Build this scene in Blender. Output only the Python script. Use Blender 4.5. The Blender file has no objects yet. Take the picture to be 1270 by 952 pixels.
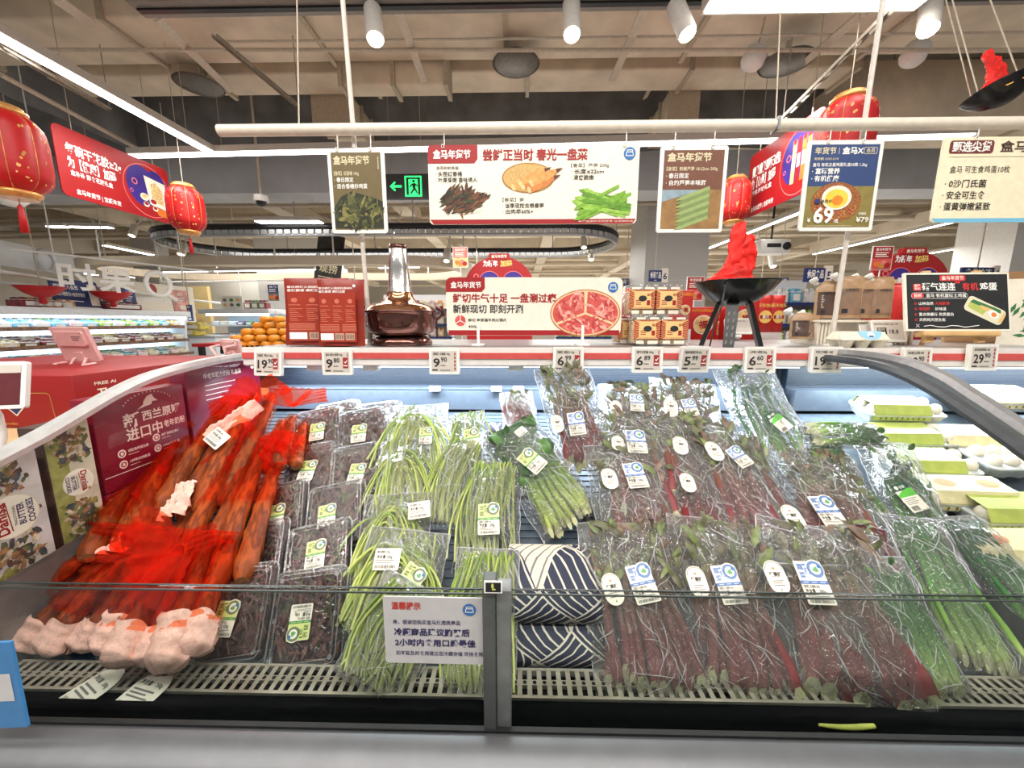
import bpy, bmesh, math, random
from math import sin, cos, tan, pi, radians as R, atan2, sqrt
from mathutils import Vector as V, Matrix as MX, noise as NZ

SC = bpy.context.scene
COL = SC.collection

# ------------------------------------------------------------------ camera
F_PX, CX, CY = 470.0, 635.0, 476.0
CAM_H, PITCH, YAW = 1.45, 9.3, 1.1
cd = bpy.data.cameras.new('camera')
cd.sensor_width = 36.0
cd.lens = F_PX / 1270.0 * 36.0
cd.clip_start = 0.02
cam = bpy.data.objects.new('camera', cd)
cam.location = (0, 0, CAM_H)
cam.rotation_euler = (R(90 - PITCH), 0, R(YAW))
COL.objects.link(cam)
SC.camera = cam
CR = cam.rotation_euler.to_matrix()

# ------------------------------------------------------------------ world, big lights, exposure
wd = bpy.data.worlds.new('store_ambient')
SC.world = wd
wd.use_nodes = True
wd.node_tree.nodes['Background'].inputs[0].default_value = (1.0, 0.96, 0.92, 1)
wd.node_tree.nodes['Background'].inputs[1].default_value = 0.26
vs = SC.view_settings
vs.view_transform = 'Standard'
vs.look = 'None'
vs.gamma = 1.0
vs.use_curve_mapping = False
vs.exposure = 0.40
SC.cycles.transparent_max_bounces = 40
SC.cycles.max_bounces = 8
SC.cycles.sample_clamp_indirect = 4.0


def area(name, loc, rot, sx, sy, power, col=(1, 1, 1), spread=180):
    l = bpy.data.lights.new(name, 'AREA')
    l.shape = 'RECTANGLE'
    l.size, l.size_y, l.energy, l.color = sx, sy, power, col
    l.spread = R(spread)
    o = bpy.data.objects.new(name, l)
    o.location, o.rotation_euler = loc, rot
    COL.objects.link(o)
    return o


# fill lights without fixtures, added at ceiling height over this aisle and those beyond
area('aisle_fill_light', (0, -0.35, 3.3), (0, 0, 0), 6.0, 0.08, 115, (1, .95, .88))  # unseen fill, kept narrow and strong to draw highlights on the bags
area('aisle_fill_light', (-.6, .55, 3.5), (0, 0, 0), 4.0, 0.06, 40, (1, .95, .88))
area('cross_aisle_fill', (0, 3.4, 3.15), (0, 0, 0), 7.0, 0.3, 120, (1, .97, .93))
area('deep_store_fill', (-3, 11, 3.0), (0, 0, 0), 10.0, 5.0, 520, (1, .97, .93))
area('deep_store_fill', (6, 11, 3.0), (0, 0, 0), 6.0, 5.0, 380, (1, .97, .93))
area('far_store_fill', (0, 20, 3.0), (0, 0, 0), 22.0, 8.0, 1500, (1, .97, .93))
# cold LED strip under the top shelf of the chilled case, and under the neighbour's
area('case_led_lamp', (0.02, 1.47, 1.270), (R(10), 0, 0), 2.05, 0.03, 32, (.80, .92, 1))
area('case_led_lamp', (2.05, 1.47, 1.270), (R(10), 0, 0), 1.7, 0.03, 24, (.80, .92, 1))


# ------------------------------------------------------------------ rays of the photograph
def ray(x, y):
    return CR @ V(((x - CX) / F_PX, (CY - y) / F_PX, -1.0))


def W(x, y, Y):
    d = ray(x, y)
    return V((0, 0, CAM_H)) + d * (Y / d.y)


def Wz(x, y, z):
    d = ray(x, y)
    return V((0, 0, CAM_H)) + d * ((z - CAM_H) / d.z)


def Wx(x, y, X):
    d = ray(x, y)
    return V((0, 0, CAM_H)) + d * (X / d.x)


def Wp(x, y, p, n):
    d = ray(x, y)
    c = V((0, 0, CAM_H))
    return c + d * ((p - c).dot(n) / d.dot(n))


# ------------------------------------------------------------------ materials
def lin(c):
    return tuple(((v / 255 / 12.92) if v / 255 <= .04045 else ((v / 255 + .055) / 1.055) ** 2.4) for v in c)


MATS = {}


def mat(name, col, rough=.5, metal=0., var=.08, scale=40., bump=0., bscale=80., emit=0., spec=.5, trans=0.):
    if name in MATS:
        return MATS[name]
    m = bpy.data.materials.new(name)
    m.use_nodes = True
    nt = m.node_tree
    b = nt.nodes['Principled BSDF']
    c = lin(col)
    b.inputs['Roughness'].default_value = rough
    b.inputs['Metallic'].default_value = metal
    b.inputs['Specular IOR Level'].default_value = spec
    b.inputs['Base Color'].default_value = (*c, 1)
    if trans:
        b.inputs['Transmission Weight'].default_value = trans
    if var > 0:
        tc = nt.nodes.new('ShaderNodeTexCoord')
        n = nt.nodes.new('ShaderNodeTexNoise')
        n.inputs['Scale'].default_value = scale
        n.inputs['Detail'].default_value = 3
        nt.links.new(tc.outputs['Object'], n.inputs['Vector'])
        r = nt.nodes.new('ShaderNodeValToRGB')
        r.color_ramp.elements[0].position = .3
        r.color_ramp.elements[1].position = .7
        r.color_ramp.elements[0].color = (*[max(0, v * (1 - 2 * var)) for v in c], 1)
        r.color_ramp.elements[1].color = (*[min(1, v * (1 + 2 * var)) for v in c], 1)
        nt.links.new(n.outputs['Fac'], r.inputs['Fac'])
        nt.links.new(r.outputs['Color'], b.inputs['Base Color'])
    if bump > 0:
        tc = nt.nodes.new('ShaderNodeTexCoord')
        n = nt.nodes.new('ShaderNodeTexNoise')
        n.inputs['Scale'].default_value = bscale
        nt.links.new(tc.outputs['Object'], n.inputs['Vector'])
        bp = nt.nodes.new('ShaderNodeBump')
        bp.inputs['Strength'].default_value = bump
        bp.inputs['Distance'].default_value = .01
        nt.links.new(n.outputs['Fac'], bp.inputs['Height'])
        nt.links.new(bp.outputs['Normal'], b.inputs['Normal'])
    if emit:
        b.inputs['Emission Color'].default_value = (*c, 1)
        b.inputs['Emission Strength'].default_value = emit
    MATS[name] = m
    return m


def film(name, tint, gloss=.12, rough=.1, bump=.6, bscale=55., haze=.04, hcol=(1, 1, 1), fres=.9):
    """clear plastic or glass: see-through, with a fresnel sheen broken up by crinkles"""
    m = bpy.data.materials.new(name)
    m.use_nodes = True
    nt = m.node_tree
    nt.nodes.clear()
    N, L = nt.nodes.new, nt.links.new
    out = N('ShaderNodeOutputMaterial')
    tr = N('ShaderNodeBsdfTransparent')
    tr.inputs[0].default_value = (*tint, 1)
    gl = N('ShaderNodeBsdfGlossy')
    gl.inputs['Roughness'].default_value = rough
    df = N('ShaderNodeBsdfTranslucent')
    df.inputs['Color'].default_value = (*hcol, 1)
    d2 = N('ShaderNodeBsdfDiffuse')
    d2.inputs['Color'].default_value = (*hcol, 1)
    md = N('ShaderNodeMixShader')
    L(df.outputs[0], md.inputs[1])
    L(d2.outputs[0], md.inputs[2])
    fr = N('ShaderNodeLayerWeight')
    fr.inputs['Blend'].default_value = .5
    pw = N('ShaderNodeMath')
    pw.operation = 'POWER'
    pw.inputs[1].default_value = 5. if bump == 0 else 4.
    L(fr.outputs['Facing'], pw.inputs[0])
    ma = N('ShaderNodeMath')
    ma.operation = 'MULTIPLY_ADD'
    ma.inputs[1].default_value = fres
    ma.inputs[2].default_value = gloss
    ma.use_clamp = True
    L(pw.outputs[0], ma.inputs[0])
    if bump > 0:
        tc = N('ShaderNodeTexCoord')
        n = N('ShaderNodeTexNoise')
        n.inputs['Scale'].default_value = bscale
        n.inputs['Detail'].default_value = 4
        n.inputs['Distortion'].default_value = 1.5
        L(tc.outputs['Object'], n.inputs['Vector'])
        bp = N('ShaderNodeBump')
        bp.inputs['Strength'].default_value = bump
        bp.inputs['Distance'].default_value = .012
        if bscale < 40:
            vo = N('ShaderNodeTexVoronoi')
            vo.feature = 'DISTANCE_TO_EDGE'
            vo.inputs['Scale'].default_value = 22
            L(n.outputs['Color'], vo.inputs['Vector'])
            mp = N('ShaderNodeVectorMath')
            mp.operation = 'MULTIPLY_ADD'
            mp.inputs[1].default_value = (.09, .09, .09)
            L(n.outputs['Color'], mp.inputs[0])
            L(tc.outputs['Object'], mp.inputs[2])
            L(mp.outputs[0], vo.inputs['Vector'])
            ad = N('ShaderNodeMath')
            ad.operation = 'MULTIPLY_ADD'
            ad.inputs[1].default_value = 1.6
            L(vo.outputs['Distance'], ad.inputs[0])
            L(n.outputs['Fac'], ad.inputs[2])
            L(ad.outputs[0], bp.inputs['Height'])
        else:
            L(n.outputs['Fac'], bp.inputs['Height'])
        L(bp.outputs[0], gl.inputs['Normal'])
        L(bp.outputs[0], fr.inputs['Normal'])
    m1, m2 = N('ShaderNodeMixShader'), N('ShaderNodeMixShader')
    m1.inputs[0].default_value = haze
    L(tr.outputs[0], m1.inputs[1])
    L(md.outputs[0], m1.inputs[2])
    L(ma.outputs[0], m2.inputs[0])
    L(m1.outputs[0], m2.inputs[1])
    L(gl.outputs[0], m2.inputs[2])
    L(m2.outputs[0], out.inputs[0])
    MATS[name] = m
    return m


# ------------------------------------------------------------------ objects
def tag(o, label=None, cat=None, group=None, kind=None):
    if label: o['label'] = label
    if cat: o['category'] = cat
    if group: o['group'] = group
    if kind: o['kind'] = kind
    return o


def thing(name, label, cat, M=None, group=None):
    o = bpy.data.objects.new(name, None)
    o.empty_display_size = .05
    COL.objects.link(o)
    if M is not None:
        o.matrix_basis = M
    return tag(o, label, cat, group)


def part(name, me, parent, M=None, kind=None):
    o = bpy.data.objects.new(name, me)
    COL.objects.link(o)
    o.parent = parent
    if M is not None:
        o.matrix_basis = M
    if kind: o['kind'] = kind
    return o


def copy_tree(o, M=None, label=None, group=None, parent=None):
    c = o.copy()
    COL.objects.link(c)
    if parent is not None:
        c.parent = parent
    if M is not None:
        c.matrix_basis = M
    if label: c['label'] = label
    if group: c['group'] = group
    for ch in list(o.children):
        copy_tree(ch, parent=c)
    return c


def world_of(o):
    m = MX.Identity(4)
    while o is not None:
        m = o.matrix_basis @ m
        o = o.parent
    return m


def frame(o, u, v):
    u, v = V(u).normalized(), V(v)
    n = u.cross(v).normalized()
    v = n.cross(u)
    return MX(((u.x, v.x, n.x, o[0]), (u.y, v.y, n.y, o[1]), (u.z, v.z, n.z, o[2]), (0, 0, 0, 1)))


def T(x, y, z=0):
    return MX.Translation((x, y, z))


def RZ(a):
    return MX.Rotation(a, 4, 'Z')


def facing(x, y, z, yaw=0., lean=0.):
    """upright frame facing the camera side (-Y): u = +X, v = +Z; yaw turns it, lean tips its top back"""
    return T(x, y, z) @ MX.Rotation(yaw, 4, 'Z') @ MX.Rotation(R(90) - lean, 4, 'X')


def rrect(w, h, r, n=4, cx=0., cy=0.):
    p = []
    for sx, sy, a0 in ((1, 1, 0), (-1, 1, 90), (-1, -1, 180), (1, -1, 270)):
        for i in range(n + 1):
            a = R(a0 + 90 * i / n)
            p.append((cx + sx * (w / 2 - r) + r * cos(a), cy + sy * (h / 2 - r) + r * sin(a)))
    return p


def ell(cx, cy, rx, ry, n=24, a0=0., a1=360.):
    k = n if a1 - a0 >= 360 else n + 1
    return [(cx + rx * cos(R(a0 + (a1 - a0) * i / n)), cy + ry * sin(R(a0 + (a1 - a0) * i / n))) for i in range(k)]


def rect(x0, y0, x1, y1):
    return [(x0, y0), (x1, y0), (x1, y1), (x0, y1)]


TXT = {}


def text_mesh(body, bold):
    k = (body, bold)
    if k not in TXT:
        c = bpy.data.curves.new('t', 'FONT')
        c.body, c.resolution_u, c.offset = body, 2, bold
        o = bpy.data.objects.new('t', c)
        COL.objects.link(o)
        m = bpy.data.meshes.new_from_object(o)
        vs_ = [v.co.copy() for v in m.vertices]
        fs = [tuple(p.vertices) for p in m.polygons]
        bpy.data.objects.remove(o)
        bpy.data.curves.remove(c)
        bpy.data.meshes.remove(m)
        TXT[k] = (vs_, fs, min((v.x for v in vs_), default=0), max((v.x for v in vs_), default=0))
    return TXT[k]


class MB:
    def __init__(s, F=None):
        s.v, s.f, s.m, s.sm, s.mats, s.F = [], [], [], [], [], F

    def mi(s, m):
        if m not in s.mats: s.mats.append(m)
        return s.mats.index(m)

    def add(s, vs_, fs, m, M=None, sm=False):
        b = len(s.v)
        if M is None: M = s.F
        elif s.F is not None: M = s.F @ M
        s.v += [(M @ V(p)) if M is not None else V(p) for p in vs_]
        k = s.mi(m)
        for f in fs:
            s.f.append(tuple(i + b for i in f))
            s.m.append(k)
            s.sm.append(sm)

    def box(s, x0, y0, z0, x1, y1, z1, m, M=None, bev=0.):
        if bev <= 0:
            s.add([(x0, y0, z0), (x1, y0, z0), (x1, y1, z0), (x0, y1, z0), (x0, y0, z1), (x1, y0, z1), (x1, y1, z1), (x0, y1, z1)],
                  [(0, 3, 2, 1), (4, 5, 6, 7), (0, 1, 5, 4), (1, 2, 6, 5), (2, 3, 7, 6), (3, 0, 4, 7)], m, M)
            return
        bm = bmesh.new()
        bmesh.ops.create_cube(bm, size=1)
        for v in bm.verts:
            v.co = V(((x0 + x1) / 2 + v.co.x * (x1 - x0), (y0 + y1) / 2 + v.co.y * (y1 - y0), (z0 + z1) / 2 + v.co.z * (z1 - z0)))
        bmesh.ops.bevel(bm, geom=bm.edges[:], offset=bev, segments=2, affect='EDGES', profile=.5)
        bm.verts.index_update()
        s.add([v.co.copy() for v in bm.verts], [tuple(v.index for v in f.verts) for f in bm.faces], m, M, True)
        bm.free()

    def flat(s, pts, m, z=0., M=None):
        s.add([(p[0], p[1], z) for p in pts], [tuple(range(len(pts)))], m, M)

    def prism(s, pts, z0, z1, m, M=None, side=None, sm=False):
        n = len(pts)
        vs_ = [(p[0], p[1], z0) for p in pts] + [(p[0], p[1], z1) for p in pts]
        s.add(vs_, [tuple(range(n - 1, -1, -1)), tuple(range(n, 2 * n))], m, M)
        s.add(vs_, [(i, (i + 1) % n, n + (i + 1) % n, n + i) for i in range(n)], side or m, M, sm)

    def tube(s, pts, r, m, n=6, M=None, caps=True, capm=None):
        pts = [V(p) for p in pts]
        k = len(pts)
        rs = r if isinstance(r, (list, tuple)) else [r] * k
        vs_ = []
        up = None
        for i in range(k):
            t = (pts[min(i + 1, k - 1)] - pts[max(i - 1, 0)])
            t = t.normalized() if t.length > 1e-9 else V((0, 0, 1))
            if up is None:
                up = V((0, 0, 1)) if abs(t.z) < .9 else V((1, 0, 0))
            a = t.cross(up).normalized()
            b = a.cross(t)
            up = b
            for j in range(n):
                q = 2 * pi * j / n
                vs_.append(pts[i] + (a * cos(q) + b * sin(q)) * rs[i])
        fs = [(i * n + j, i * n + (j + 1) % n, (i + 1) * n + (j + 1) % n, (i + 1) * n + j) for i in range(k - 1) for j in range(n)]
        s.add(vs_, fs, m, M, True)
        if caps:
            s.add(vs_, [tuple(range(n - 1, -1, -1))], m, M)
            s.add(vs_, [tuple((k - 1) * n + j for j in range(n))], capm or m, M)

    def lathe(s, prof, m, n=24, M=None, sx=1., sy=1.):
        vs_ = [(r * cos(2 * pi * j / n) * sx, r * sin(2 * pi * j / n) * sy, z) for r, z in prof for j in range(n)]
        k = len(prof)
        s.add(vs_, [(i * n + j, i * n + (j + 1) % n, (i + 1) * n + (j + 1) % n, (i + 1) * n + j) for i in range(k - 1) for j in range(n)], m, M, True)
        if prof[0][0] > 1e-5: s.add(vs_, [tuple(range(n - 1, -1, -1))], m, M)
        if prof[-1][0] > 1e-5: s.add(vs_, [tuple((k - 1) * n + j for j in range(n))], m, M)

    def grid(s, fn, nx, ny, m, M=None, sm=True):
        vs_ = [fn(i / nx, j / ny) for j in range(ny + 1) for i in range(nx + 1)]
        q = nx + 1
        s.add(vs_, [(j * q + i, j * q + i + 1, (j + 1) * q + i + 1, (j + 1) * q + i) for j in range(ny) for i in range(nx)], m, M, sm)

    def txt(s, body, x, y, h, m, al='L', bold=.012, w=None, z=.0008, M=None, rot=0.):
        vs_, fs, a, b = text_mesh(body, bold)
        if not vs_: return
        sx = h if w is None else w / max(b - a, 1e-6)
        ox = {'L': -a, 'C': -(a + b) / 2, 'R': -b}[al]
        c, sn = cos(rot), sin(rot)
        o = []
        for v in vs_:
            p, q = (v.x + ox) * sx, (v.y - .36) * h
            o.append((x + p * c - q * sn, y + p * sn + q * c, z))
        s.add(o, fs, m, M)

    def mesh(s, name='m'):
        me = bpy.data.meshes.new(name)
        me.from_pydata([tuple(v) for v in s.v], [], s.f)
        for m in s.mats: me.materials.append(m)
        me.polygons.foreach_set('material_index', s.m)
        me.polygons.foreach_set('use_smooth', s.sm)
        me.update()
        return me

    def build(s, name, parent=None, M=None, kind=None):
        """vertices are in the frame of the parent (parent=None: world, origin set to the base centre)"""
        if parent is None and M is None and s.v:
            xs, ys, zs = [v.x for v in s.v], [v.y for v in s.v], [v.z for v in s.v]
            c = V(((min(xs) + max(xs)) / 2, (min(ys) + max(ys)) / 2, min(zs)))
            s.v = [v - c for v in s.v]
            M = MX.Translation(c)
        o = part(name, s.mesh(name), parent, M, kind)
        return o

    def world(s, name, parent, kind=None):
        """vertices are in world coordinates; move them into the parent's frame"""
        inv = world_of(parent).inverted()
        s.v = [inv @ v for v in s.v]
        return part(name, s.mesh(name), parent, None, kind)


def fbm(x, y, z, o=3):
    return NZ.fractal(V((x, y, z)), 1.0, 2.0, o)


ORD = 'first second third fourth fifth sixth seventh eighth ninth tenth eleventh twelfth thirteenth fourteenth fifteenth sixteenth seventeenth eighteenth nineteenth twentieth'.split() + ['twenty-first', 'twenty-second', 'twenty-third', 'twenty-fourth']

K = 1.217  # the case is 1.4 m deep to its shelf edge; things drawn first at 1.15 m scale

# shared materials
WHITE = mat('white_plastic', (236, 234, 228), .4, var=.02)
CREAM = mat('cream_board', (240, 232, 214), .5, var=.02)
BLACK = mat('black_plastic', (22, 23, 24), .35, var=.1)
INK = mat('dark_ink', (38, 36, 38), .6, var=0)
GREYINK = mat('grey_ink', (120, 116, 112), .6, var=0)
WINK = mat('white_ink', (244, 242, 236), .6, var=0)
REDINK = mat('red_ink', (158, 24, 28), .5, var=0)
RED = mat('festive_red', (164, 22, 26), .45, var=.04)
STEEL = mat('brushed_steel', (176, 178, 180), .32, .85, .05, 60)
SATIN = mat('satin_aluminium', (168, 168, 170), .4, .7, .05, 60)
NAVY = mat('navy_print', (34, 52, 112), .5, var=.03)
BLUE = mat('blue_print', (46, 110, 176), .5, var=.03)
GOLD = mat('gold_trim', (214, 160, 84), .35, .5, .08)
LAMPW = mat('lamp_diffuser', (255, 252, 246), .5, var=0, emit=7)
GLASS = film('clear_glass', (.80, .83, .82), .005, .02, 0, haze=.0)
BAG = film('crinkled_bag_film', (.95, .955, .95), .12, .12, 1.0, 34., .09)
FOLD_GLINT = film('bag_fold_glint', (.97, .975, .97), .35, .2, 0, haze=.9)  # white haze puts the crinkle highlights into the colour of the folds
EDGE = film('tray_plastic_edge', (.97, .975, .97), .30, .15, 0, haze=.22)
ENDG = film('end_glass_pane', (.93, .95, .945), .03, .02, 0, haze=.0)
CLEAR = film('clear_tray_plastic', (.93, .94, .94), .05, .08, .5, 45., .012)
NET = film('red_net', (1.0, .66, .50), .0, .5, .5, 120., .075, (1.0, .07, .03), 0)
NETD = film('red_net_folds', (1.0, .40, .28), .0, .5, .5, 90., .17, (1.0, .09, .04), 0)

# ================================================================== THE SETTING
def struct(mb, name):
    o = mb.build(name)
    o['kind'] = 'structure'
    return o


m = MB(); m.box(-16, -3, -.06, 16, 31, 0, mat('floor_tiles', (186, 182, 176), .25, var=.05, scale=6)); struct(m, 'floor')
CEIL = mat('ceiling_paint', (206, 194, 174), .8, var=.06, scale=2)
m = MB(); m.box(-16, 1.6, 4.75, 16, 31, 4.9, CEIL); struct(m, 'ceiling')
WALLM = mat('store_wall_paint', (205, 198, 186), .8, var=.03)
m = MB(); m.box(-16, 30, 0, 16, 30.2, 4.75, WALLM); struct(m, 'wall_back')
m = MB(); m.box(-16.2, 1.6, 0, -16, 30, 4.75, WALLM); struct(m, 'wall_left')
m = MB(); m.box(16, 1.6, 0, 16.2, 30, 4.75, WALLM); struct(m, 'wall_right')
CURT = mat('dark_smoke_curtain', (126, 126, 127), .7, var=.14, scale=3, bump=.3, bscale=4)
m = MB()
m.grid(lambda a, b: V((-16 + 32 * a, 5.55 + .10 * fbm(a * 18, b * 2, 3), 3.72 + 1.05 * b + .03 * fbm(a * 25, 0, 8) * (1 - b))), 160, 8, CURT)
struct(m, 'trim_1')
m = MB()
m.grid(lambda a, b: V((-5.2 + .06 * fbm(a * 8, b * 2, 5), 1.6 + 3.95 * a, 3.72 + 1.05 * b)), 40, 6, CURT)
struct(m, 'trim_2')
BEAM = mat('grey_beam_paint', (206, 208, 212), .7, var=.05, scale=2)
m = MB(); m.box(-16, 6.2, 3.42, 16, 6.7, 3.98, BEAM); struct(m, 'trim_3')
for i, Y in enumerate((8.6, 10.4, 12.4, 14.6, 17, 20, 24)):
    m = MB(); m.box(-16, Y, 4.1, 16, Y + .35, 4.75, CEIL); struct(m, 'trim_%d' % (4 + i))


def column(x0, x1, yb, Y, dep, c, i):
    a, b = W(x0, 400, Y).x, W(x1, 400, Y).x
    m = MB(); m.box(a, Y, 0, b, Y + dep, 4.75, c)
    # thin joint bands between the cladding panels
    for z in (1.1, 2.2, 3.3):
        m.box(a - .003, Y - .003, z, b + .003, Y + dep + .003, z + .008, BEAM)
    struct(m, 'column_%d' % i)


COLM = mat('column_cladding', (190, 188, 184), .5, var=.03)
column(796, 872, 0, 7.2, 1.0, COLM, 1)
column(1238, 1330, 0, 7.5, 1.0, mat('white_column_cladding', (226, 224, 220), .5, var=.03), 2)
column(325, 412, 0, 10.5, 1.2, COLM, 3)
column(176, 205, 0, 10.5, .42, COLM, 4)

# ------------------------------------------------------------------ ventilation ducts
DUCT = mat('beige_duct_wrap', (222, 206, 182), .6, var=.08, scale=3)
DUCTD = mat('duct_flange', (186, 172, 150), .55, var=.06)


def duct(x0, y0, z0, x1, y1, z1, lab, along='x'):
    t = thing('air_duct', lab, 'duct', T((x0 + x1) / 2, (y0 + y1) / 2, z0))
    m = MB(); m.box(x0, y0, z0, x1, y1, z1, DUCT, bev=.02); m.world('duct_body', t)
    for q in (.15, .85):
        hx, hy = (x0 + (x1 - x0) * q, (y0 + y1) / 2) if along == 'x' else ((x0 + x1) / 2, y0 + (y1 - y0) * q)
        m = MB(); m.tube([(hx, hy, z1 - .01), (hx, hy, 4.76)], .006, DUCTD, 5); m.world('hanger', t)
    n = max(2, int(((x1 - x0) if along == 'x' else (y1 - y0)) / 1.5))
    for i in range(n + 1):
        m = MB()
        if along == 'x':
            p = x0 + (x1 - x0) * i / n
            m.box(p - .02, y0 - .03, z0 - .03, p + .02, y1 + .03, z1, DUCTD)
        else:
            p = y0 + (y1 - y0) * i / n
            m.box(x0 - .03, p - .02, z0 - .03, x1 + .03, p + .02, z1, DUCTD)
        m.world('flange', t)


duct(-7, 2.45, 4.02, -.4, 3.05, 4.7, 'broad beige ceiling duct nearest the viewer, top left above the strip lamp')
duct(-5.1, 3.5, 3.92, 6.5, 4.08, 4.5, 'long beige ceiling duct crossing the whole hall, second row back')
duct(-4.9, 4.34, 3.98, 3.4, 4.72, 4.5, 'thin beige ceiling duct just in front of the dark curtain')
duct(-2.35, 4.75, 3.72, -1.95, 5.4, 4.05, 'short beige duct stub pointing at the viewer, over the olive sign', 'y')
duct(1.7, 4.75, 3.72, 1.98, 5.4, 4.05, 'short beige duct stub above the brown asparagus sign', 'y')
duct(-1.75, 4.1, 3.74, -.72, 4.32, 4.0, 'low beige duct offset above the big white sign, left of the disc')
duct(3.7, 4.6, 3.6, 7.5, 5.3, 4.2, 'big beige duct box at right above the egg sign')

PIPE = mat('conduit_paint', (200, 186, 166), .5, var=.05)
for a, b, r, lab in (
        (W(0, 62, 3.4), W(1270, 62, 3.4), .014, 'thin conduit pipe crossing the hall below the ducts'),
        (W(280, 52, 3.3), W(1270, 40, 3.3), .009, 'thinnest pale conduit just above the long duct edge'),
        (W(0, 92, 3.2), W(185, 192, 4.6), .02, 'beige conduit running back beside the left strip lamp')):
    m = MB(); m.tube([a, b], r, PIPE, 8); tag(m.build('conduit_pipe'), lab, 'pipe')

SLOT = mat('slotted_galvanised', (168, 158, 144), .45, .4, .1)


def slotbar(a, b, lab, w=.03):
    t = thing('slotted_strut', lab, 'strut', MX.Translation(a))
    m = MB()
    d = (b - a)
    u = d.normalized()
    s = u.cross(V((0, -.5, 1))).normalized()
    n = int(d.length / .1)
    up = s.cross(u)
    for k in (-1, 1):
        p = s * (w * .5 * k) - s * (.005 * 1) 
        m.add([a + p, a + p + s * .01, b + p + s * .01, b + p], [(0, 1, 2, 3)], SLOT)
        m.add([a + p, b + p, b + p - up * .02, a + p - up * .02], [(0, 1, 2, 3)], SLOT)
    for i in range(n):
        p, q = a + d * ((i + .55) / n), a + d * ((i + 1.0) / n)
        m.add([p - s * w * .5, p + s * w * .5, q + s * w * .5, q - s * w * .5], [(0, 1, 2, 3)], SLOT)
    m.world('slotted_channel', t)
    m = MB(); m.tube([b, b + V((0, 0, .5))], .004, SLOT, 5); m.world('threaded_rod', t)


slotbar(W(266, 42, 2.6), W(370, 130, 3.4), 'slotted metal strut slanting down at left of the hall, upper')
slotbar(W(0, 55, 2.6), W(136, 135, 3.6), 'slotted metal strut beside the left strip lamp')
slotbar(W(1112, 4, 2.2), W(972, 145, 3.0), 'long slotted metal strut slanting above the hanging rail at right')
for a, b, lab in ((W(196, 24, 3.0), W(287, 113, 4.3), 'flat beige brace above the left ceiling disc'),
                  (W(72, 0, 2.6), W(115, 30, 3.1), 'short flat beige brace, top left corner'),
                  (W(494, 14, 2.9), W(528, 106, 4.2), 'flat beige brace beside the first spotlight'),
                  (W(800, 10, 2.9), W(759, 100, 4.2), 'flat beige brace left of the tilted spotlight'),
                  (W(1072, 15, 2.9), W(980, 92, 4.1), 'flat beige brace beside the right ceiling disc'),
                  (W(800, 122, 5.0), W(818, 84, 4.6), 'small beige duct tail under the curtain edge')):
    m = MB()
    d = (b - a).normalized()
    s = d.cross(V((0, -1, .3))).normalized() * .03
    n = d.cross(s).normalized() * .006
    m.add([a - s - n, a + s - n, b + s - n, b - s - n, a - s + n, a + s + n, b + s + n, b - s + n],
          [(0, 3, 2, 1), (4, 5, 6, 7), (0, 1, 5, 4), (1, 2, 6, 5), (2, 3, 7, 6), (3, 0, 4, 7)], PIPE)
    tag(m.build('ceiling_brace'), lab, 'brace')

DISC = mat('dark_disc_metal', (104, 98, 90), .3, .6, .08)
for x, y, Y, lab in ((247, 105, 4.2, 'dark round ceiling disc at left under the ducts'),
                     (640, 78, 3.9, 'dark round ceiling disc above the big white sign'),
                     (975, 77, 3.8, 'dark round ceiling disc at right beside a white speaker')):
    p = W(x, y, Y)
    t = thing('ceiling_disc', lab, 'antenna disc', MX.Translation(p), 'dark discs on the ceiling')
    m = MB(); m.lathe([(.02, .035), (.12, .02), (.21, 0), (.215, -.008), (.19, -.016), (.08, -.03), (0.0, -.034)], DISC, 28); m.build('disc', t)
    m = MB(); m.lathe([(.018, .03), (.018, .16)], PIPE, 10); m.build('stem', t)
for x, y, Y, lab in ((934, 74, 3.6, 'white round speaker left of the right ceiling disc'),
                     (1133, 69, 3.6, 'white tilted speaker below the right spotlight')):
    p = W(x, y, Y)
    t = thing('ceiling_speaker', lab, 'speaker', MX.Translation(p) @ MX.Rotation(R(25), 4, 'Y'))
    m = MB(); m.lathe([(.05, .08), (.085, .07), (.09, -.02), (.075, -.05), (0, -.055)], WHITE, 20); m.build('shell', t)
    m = MB(); m.tube([(0, 0, .07), (-.1, 0, .4)], .008, PIPE, 6); m.build('hanger', t)

# ------------------------------------------------------------------ lamps
HOUS = mat('lamp_housing', (200, 194, 184), .5, var=.03)


def strip(a, b, w, lab, h=.06, group=None, hang=True, wall=None):
    t = thing('strip_lamp', lab, 'strip light', MX.Translation(a), group)
    d = (b - a)
    L_ = d.length
    F = frame(a, d, d.cross(V((0, 0, 1))))
    # local x along the lamp, y sideways, z = +/- up
    sg = 1 if F.col[2].z > 0 else -1
    m = MB(F); m.box(0, -w * .62, 0, L_, w * .62, sg * h, HOUS); hs = m.world('housing', t)
    m = MB(F); m.box(.01, -w * .5, -sg * .012, L_ - .01, w * .5, sg * .0, LAMPW); m.world('diffuser', hs)
    if hang:
        for k in (.12, .88):
            m = MB(); p = a + d * k; m.tube([p + V((0, 0, h)), p + V((0, 0, 4.76 - p.z))], .003, PIPE, 4); m.world('hanger', t)
    return t


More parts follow.
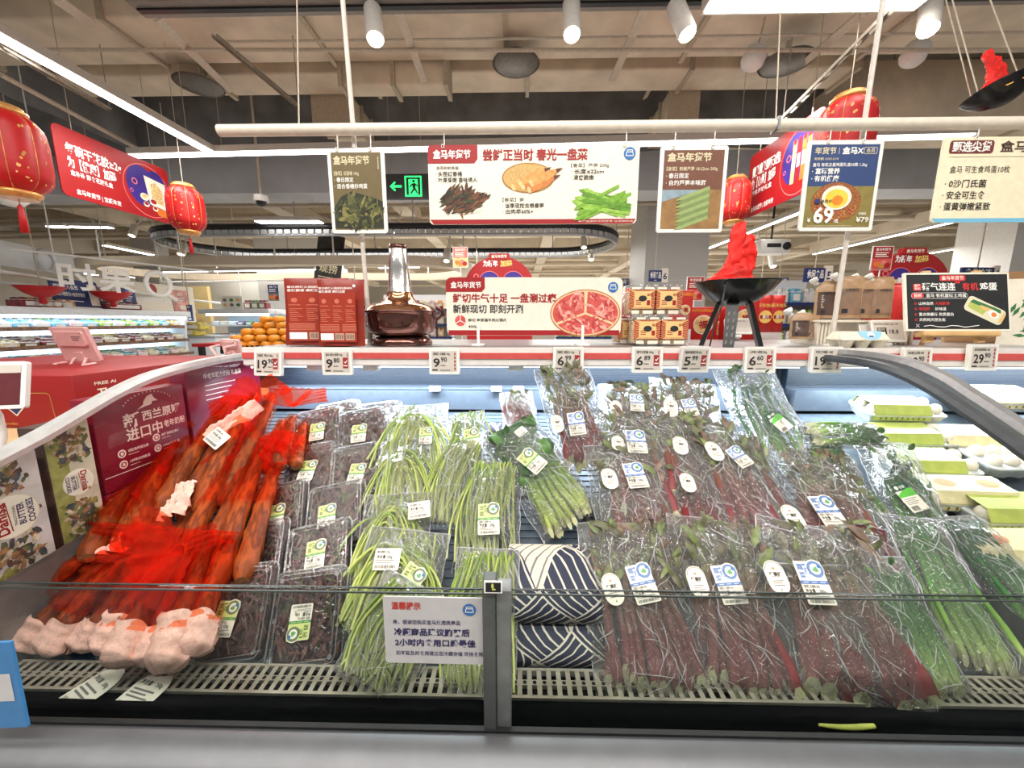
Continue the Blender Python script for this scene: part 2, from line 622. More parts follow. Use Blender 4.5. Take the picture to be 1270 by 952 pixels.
ZL = 3.2
cornerL = Wz(262, 189, ZL)
a0 = V((cornerL.x, 1.7, ZL))
strip(a0, cornerL + V((0, .02, 0)), .085, 'long bright strip lamp running back at top left over the aisle')
strip(Wz(163, 193, ZL), Wz(1192, 168, ZL) + V((0.1, 0, 0)), .085, 'long bright strip lamp crossing the hall behind the hanging signs')
strip(V((4.55, 5.4, ZL)), V((4.55, 10.2, ZL)), .07, 'strip lamp running back at right below the red banner', group=None)
strip(V((7.7, 5.4, ZL)), V((7.7, 10.5, ZL)), .07, 'strip lamp running back at far right below the egg sign')
strip(V((10.6, 6.2, ZL)), V((10.6, 11, ZL)), .07, 'rightmost strip lamp running back above the white column')
# the broad white lamp at top right and the box track with its spotlights
a = W(872, 14, 2.42); b = W(1136, 10, 2.42)
strip(V((a.x, 2.3, a.z)), V((b.x, 2.3, a.z)), .24, 'broad bright white lamp cut by the top edge at right', h=.07)
TRK = mat('track_grey', (132, 126, 118), .5, .2, .05)
t = thing('spotlight_track', 'grey box track along the top with spotlights under it', 'light track', MX.Translation(W(500, 8, 2.5)))
pa, pb = W(165, 10, 2.5), W(1290, 0, 2.5)
zt = pa.z
m = MB(); m.box(pa.x, 2.45, zt, pb.x, 2.58, zt + .1, TRK, bev=.006); m.world('track_body', t)
m = MB(); m.box(pa.x + .02, 2.50, zt - .012, pb.x, 2.53, zt, BLACK); m.world('track_slot', t)
for k in range(5):
    x = pa.x + .3 + k * 1.0
    m = MB(); m.tube([(x, 2.51, zt + .1), (x, 2.51, 4.76)], .004, PIPE, 5); m.world('hanger', t)
SPOTW = mat('spotlight_white', (222, 216, 208), .4, var=.03)
SPOTE = mat('spotlight_glow', (255, 236, 200), .5, var=0, emit=14)
for x, y, tx, lab in ((464, 32, -8, 'white spotlight under the track above the olive sign'),
                      (709, 26, 0, 'white spotlight under the track above the big white sign'),
                      (846, 26, -16, 'tilted white spotlight left of the broad lamp'),
                      (1153, 20, 14, 'white spotlight right of the broad lamp')):
    p = W(x, y, 2.45)
    t = thing('track_spotlight', lab, 'spotlight', MX.Translation(p) @ MX.Rotation(R(-18), 4, 'X') @ MX.Rotation(R(tx), 4, 'Y'), 'spotlights on the grey track')
    m = MB(); m.lathe([(0.02, .125), (.045, .12), (.05, .11), (.05, -.085), (.046, -.09)], SPOTW, 20); cn = m.build('can', t)
    m = MB(); m.lathe([(.046, -.088), (.043, -.097), (0, -.1)], SPOTE, 20); m.build('bulb', cn)
    m = MB(); m.tube([(0, 0, .12), (0, .02, .19)], .014, SPOTW, 8); m.build('neck', t)
# far lamps, each a strip hung under the deep ceiling
far = [(60, 281, 84, 281, 3.1), (88, 281, 139, 282, 3.1), (319, 275, 399, 275, 3.05), (129, 304, 189, 316, 3.0), (283, 320, 321, 320, 3.0), (159, 343, 194, 348, 3.0),
       (288, 341, 323, 341, 3.0), (186, 353, 214, 355, 3.0), (99, 354, 131, 356, 3.0), (231, 351, 271, 357, 3.0), (85, 336, 120, 341, 3.0), (22, 329, 47, 333, 3.0), (425, 318, 472, 318, 3.0), (470, 332, 520, 331, 3.0)]
far.sort()
far = [(x0, y0, x1, y1, 2.6 if x1 < 132 and y0 > 320 else z) for x0, y0, x1, y1, z in far]
for i, (x0, y0, x1, y1, z) in enumerate(far):
    a, b = Wz(x0, y0, z), Wz(x1, y1, z)
    w = .1 if x0 != 319 else .16
    strip(a, b, w, '%s small strip lamp under the deep ceiling, counted from the left edge' % ORD[i] if x0 != 319 else 'brightest small strip lamp left of the olive sign', group='small strip lamps over the deep store')
strip(V((-2.4, 14.5, 2.75)), V((9.5, 14.2, 2.75)), .14, 'long low strip lamp far behind the shelf, at horizon height', group='small strip lamps over the deep store')
strip(V((-7.8, 8.4, 2.52)), V((-4.2, 8.0, 2.52)), .05, 'thin light bar in front of the grey wall, left of the red pouches', group='small strip lamps over the deep store')

# ------------------------------------------------------------------ pipes and beams of the deep ceiling
for i in range(16):
    Y = (6.95, 8.95, 9.35, 9.8, 10.2, 12.0, 12.8, 13.6, 14.9, 15.8, 16.6, 17.6, 18.4, 19.2, 20.6, 21.6)[i]
    z = 3.45 + .5 * ((i * 7) % 5) / 5
    m = MB(); m.tube([(-14, Y, z), (14, Y, z + .06 * (i % 3))], .03 + .03 * (i % 3), PIPE, 8)
    tag(m.build('sprinkler_pipe'), '%s beige pipe of the deep ceiling, counted away from the viewer' % ORD[i], 'pipe', 'pipes under the deep ceiling')
for i, (x, z) in enumerate(((-9, 3.6), (-4.7, 3.5), (-2.6, 3.75), (.6, 3.6), (3.7, 3.5), (5.9, 3.6), (8.6, 3.5))):
    m = MB(); m.box(x, 6.9, z, x + .32, 24, z + .26, DUCTD if i % 2 else CEIL)
    tag(m.build('cable_tray'), '%s long tray running back under the deep ceiling, from the left' % ORD[i], 'cable tray', 'trays running back under the deep ceiling')

# ================================================================== THE CHILLED CASE
XL, XR = -1.06, 1.09
SILV = mat('silver_bumper', (96, 97, 100), .42, .5, .04, 20)
GREYP = mat('grey_post', (120, 124, 124), .4, .5, .06)
DARKM = mat('dark_case_metal', (30, 33, 34), .3, .2, .15)
BACKW = mat('blue_grey_back', (22, 32, 46), .5, .1, .06)
DECK = mat('case_deck', (70, 80, 90), .45, .4, .08)
ZS, XSL, XSR = 1.355, -1.03, 1.16
REDRAIL = mat('red_price_rail', (206, 84, 80), .4, var=.04)
LED = mat('led_strip', (225, 243, 255), .5, var=0, emit=8)


def zdeck(Y):
    return .715 + (Y - .68) * .40


case = thing('refrigerated_display_case', 'long open chilled case full of bagged greens behind a low glass front', 'display case', T(0, .9, 0))
# bumper: rounded profile swept along X
prof = [(.522, .76), (.514, .796), (.50, .802), (.47, .80), (.435, .775), (.415, .73), (.41, .68), (.42, .62), (.44, .60), (.44, .12), (.53, .12)]
m = MB()
vs_ = [(x, y, z) for x in (XL - .03, XR + .03) for y, z in prof]
k = len(prof)
m.add(vs_, [(i, i + 1, k + i + 1, k + i) for i in range(k - 1)], SILV, sm=True)
m.add(vs_, [tuple(range(k)), tuple(range(2 * k - 1, k - 1, -1))], SILV)
m.world('bumper', case)
m = MB(); m.box(XL - .03, .514, .765, XR + .03, .540, .772, BLACK); m.box(XL - .03, .509, .797, XR + .03, .517, .803, BLACK); m.world('gasket', case)
m = MB()
m.add([(XL, .522, .768), (XR, .522, .768), (XR, .621, .732), (XL, .621, .732)], [(0, 1, 2, 3)], mat('black_front_trough', (9, 10, 11), .5, var=.2, scale=60, spec=0.))
m.world('front_trough', case)
# perforated return-air grille
GR = mat('grille_steel', (196, 190, 174), .35, .6, .08, 30)
m = MB()
y0, y1 = .622, .686
m.box(XL, y0, .728, XR, y0 + .006, .737, GR)
m.box(XL, y1 - .006, .728, XR, y1, .737, GR)
m.box(XL, y0 + .0262, .728, XR, y0 + .0378, .737, GR)
pit = .0196
n = int((XR - XL) / pit) - 1
for i in range(n + 1):
    x = XL + i * pit
    for ya, yb in ((y0 + .005, y0 + .027), (y0 + .037, y1 - .005)):
        m.add([(x, ya, .737), (x + .0095, ya, .737), (x + .0095, yb, .737), (x, yb, .737)], [(0, 1, 2, 3)], GR)
    m.flat(ell(x + .0148, y0 + .032, .0042, .0042, 8), BLACK, .7374)
m.world('air_grille', case)
m = MB(); m.box(XL, .60, .66, XR, .70, .70, BLACK); m.world('drip_tray', case)
m = MB()
m.add([(XL, .685, zdeck(.685)), (XR, .685, zdeck(.685)), (XR, 1.60, zdeck(1.60)), (XL, 1.60, zdeck(1.60))], [(0, 1, 2, 3)], DECK)
for i in range(38):
    Y = .72 + i * .023
    m.box(XL, Y, zdeck(Y), XR, Y + .004, zdeck(Y) + .003, DECK)
m.world('deck', case)
m = MB()
m.box(XL, 1.62, .95, XR, 1.66, 1.33, BACKW)
for i in range(26):
    z = 1.185 + i * .0054
    m.box(XL, 1.616, z, XR, 1.62, z + .0028, BACKW)
m.world('back_wall', case)
m = MB(); m.box(XL, 1.56, 1.085, XR, 1.62, 1.171, mat('ledge_steel', (78, 86, 98), .4, .3, .04)); m.box(XL, 1.557, 1.171, XR, 1.62, 1.178, MATS['ledge_steel']); m.world('ledge', case)
for x in (616, 643, 540):
    p = W(x, 482, 1.555)
    m = MB(); m.box(p.x - .022, 1.535, p.z - .008, p.x + .022, 1.558, p.z + .012, WHITE, bev=.002); m.world('clip', case)
# shelf on top with the red price rail and the LED strip
m = MB(); m.box(XSL, 1.40, 1.34, XSR, 2.10, ZS, STEEL, bev=.003); m.world('top_shelf', case)
m = MB()
m.box(XSL, 1.390, 1.337, XSR, 1.40, 1.357, mat('rail_white', (232, 226, 222), .4, var=.02))
m.box(XSL, 1.386, 1.316, XSR, 1.40, 1.338, REDRAIL)
m.box(XSL, 1.390, 1.292, XSR, 1.40, 1.316, MATS['rail_white'])
m.box(XSL, 1.40, 1.286, XSR, 1.50, 1.292, MATS['rail_white'])
m.world('price_rail', case)
m = MB(); m.box(XL + .02, 1.46, 1.276, XR - .02, 1.485, 1.286, LED); m.world('led_strip', case)
for x in (395, 463, 640, 700, 800):
    p = W(x, 458, 1.44)
    m = MB(); m.box(p.x - .03, 1.41, 1.268, p.x + .03, 1.44, 1.29, WHITE, bev=.003); m.world('led_clip', case)
# low front glass in two panes, with the grey post between
for x0, x1 in ((XL, -.052), (-.012, XR)):
    m = MB(); m.box(x0, .524, .772, x1, .536, 1.0360, GLASS); g = m.world('front_glass', case)
    m = MB(); m.box(x0, .5235, 1.0342, x1, .5258, 1.0365, mat('glass_edge', (30, 44, 42), .3, var=0)); m.box(x0, .5342, 1.0342, x1, .5365, 1.0365, MATS['glass_edge']); m.world('polished_edge', g)
m = MB(); m.box(-.055, .512, .765, -.035, .552, 1.055, mat('post_dark', (84, 88, 88), .4, .4, .06), bev=.002)
m.box(-.035, .516, .765, -.011, .546, 1.048, GREYP, bev=.002); m.world('post', case)
pc = W(612, 726, .515)
m = MB(facing(pc.x, .5105, pc.z + .002, 0, R(8)))
m.prism(rect(-.0135, -.009, .0135, .009), 0, .002, WHITE); m.flat(rect(-.0115, -.0075, .0115, .007), BLACK, .0022)
m.flat(ell(-.001, .002, .002, .004, 10), mat('leaf_gold', (190, 196, 90), .5, var=0), .0026); m.flat(ell(.001, -.003, .003, .0015, 10), MATS['leaf_gold'], .0026)
m.world('post_cap', case)


def swept(px, X, w, thick, m_, name, par):
    pts = [Wx(x, y, X) for x, y in px]
    # smooth by catmull-rom
    P = []
    for i in range(len(pts) - 1):
        a, b, c, d = pts[max(i - 1, 0)], pts[i], pts[i + 1], pts[min(i + 2, len(pts) - 1)]
        for s in range(4):
            q = s / 4
            P.append(.5 * ((2 * b) + (c - a) * q + (2 * a - 5 * b + 4 * c - d) * q * q + (3 * b - a - 3 * c + d) * q ** 3))
    P.append(pts[-1])
    mb = MB()
    vv = []
    for i, p in enumerate(P):
        t_ = (P[min(i + 1, len(P) - 1)] - P[max(i - 1, 0)]).normalized()
        n_ = V((0, -t_.z, t_.y))
        if n_.z < 0: n_ = -n_
        for sx, sn in ((-1, 0), (-.7, 1), (.7, 1), (1, 0), (.9, -1), (-.9, -1)):
            vv.append(p + V((sx * w / 2, 0, 0)) + n_ * sn * thick / 2)
    mb.add(vv, [(i * 6 + j, i * 6 + (j + 1) % 6, (i + 1) * 6 + (j + 1) % 6, (i + 1) * 6 + j) for i in range(len(P) - 1) for j in range(6)], m_)
    mb.add(vv, [tuple(range(6)), tuple((len(P) - 1) * 6 + j for j in range(5, -1, -1))], m_)
    o = mb.world(name, par)
    return P, o


PL, fl = swept([(310, 441), (270, 446), (225, 456), (183, 468), (142, 487), (100, 511), (50, 540), (0, 566), (-40, 588), (-120, 640), (-170, 700)], XL - .012, .036, .024, mat('end_frame_silver', (204, 204, 204), .35, .5, .04), 'end_frame', case)
bot = [Wx(x, y, XL - .012) for x, y in ((-170, 830), (0, 724), (128, 648), (240, 585), (330, 530))]
m = MB(); m.add([*PL, bot[4], bot[3], bot[2], bot[1], bot[0]][::-1], [tuple(range(len(PL) + 5))], ENDG); m.world('end_glass', case)
PR, fr_ = swept([(985, 440), (1030, 444), (1080, 451), (1120, 464), (1160, 484), (1200, 510), (1240, 537), (1275, 562), (1340, 610), (1420, 700)], XR + .01, .03, .022, mat('dark_frame', (86, 90, 94), .35, .5, .05), 'end_frame', case)
botr = [Wx(x, y, XR + .01) for x, y in ((1420, 860), (1270, 770), (1150, 680), (1050, 600), (985, 545))]
m = MB(); m.add([*PR, *botr[::-1]], [tuple(range(len(PR) + 5))], ENDG); m.world('end_glass', case)
# metal sides below the end glass
SIDE = mat('case_side_metal', (140, 142, 140), .35, .6, .05)
for X, b_ in ((XL - .015, bot), (XR + .012, botr)):
    m = MB()
    m.add([V((X, p.y, p.z)) for p in b_] + [V((X, 1.62, .70)), V((X, .5, .70))], [tuple(range(7))], SIDE)
    m.world('side_panel', case)
m = MB(); m.box(XL - .02, .44, 0, XR + .02, 1.62, .6, SILV); m.box(XL - .02, 1.66, 0, XR + .02, 2.10, 1.335, SILV); m.world('cabinet_body', case)

# the neighbouring egg case at right
c2 = thing('refrigerated_display_case', 'neighbouring chilled case of egg cartons beyond the right end glass', 'display case', T(1.8, .9, 0))
X0, X1 = XR + .05, 3.0
m = MB(); m.add([(X0, .685, zdeck(.685)), (X1, .685, zdeck(.685)), (X1, 1.60, zdeck(1.60)), (X0, 1.60, zdeck(1.60))], [(0, 1, 2, 3)], DECK); m.world('deck', c2)
m = MB(); m.box(X0, 1.62, .95, X1, 1.66, 1.33, BACKW)
for i in range(26):
    z = 1.185 + i * .0054
    m.box(X0, 1.616, z, X1, 1.62, z + .0028, BACKW)
m.world('back_wall', c2)
m = MB(); m.box(X0, 1.56, 1.085, X1, 1.62, 1.171, MATS['ledge_steel']); m.world('ledge', c2)
m = MB(); m.box(XSR + .003, 1.40, 1.34, X1, 2.10, ZS, STEEL); m.world('top_shelf', c2)
m = MB(); m.box(XSR + .003, 1.390, 1.337, X1, 1.40, 1.357, MATS['rail_white']); m.box(XSR + .003, 1.386, 1.314, X1, 1.40, 1.338, REDRAIL)
m.box(XSR + .003, 1.390, 1.292, X1, 1.40, 1.314, MATS['rail_white']); m.box(XSR + .003, 1.40, 1.286, X1, 1.50, 1.292, MATS['rail_white']); m.world('price_rail', c2)
m = MB(); m.box(X0 + .02, 1.46, 1.276, X1, 1.485, 1.286, LED); m.world('led_strip', c2)
m = MB(); m.box(X0, .53, 0, X1, 1.62, .69, SILV); m.box(X0, 1.66, 0, X1, 2.10, 1.335, SILV); m.world('cabinet_body', c2)
swept([(998, 437), (1040, 438), (1090, 443), (1130, 452), (1170, 469), (1210, 494), (1250, 520), (1290, 548), (1360, 600)], XR + .06, .034, .03, SATIN, 'end_frame', c2)

# ================================================================== PRICE TAGS
EINK = mat('e_ink_screen', (206, 198, 188), .5, var=.02)
DKRED = mat('tag_red', (160, 44, 48), .5, var=0)


def price_tag(px, py, big, small, lab, title, Y=1.372, yaw=0., lean=4., s=K, flag=True, X=None):
    p = W(px, py, Y)
    t = thing('electronic_price_tag', lab, 'price tag', facing(p.x, p.y, p.z, yaw, R(lean)) @ MX.Scale(s, 4), 'electronic price tags along the red rail')
    m = MB(); m.prism(rrect(.091, .077, .004), -.010, 0, WHITE); fr = m.build('tag_frame', t)
    m = MB()
    m.flat(rect(-.038, -.030, .038, .031), EINK, .0004)
    m.txt(title, -.033, .0225, .0085, INK, w=.05, z=.001)
    w = .020 if len(big) == 1 else .032
    m.txt(big, -.033, -.003, .036, INK, bold=.02, w=w, z=.001)
    m.txt(small, -.033 + w + .003, .006, .019, INK, bold=.02, w=.018, z=.001)
    m.flat(rect(-.033 + w + .002, -.013, -.020 + w + .004, -.011), INK, .001)
    m.flat(rect(-.036, -.0275, -.020, -.0235), INK, .001)
    m.flat(rect(-.012, -.0275, .018, -.025), GREYINK, .001)
    if flag:
        m.flat(rect(.018, -.018, .034, .014), DKRED, .001)
        m.flat([(.022, 0), (.026, -.004), (.032, .005), (.0305, .0065), (.026, 0), (.0235, .002)], WINK, .0014)
        m.flat(rect(.020, -.012, .032, -.009), WINK, .0014)
        m.flat(rect(.031, .017, .0335, .027), DKRED, .001)
    else:
        for k in range(5):
            m.flat(rect(.030, -.026 + k * .011, .034, -.018 + k * .011), DKRED, .001)
    m.build('screen', fr)
    m = MB(); m.box(-.02, .02, -.020, .02, .036, -.010, WHITE); m.build('clip', t)
    return t


price_tag(332, 450, '19', '90', 'white price tag reading 19.90, leftmost on the red rail', '【春菜】笋尖 500g', yaw=R(-6), lean=8)
price_tag(418, 449, '9', '80', 'white price tag reading 9.80 below the red pouches', '盒马 有机小香葱 100g')
price_tag(551, 448, '9', '90', 'white price tag reading 9.90 below the copper hotpot', '【春菜】红香椿 100g', flag=False)
price_tag(705, 446, '6', '99', 'white price tag half covered by dark stalks, below the beef sign', '【春菜】豌豆尖 100g')
price_tag(803, 446, '6', '89', 'white price tag reading 6.89 below the cookie boxes', '矮打红菜薹 300g')
price_tag(862, 446, '5', '99', 'greyish price tag reading 5.99 beside the black cable', '矮脚乌菜霜打菜 300g', yaw=R(4), lean=-6)
price_tag(943, 446, '6', '60', 'white price tag reading 6.60 touched by a clear bag', '上海青 小青菜 300g')
price_tag(1025, 446, '19', '90', 'white price tag seen through the right end glass under the dark frame', '可生食鸡蛋 10枚', X=0, flag=False)
price_tag(1138, 447, '29', '90', 'white price tag reading 29.90 cut by the curved frame', '有机富硒土鸡蛋 30枚', flag=False, yaw=R(5))
price_tag(1220, 443, '29', '90', 'white price tag reading 29.90 right of the curved frame', '盒马有机鲜鸡蛋 15枚', flag=False, yaw=R(5))

# ================================================================== THINGS ON TOP OF THE SHELF
POUCH = mat('red_brown_pouch', (138, 36, 18), .35, var=.05, scale=15, bump=.12, bscale=30)
POUCHI = mat('pouch_pale_print', (206, 110, 86), .5, var=0)
POUCHD = mat('pouch_panel', (158, 50, 30), .4, var=.03)


def pouch(px, w, h, Y, lab, yaw=0.):
    p = W(px, 425, Y)
    t = thing('sauce_pouch', lab, 'pouch', facing(p.x, Y, ZS + .003, yaw, R(6)) @ MX.Scale(K, 4), 'red sauce pouches standing on the shelf')
    m = MB()

    def f(a, b, s):
        x, y = (a - .5) * w * (1 - .03 * sin(pi * b)), b * h
        z = s * .016 * sin(pi * a) ** .6 * (1 - b) ** .5 + .002 * fbm(a * 4, b * 5, px)
        return V((x, y, z))
    m.grid(lambda a, b: f(a, b, 1), 14, 18, POUCH)
    m.grid(lambda a, b: f(1 - a, b, -1.2), 14, 18, POUCH)
    m.build('pouch_body', t)
    m = MB()
    z = .020
    x0, x1 = -w * .37, w * .38
    m.F = T(0, 0, 0) @ MX.Rotation(R(3.2), 4, 'X')
    m.flat(rect(x0, h * .06, x1, h * .80), POUCHD, z)
    m.txt('重庆麻辣火锅底料调味料', x0, h * .85, h * .034, WINK, w=w * .7, z=z)
    m.txt('香辣醇厚 麻辣过瘾', x0, h * .80, h * .042, WINK, w=w * .55, z=z + .0006)
    for k in range(3):
        cx = x0 + w * (.10 + .27 * k)
        m.flat(ell(cx, h * .66, w * .05, h * .035, 12), POUCHI, z + .0006)
        m.flat(rect(cx - w * .09, h * .585, cx + w * .09, h * .597), POUCHI, z + .0006)
    for r in range(7):
        for c in range(3):
            a = x0 + w * (.02 + .26 * c)
            m.flat(rect(a, h * (.53 - r * .028), a + w * (.20 - .03 * ((r * 3 + c) % 4)), h * (.54 - r * .028)), POUCHI, z + .0006)
    for r in range(5):
        m.flat(rect(x0, h * (.31 - r * .022), x0 + w * .4, h * (.323 - r * .022)), POUCHI, z + .0006)
        m.flat(rect(x0 + w * .46, h * (.31 - r * .022), x1, h * (.323 - r * .022)), POUCHI, z + .0006)
    m.flat(rect(x0, h * .09, x0 + w * .27, h * .19), WINK, z + .0008)
    for c, n_ in ((x0 + w * .30, 9), (x0 + w * .52, 9)):
        m.flat(rect(c, h * .09, c + w * .19, h * .19), mat('barcode_paper', (200, 160, 140), .6, var=0), z + .0008)
        for k in range(n_):
            m.flat(rect(c + w * (.012 + .019 * k), h * .105, c + w * (.012 + .019 * k + .004 + .006 * (k * 7 % 3) / 2), h * .175), INK, z + .0012)
    m.flat(ell(x1 - w * .02, h * .885, w * .03, w * .03, 12), WINK, z - .002)
    m.build('printed_label', t)


pouch(394, .215, .218, 1.245 * K, 'red-brown sauce pouch behind, left one of the pair by the pole', 0)
pouch(424, .15, .208, 1.195 * K, 'red-brown sauce pouch in front with a round white mark, next to the pole')
# the copper hotpot
COP = mat('dark_copper', (120, 84, 76), .14, .92, .05)
COPL = mat('bright_copper', (186, 132, 96), .14, .95, .05)
CHROME = mat('polished_steel', (214, 212, 210), .2, 1., .03)
p = W(499, 428, 1.32 * K)
s = 1.32 / 470
hp = thing('hotpot', 'dark copper charcoal hotpot with a tall steel chimney', 'hotpot', T(p.x, 1.32 * K, ZS) @ MX.Scale(K, 4))
m = MB(); m.lathe([(0, 0), (.100, 0), (.104, .006), (.098, .02), (.085, .03), (.0, .03)], COP, 36); m.build('base_tray', hp)
m = MB(); m.lathe([(.07, .03), (.092, .034), (.108, .044), (.116, .06), (.120, .10), (.121, .108), (.129, .112), (.121, .117)], COP, 40); m.build('bowl', hp)
m = MB(); m.lathe([(.120, .116), (.112, .128), (.088, .138), (.058, .148), (.045, .160), (.042, .178)], COPL, 40); m.build('lid', hp)
m = MB(); m.lathe([(.042, .172), (.039, .176), (.033, .26), (.029, .318), (.026, .322)], CHROME, 28); m.build('chimney', hp)
m = MB()
m.lathe([(.029, .318), (.031, .322), (.029, .332), (.0, .333)], COP, 20); m.build('damper_cap', hp)
for sx in (-1, 1):
    m = MB()
    m.tube([(sx * (.123 + .022 * sin(pi * k / 8)), 0, .085 + .045 * k / 8) for k in range(9)], .005, COP, 8)
    m.tube([(sx * .14, 0, .12 + .012), (sx * .152, 0, .096)], .006, COP, 6)
    m.build('handle', hp)


def mark(m, x, y, r, z=.0012):
    """the round blue store emblem: white line figure in a disc"""
    m.flat(ell(x, y, r, r, 24), BLUE, z)
    for a, b in (((-.5, .22), (.5, .22)), ((-.6, -.35), (.6, -.35)), ((-.5, .22), (-.6, -.35)), ((.5, .22), (.6, -.35)), ((-.45, .22), (-.45, .52)), ((.45, .22), (.45, .52)), ((-.45, .52), (.45, .52))):
        dx, dy = b[0] - a[0], b[1] - a[1]
        l = sqrt(dx * dx + dy * dy)
        nx, ny = -dy / l * .06, dx / l * .06
        m.flat([(x + r * (a[0] - nx), y + r * (a[1] - ny)), (x + r * (b[0] - nx), y + r * (b[1] - ny)), (x + r * (b[0] + nx), y + r * (b[1] + ny)), (x + r * (a[0] + nx), y + r * (a[1] + ny))], WINK, z + .0005)


# the beef sign standing on the shelf
a, b = W(553, 344, 1.3 * K), W(770, 416, 1.3 * K)
w, h = (b.x - a.x) / K, (a.z - b.z) / K
t = thing('shelf_sign', 'white standing sign with a round tray of sliced beef, on the shelf', 'sign', facing((a.x + b.x) / 2, 1.3 * K, b.z, R(1)) @ MX.Scale(K, 4))
BOARDS = mat('sign_board_cream', (236, 228, 212), .4, var=.02)
m = MB()
m.prism(rrect(w, h, .02, 5, 0, h / 2), -.006, 0, BOARDS)
m.flat(rect(-w / 2 + .005, 0.001, w / 2 - .005, .018), REDINK, .0006)
m.flat([(-w / 2, h - .02), *ell(-w / 2 + .02, h - .02, .02, .02, 5, 180, 90)[:6], (-w / 2 + .13, h), (-w / 2 + .13, h - .035), (-w / 2 + .12, h - .047), (-w / 2, h - .047)], REDINK, .0008)
m.txt('盒马年货节', -w / 2 + .016, h - .025, .022, WINK, w=.102, bold=.02, z=.0016)
m.txt('鲜切牛气十足 一盘涮过瘾', -w / 2 + .022, h * .645, .031, REDINK, w=w * .59, bold=.025, z=.001)
m.txt('新鲜现切 即刻开涮', -w / 2 + .022, h * .46, .031, INK, w=w * .40, bold=.015, z=.001)
m.flat(ell(-w / 2 + .046, .05, .018, .018, 20), mat('beef_red', (206, 78, 74), .6, var=.15, scale=90), .001)
for k in range(3):
    m.flat([(-w / 2 + .046 + .018 * cos(R(90 + 120 * k)) + .0012 * cos(R(120 * k)), .05 + .018 * sin(R(90 + 120 * k)) + .0012 * sin(R(120 * k))), (-w / 2 + .046 + .0012 * cos(R(120 * k)), .05 + .0012 * sin(R(120 * k))),
            (-w / 2 + .046 - .0012 * cos(R(120 * k)), .05 - .0012 * sin(R(120 * k))), (-w / 2 + .046 + .018 * cos(R(90 + 120 * k)) - .0012 * cos(R(120 * k)), .05 + .018 * sin(R(90 + 120 * k)) - .0012 * sin(R(120 * k)))], WINK, .0016)
m.txt('鲜切 金家福牛肉火锅片', -w / 2 + .072, h * .27, .012, INK, w=.13, z=.001)
m.txt('450g', -w / 2 + .072, h * .16, .012, INK, w=.034, z=.001)
cx, cy, rx, ry = w / 2 - .122, h * .39, .118, .078
BRZ = mat('tray_rim_print', (190, 120, 70), .5, var=0)
m.flat(ell(cx, cy, rx, ry, 40), BRZ, .001)
m.flat(ell(cx, cy, rx * .97, ry * .95, 40), mat('tray_cream_print', (232, 206, 160), .5, var=0), .0014)
rnd = random.Random(4)
MEAT = [mat('meat_print_%d' % i, c, .6, var=.1, scale=120) for i, c in enumerate(((206, 86, 80), (226, 128, 116), (188, 62, 62), (240, 170, 156)))]
for s0 in (-30, 90, 210):
    m.flat([(cx + .004 * cos(R(s0 + 60)), cy + .004 * sin(R(s0 + 60)))] + ell(cx, cy, rx * .93, ry * .90, 14, s0 + 3, s0 + 117), MEAT[0], .0018)
    for k in range(34):
        q, r_ = R(s0 + 10 + 100 * rnd.random()), .25 + .6 * rnd.random() ** .7
        ex, ey = cx + rx * r_ * cos(q), cy + ry * r_ * sin(q)
        aa = rnd.random() * 3
        l, wd_ = .008 + .014 * rnd.random(), .003 + .002 * rnd.random()
        pts = [(ex + l * u * cos(aa) - wd_ * v_ * sin(aa), ey + l * u * sin(aa) + wd_ * v_ * cos(aa)) for u, v_ in ((-1, 0), (-.3, -1), (.6, -.8), (1, .2), (.3, 1), (-.5, .7))]
        m.flat(pts, MEAT[1 + k % 3], .0020 + .00002 * k)
mark(m, w / 2 - .032, h - .032, .017)
m.build('board', t)
for x in (-w * .32, w * .28):
    m = MB(); m.prism([(x - .004, -(b.z - ZS) / K), (x + .004, -(b.z - ZS) / K), (x + .005, .035), (x - .005, .035)], .0006, .006, WHITE)
    m.box(x - .02, -(b.z - ZS) / K, -.03, x + .02, -(b.z - ZS) / K + .004, .03, WHITE); m.build('foot', t)

# clear boxes of cookies with red sunburst cards
BOXC = mat('cookie_filling', (206, 170, 132), .7, var=.25, scale=60)
CARD = mat('sunburst_card', (226, 170, 112), .6, var=.03)


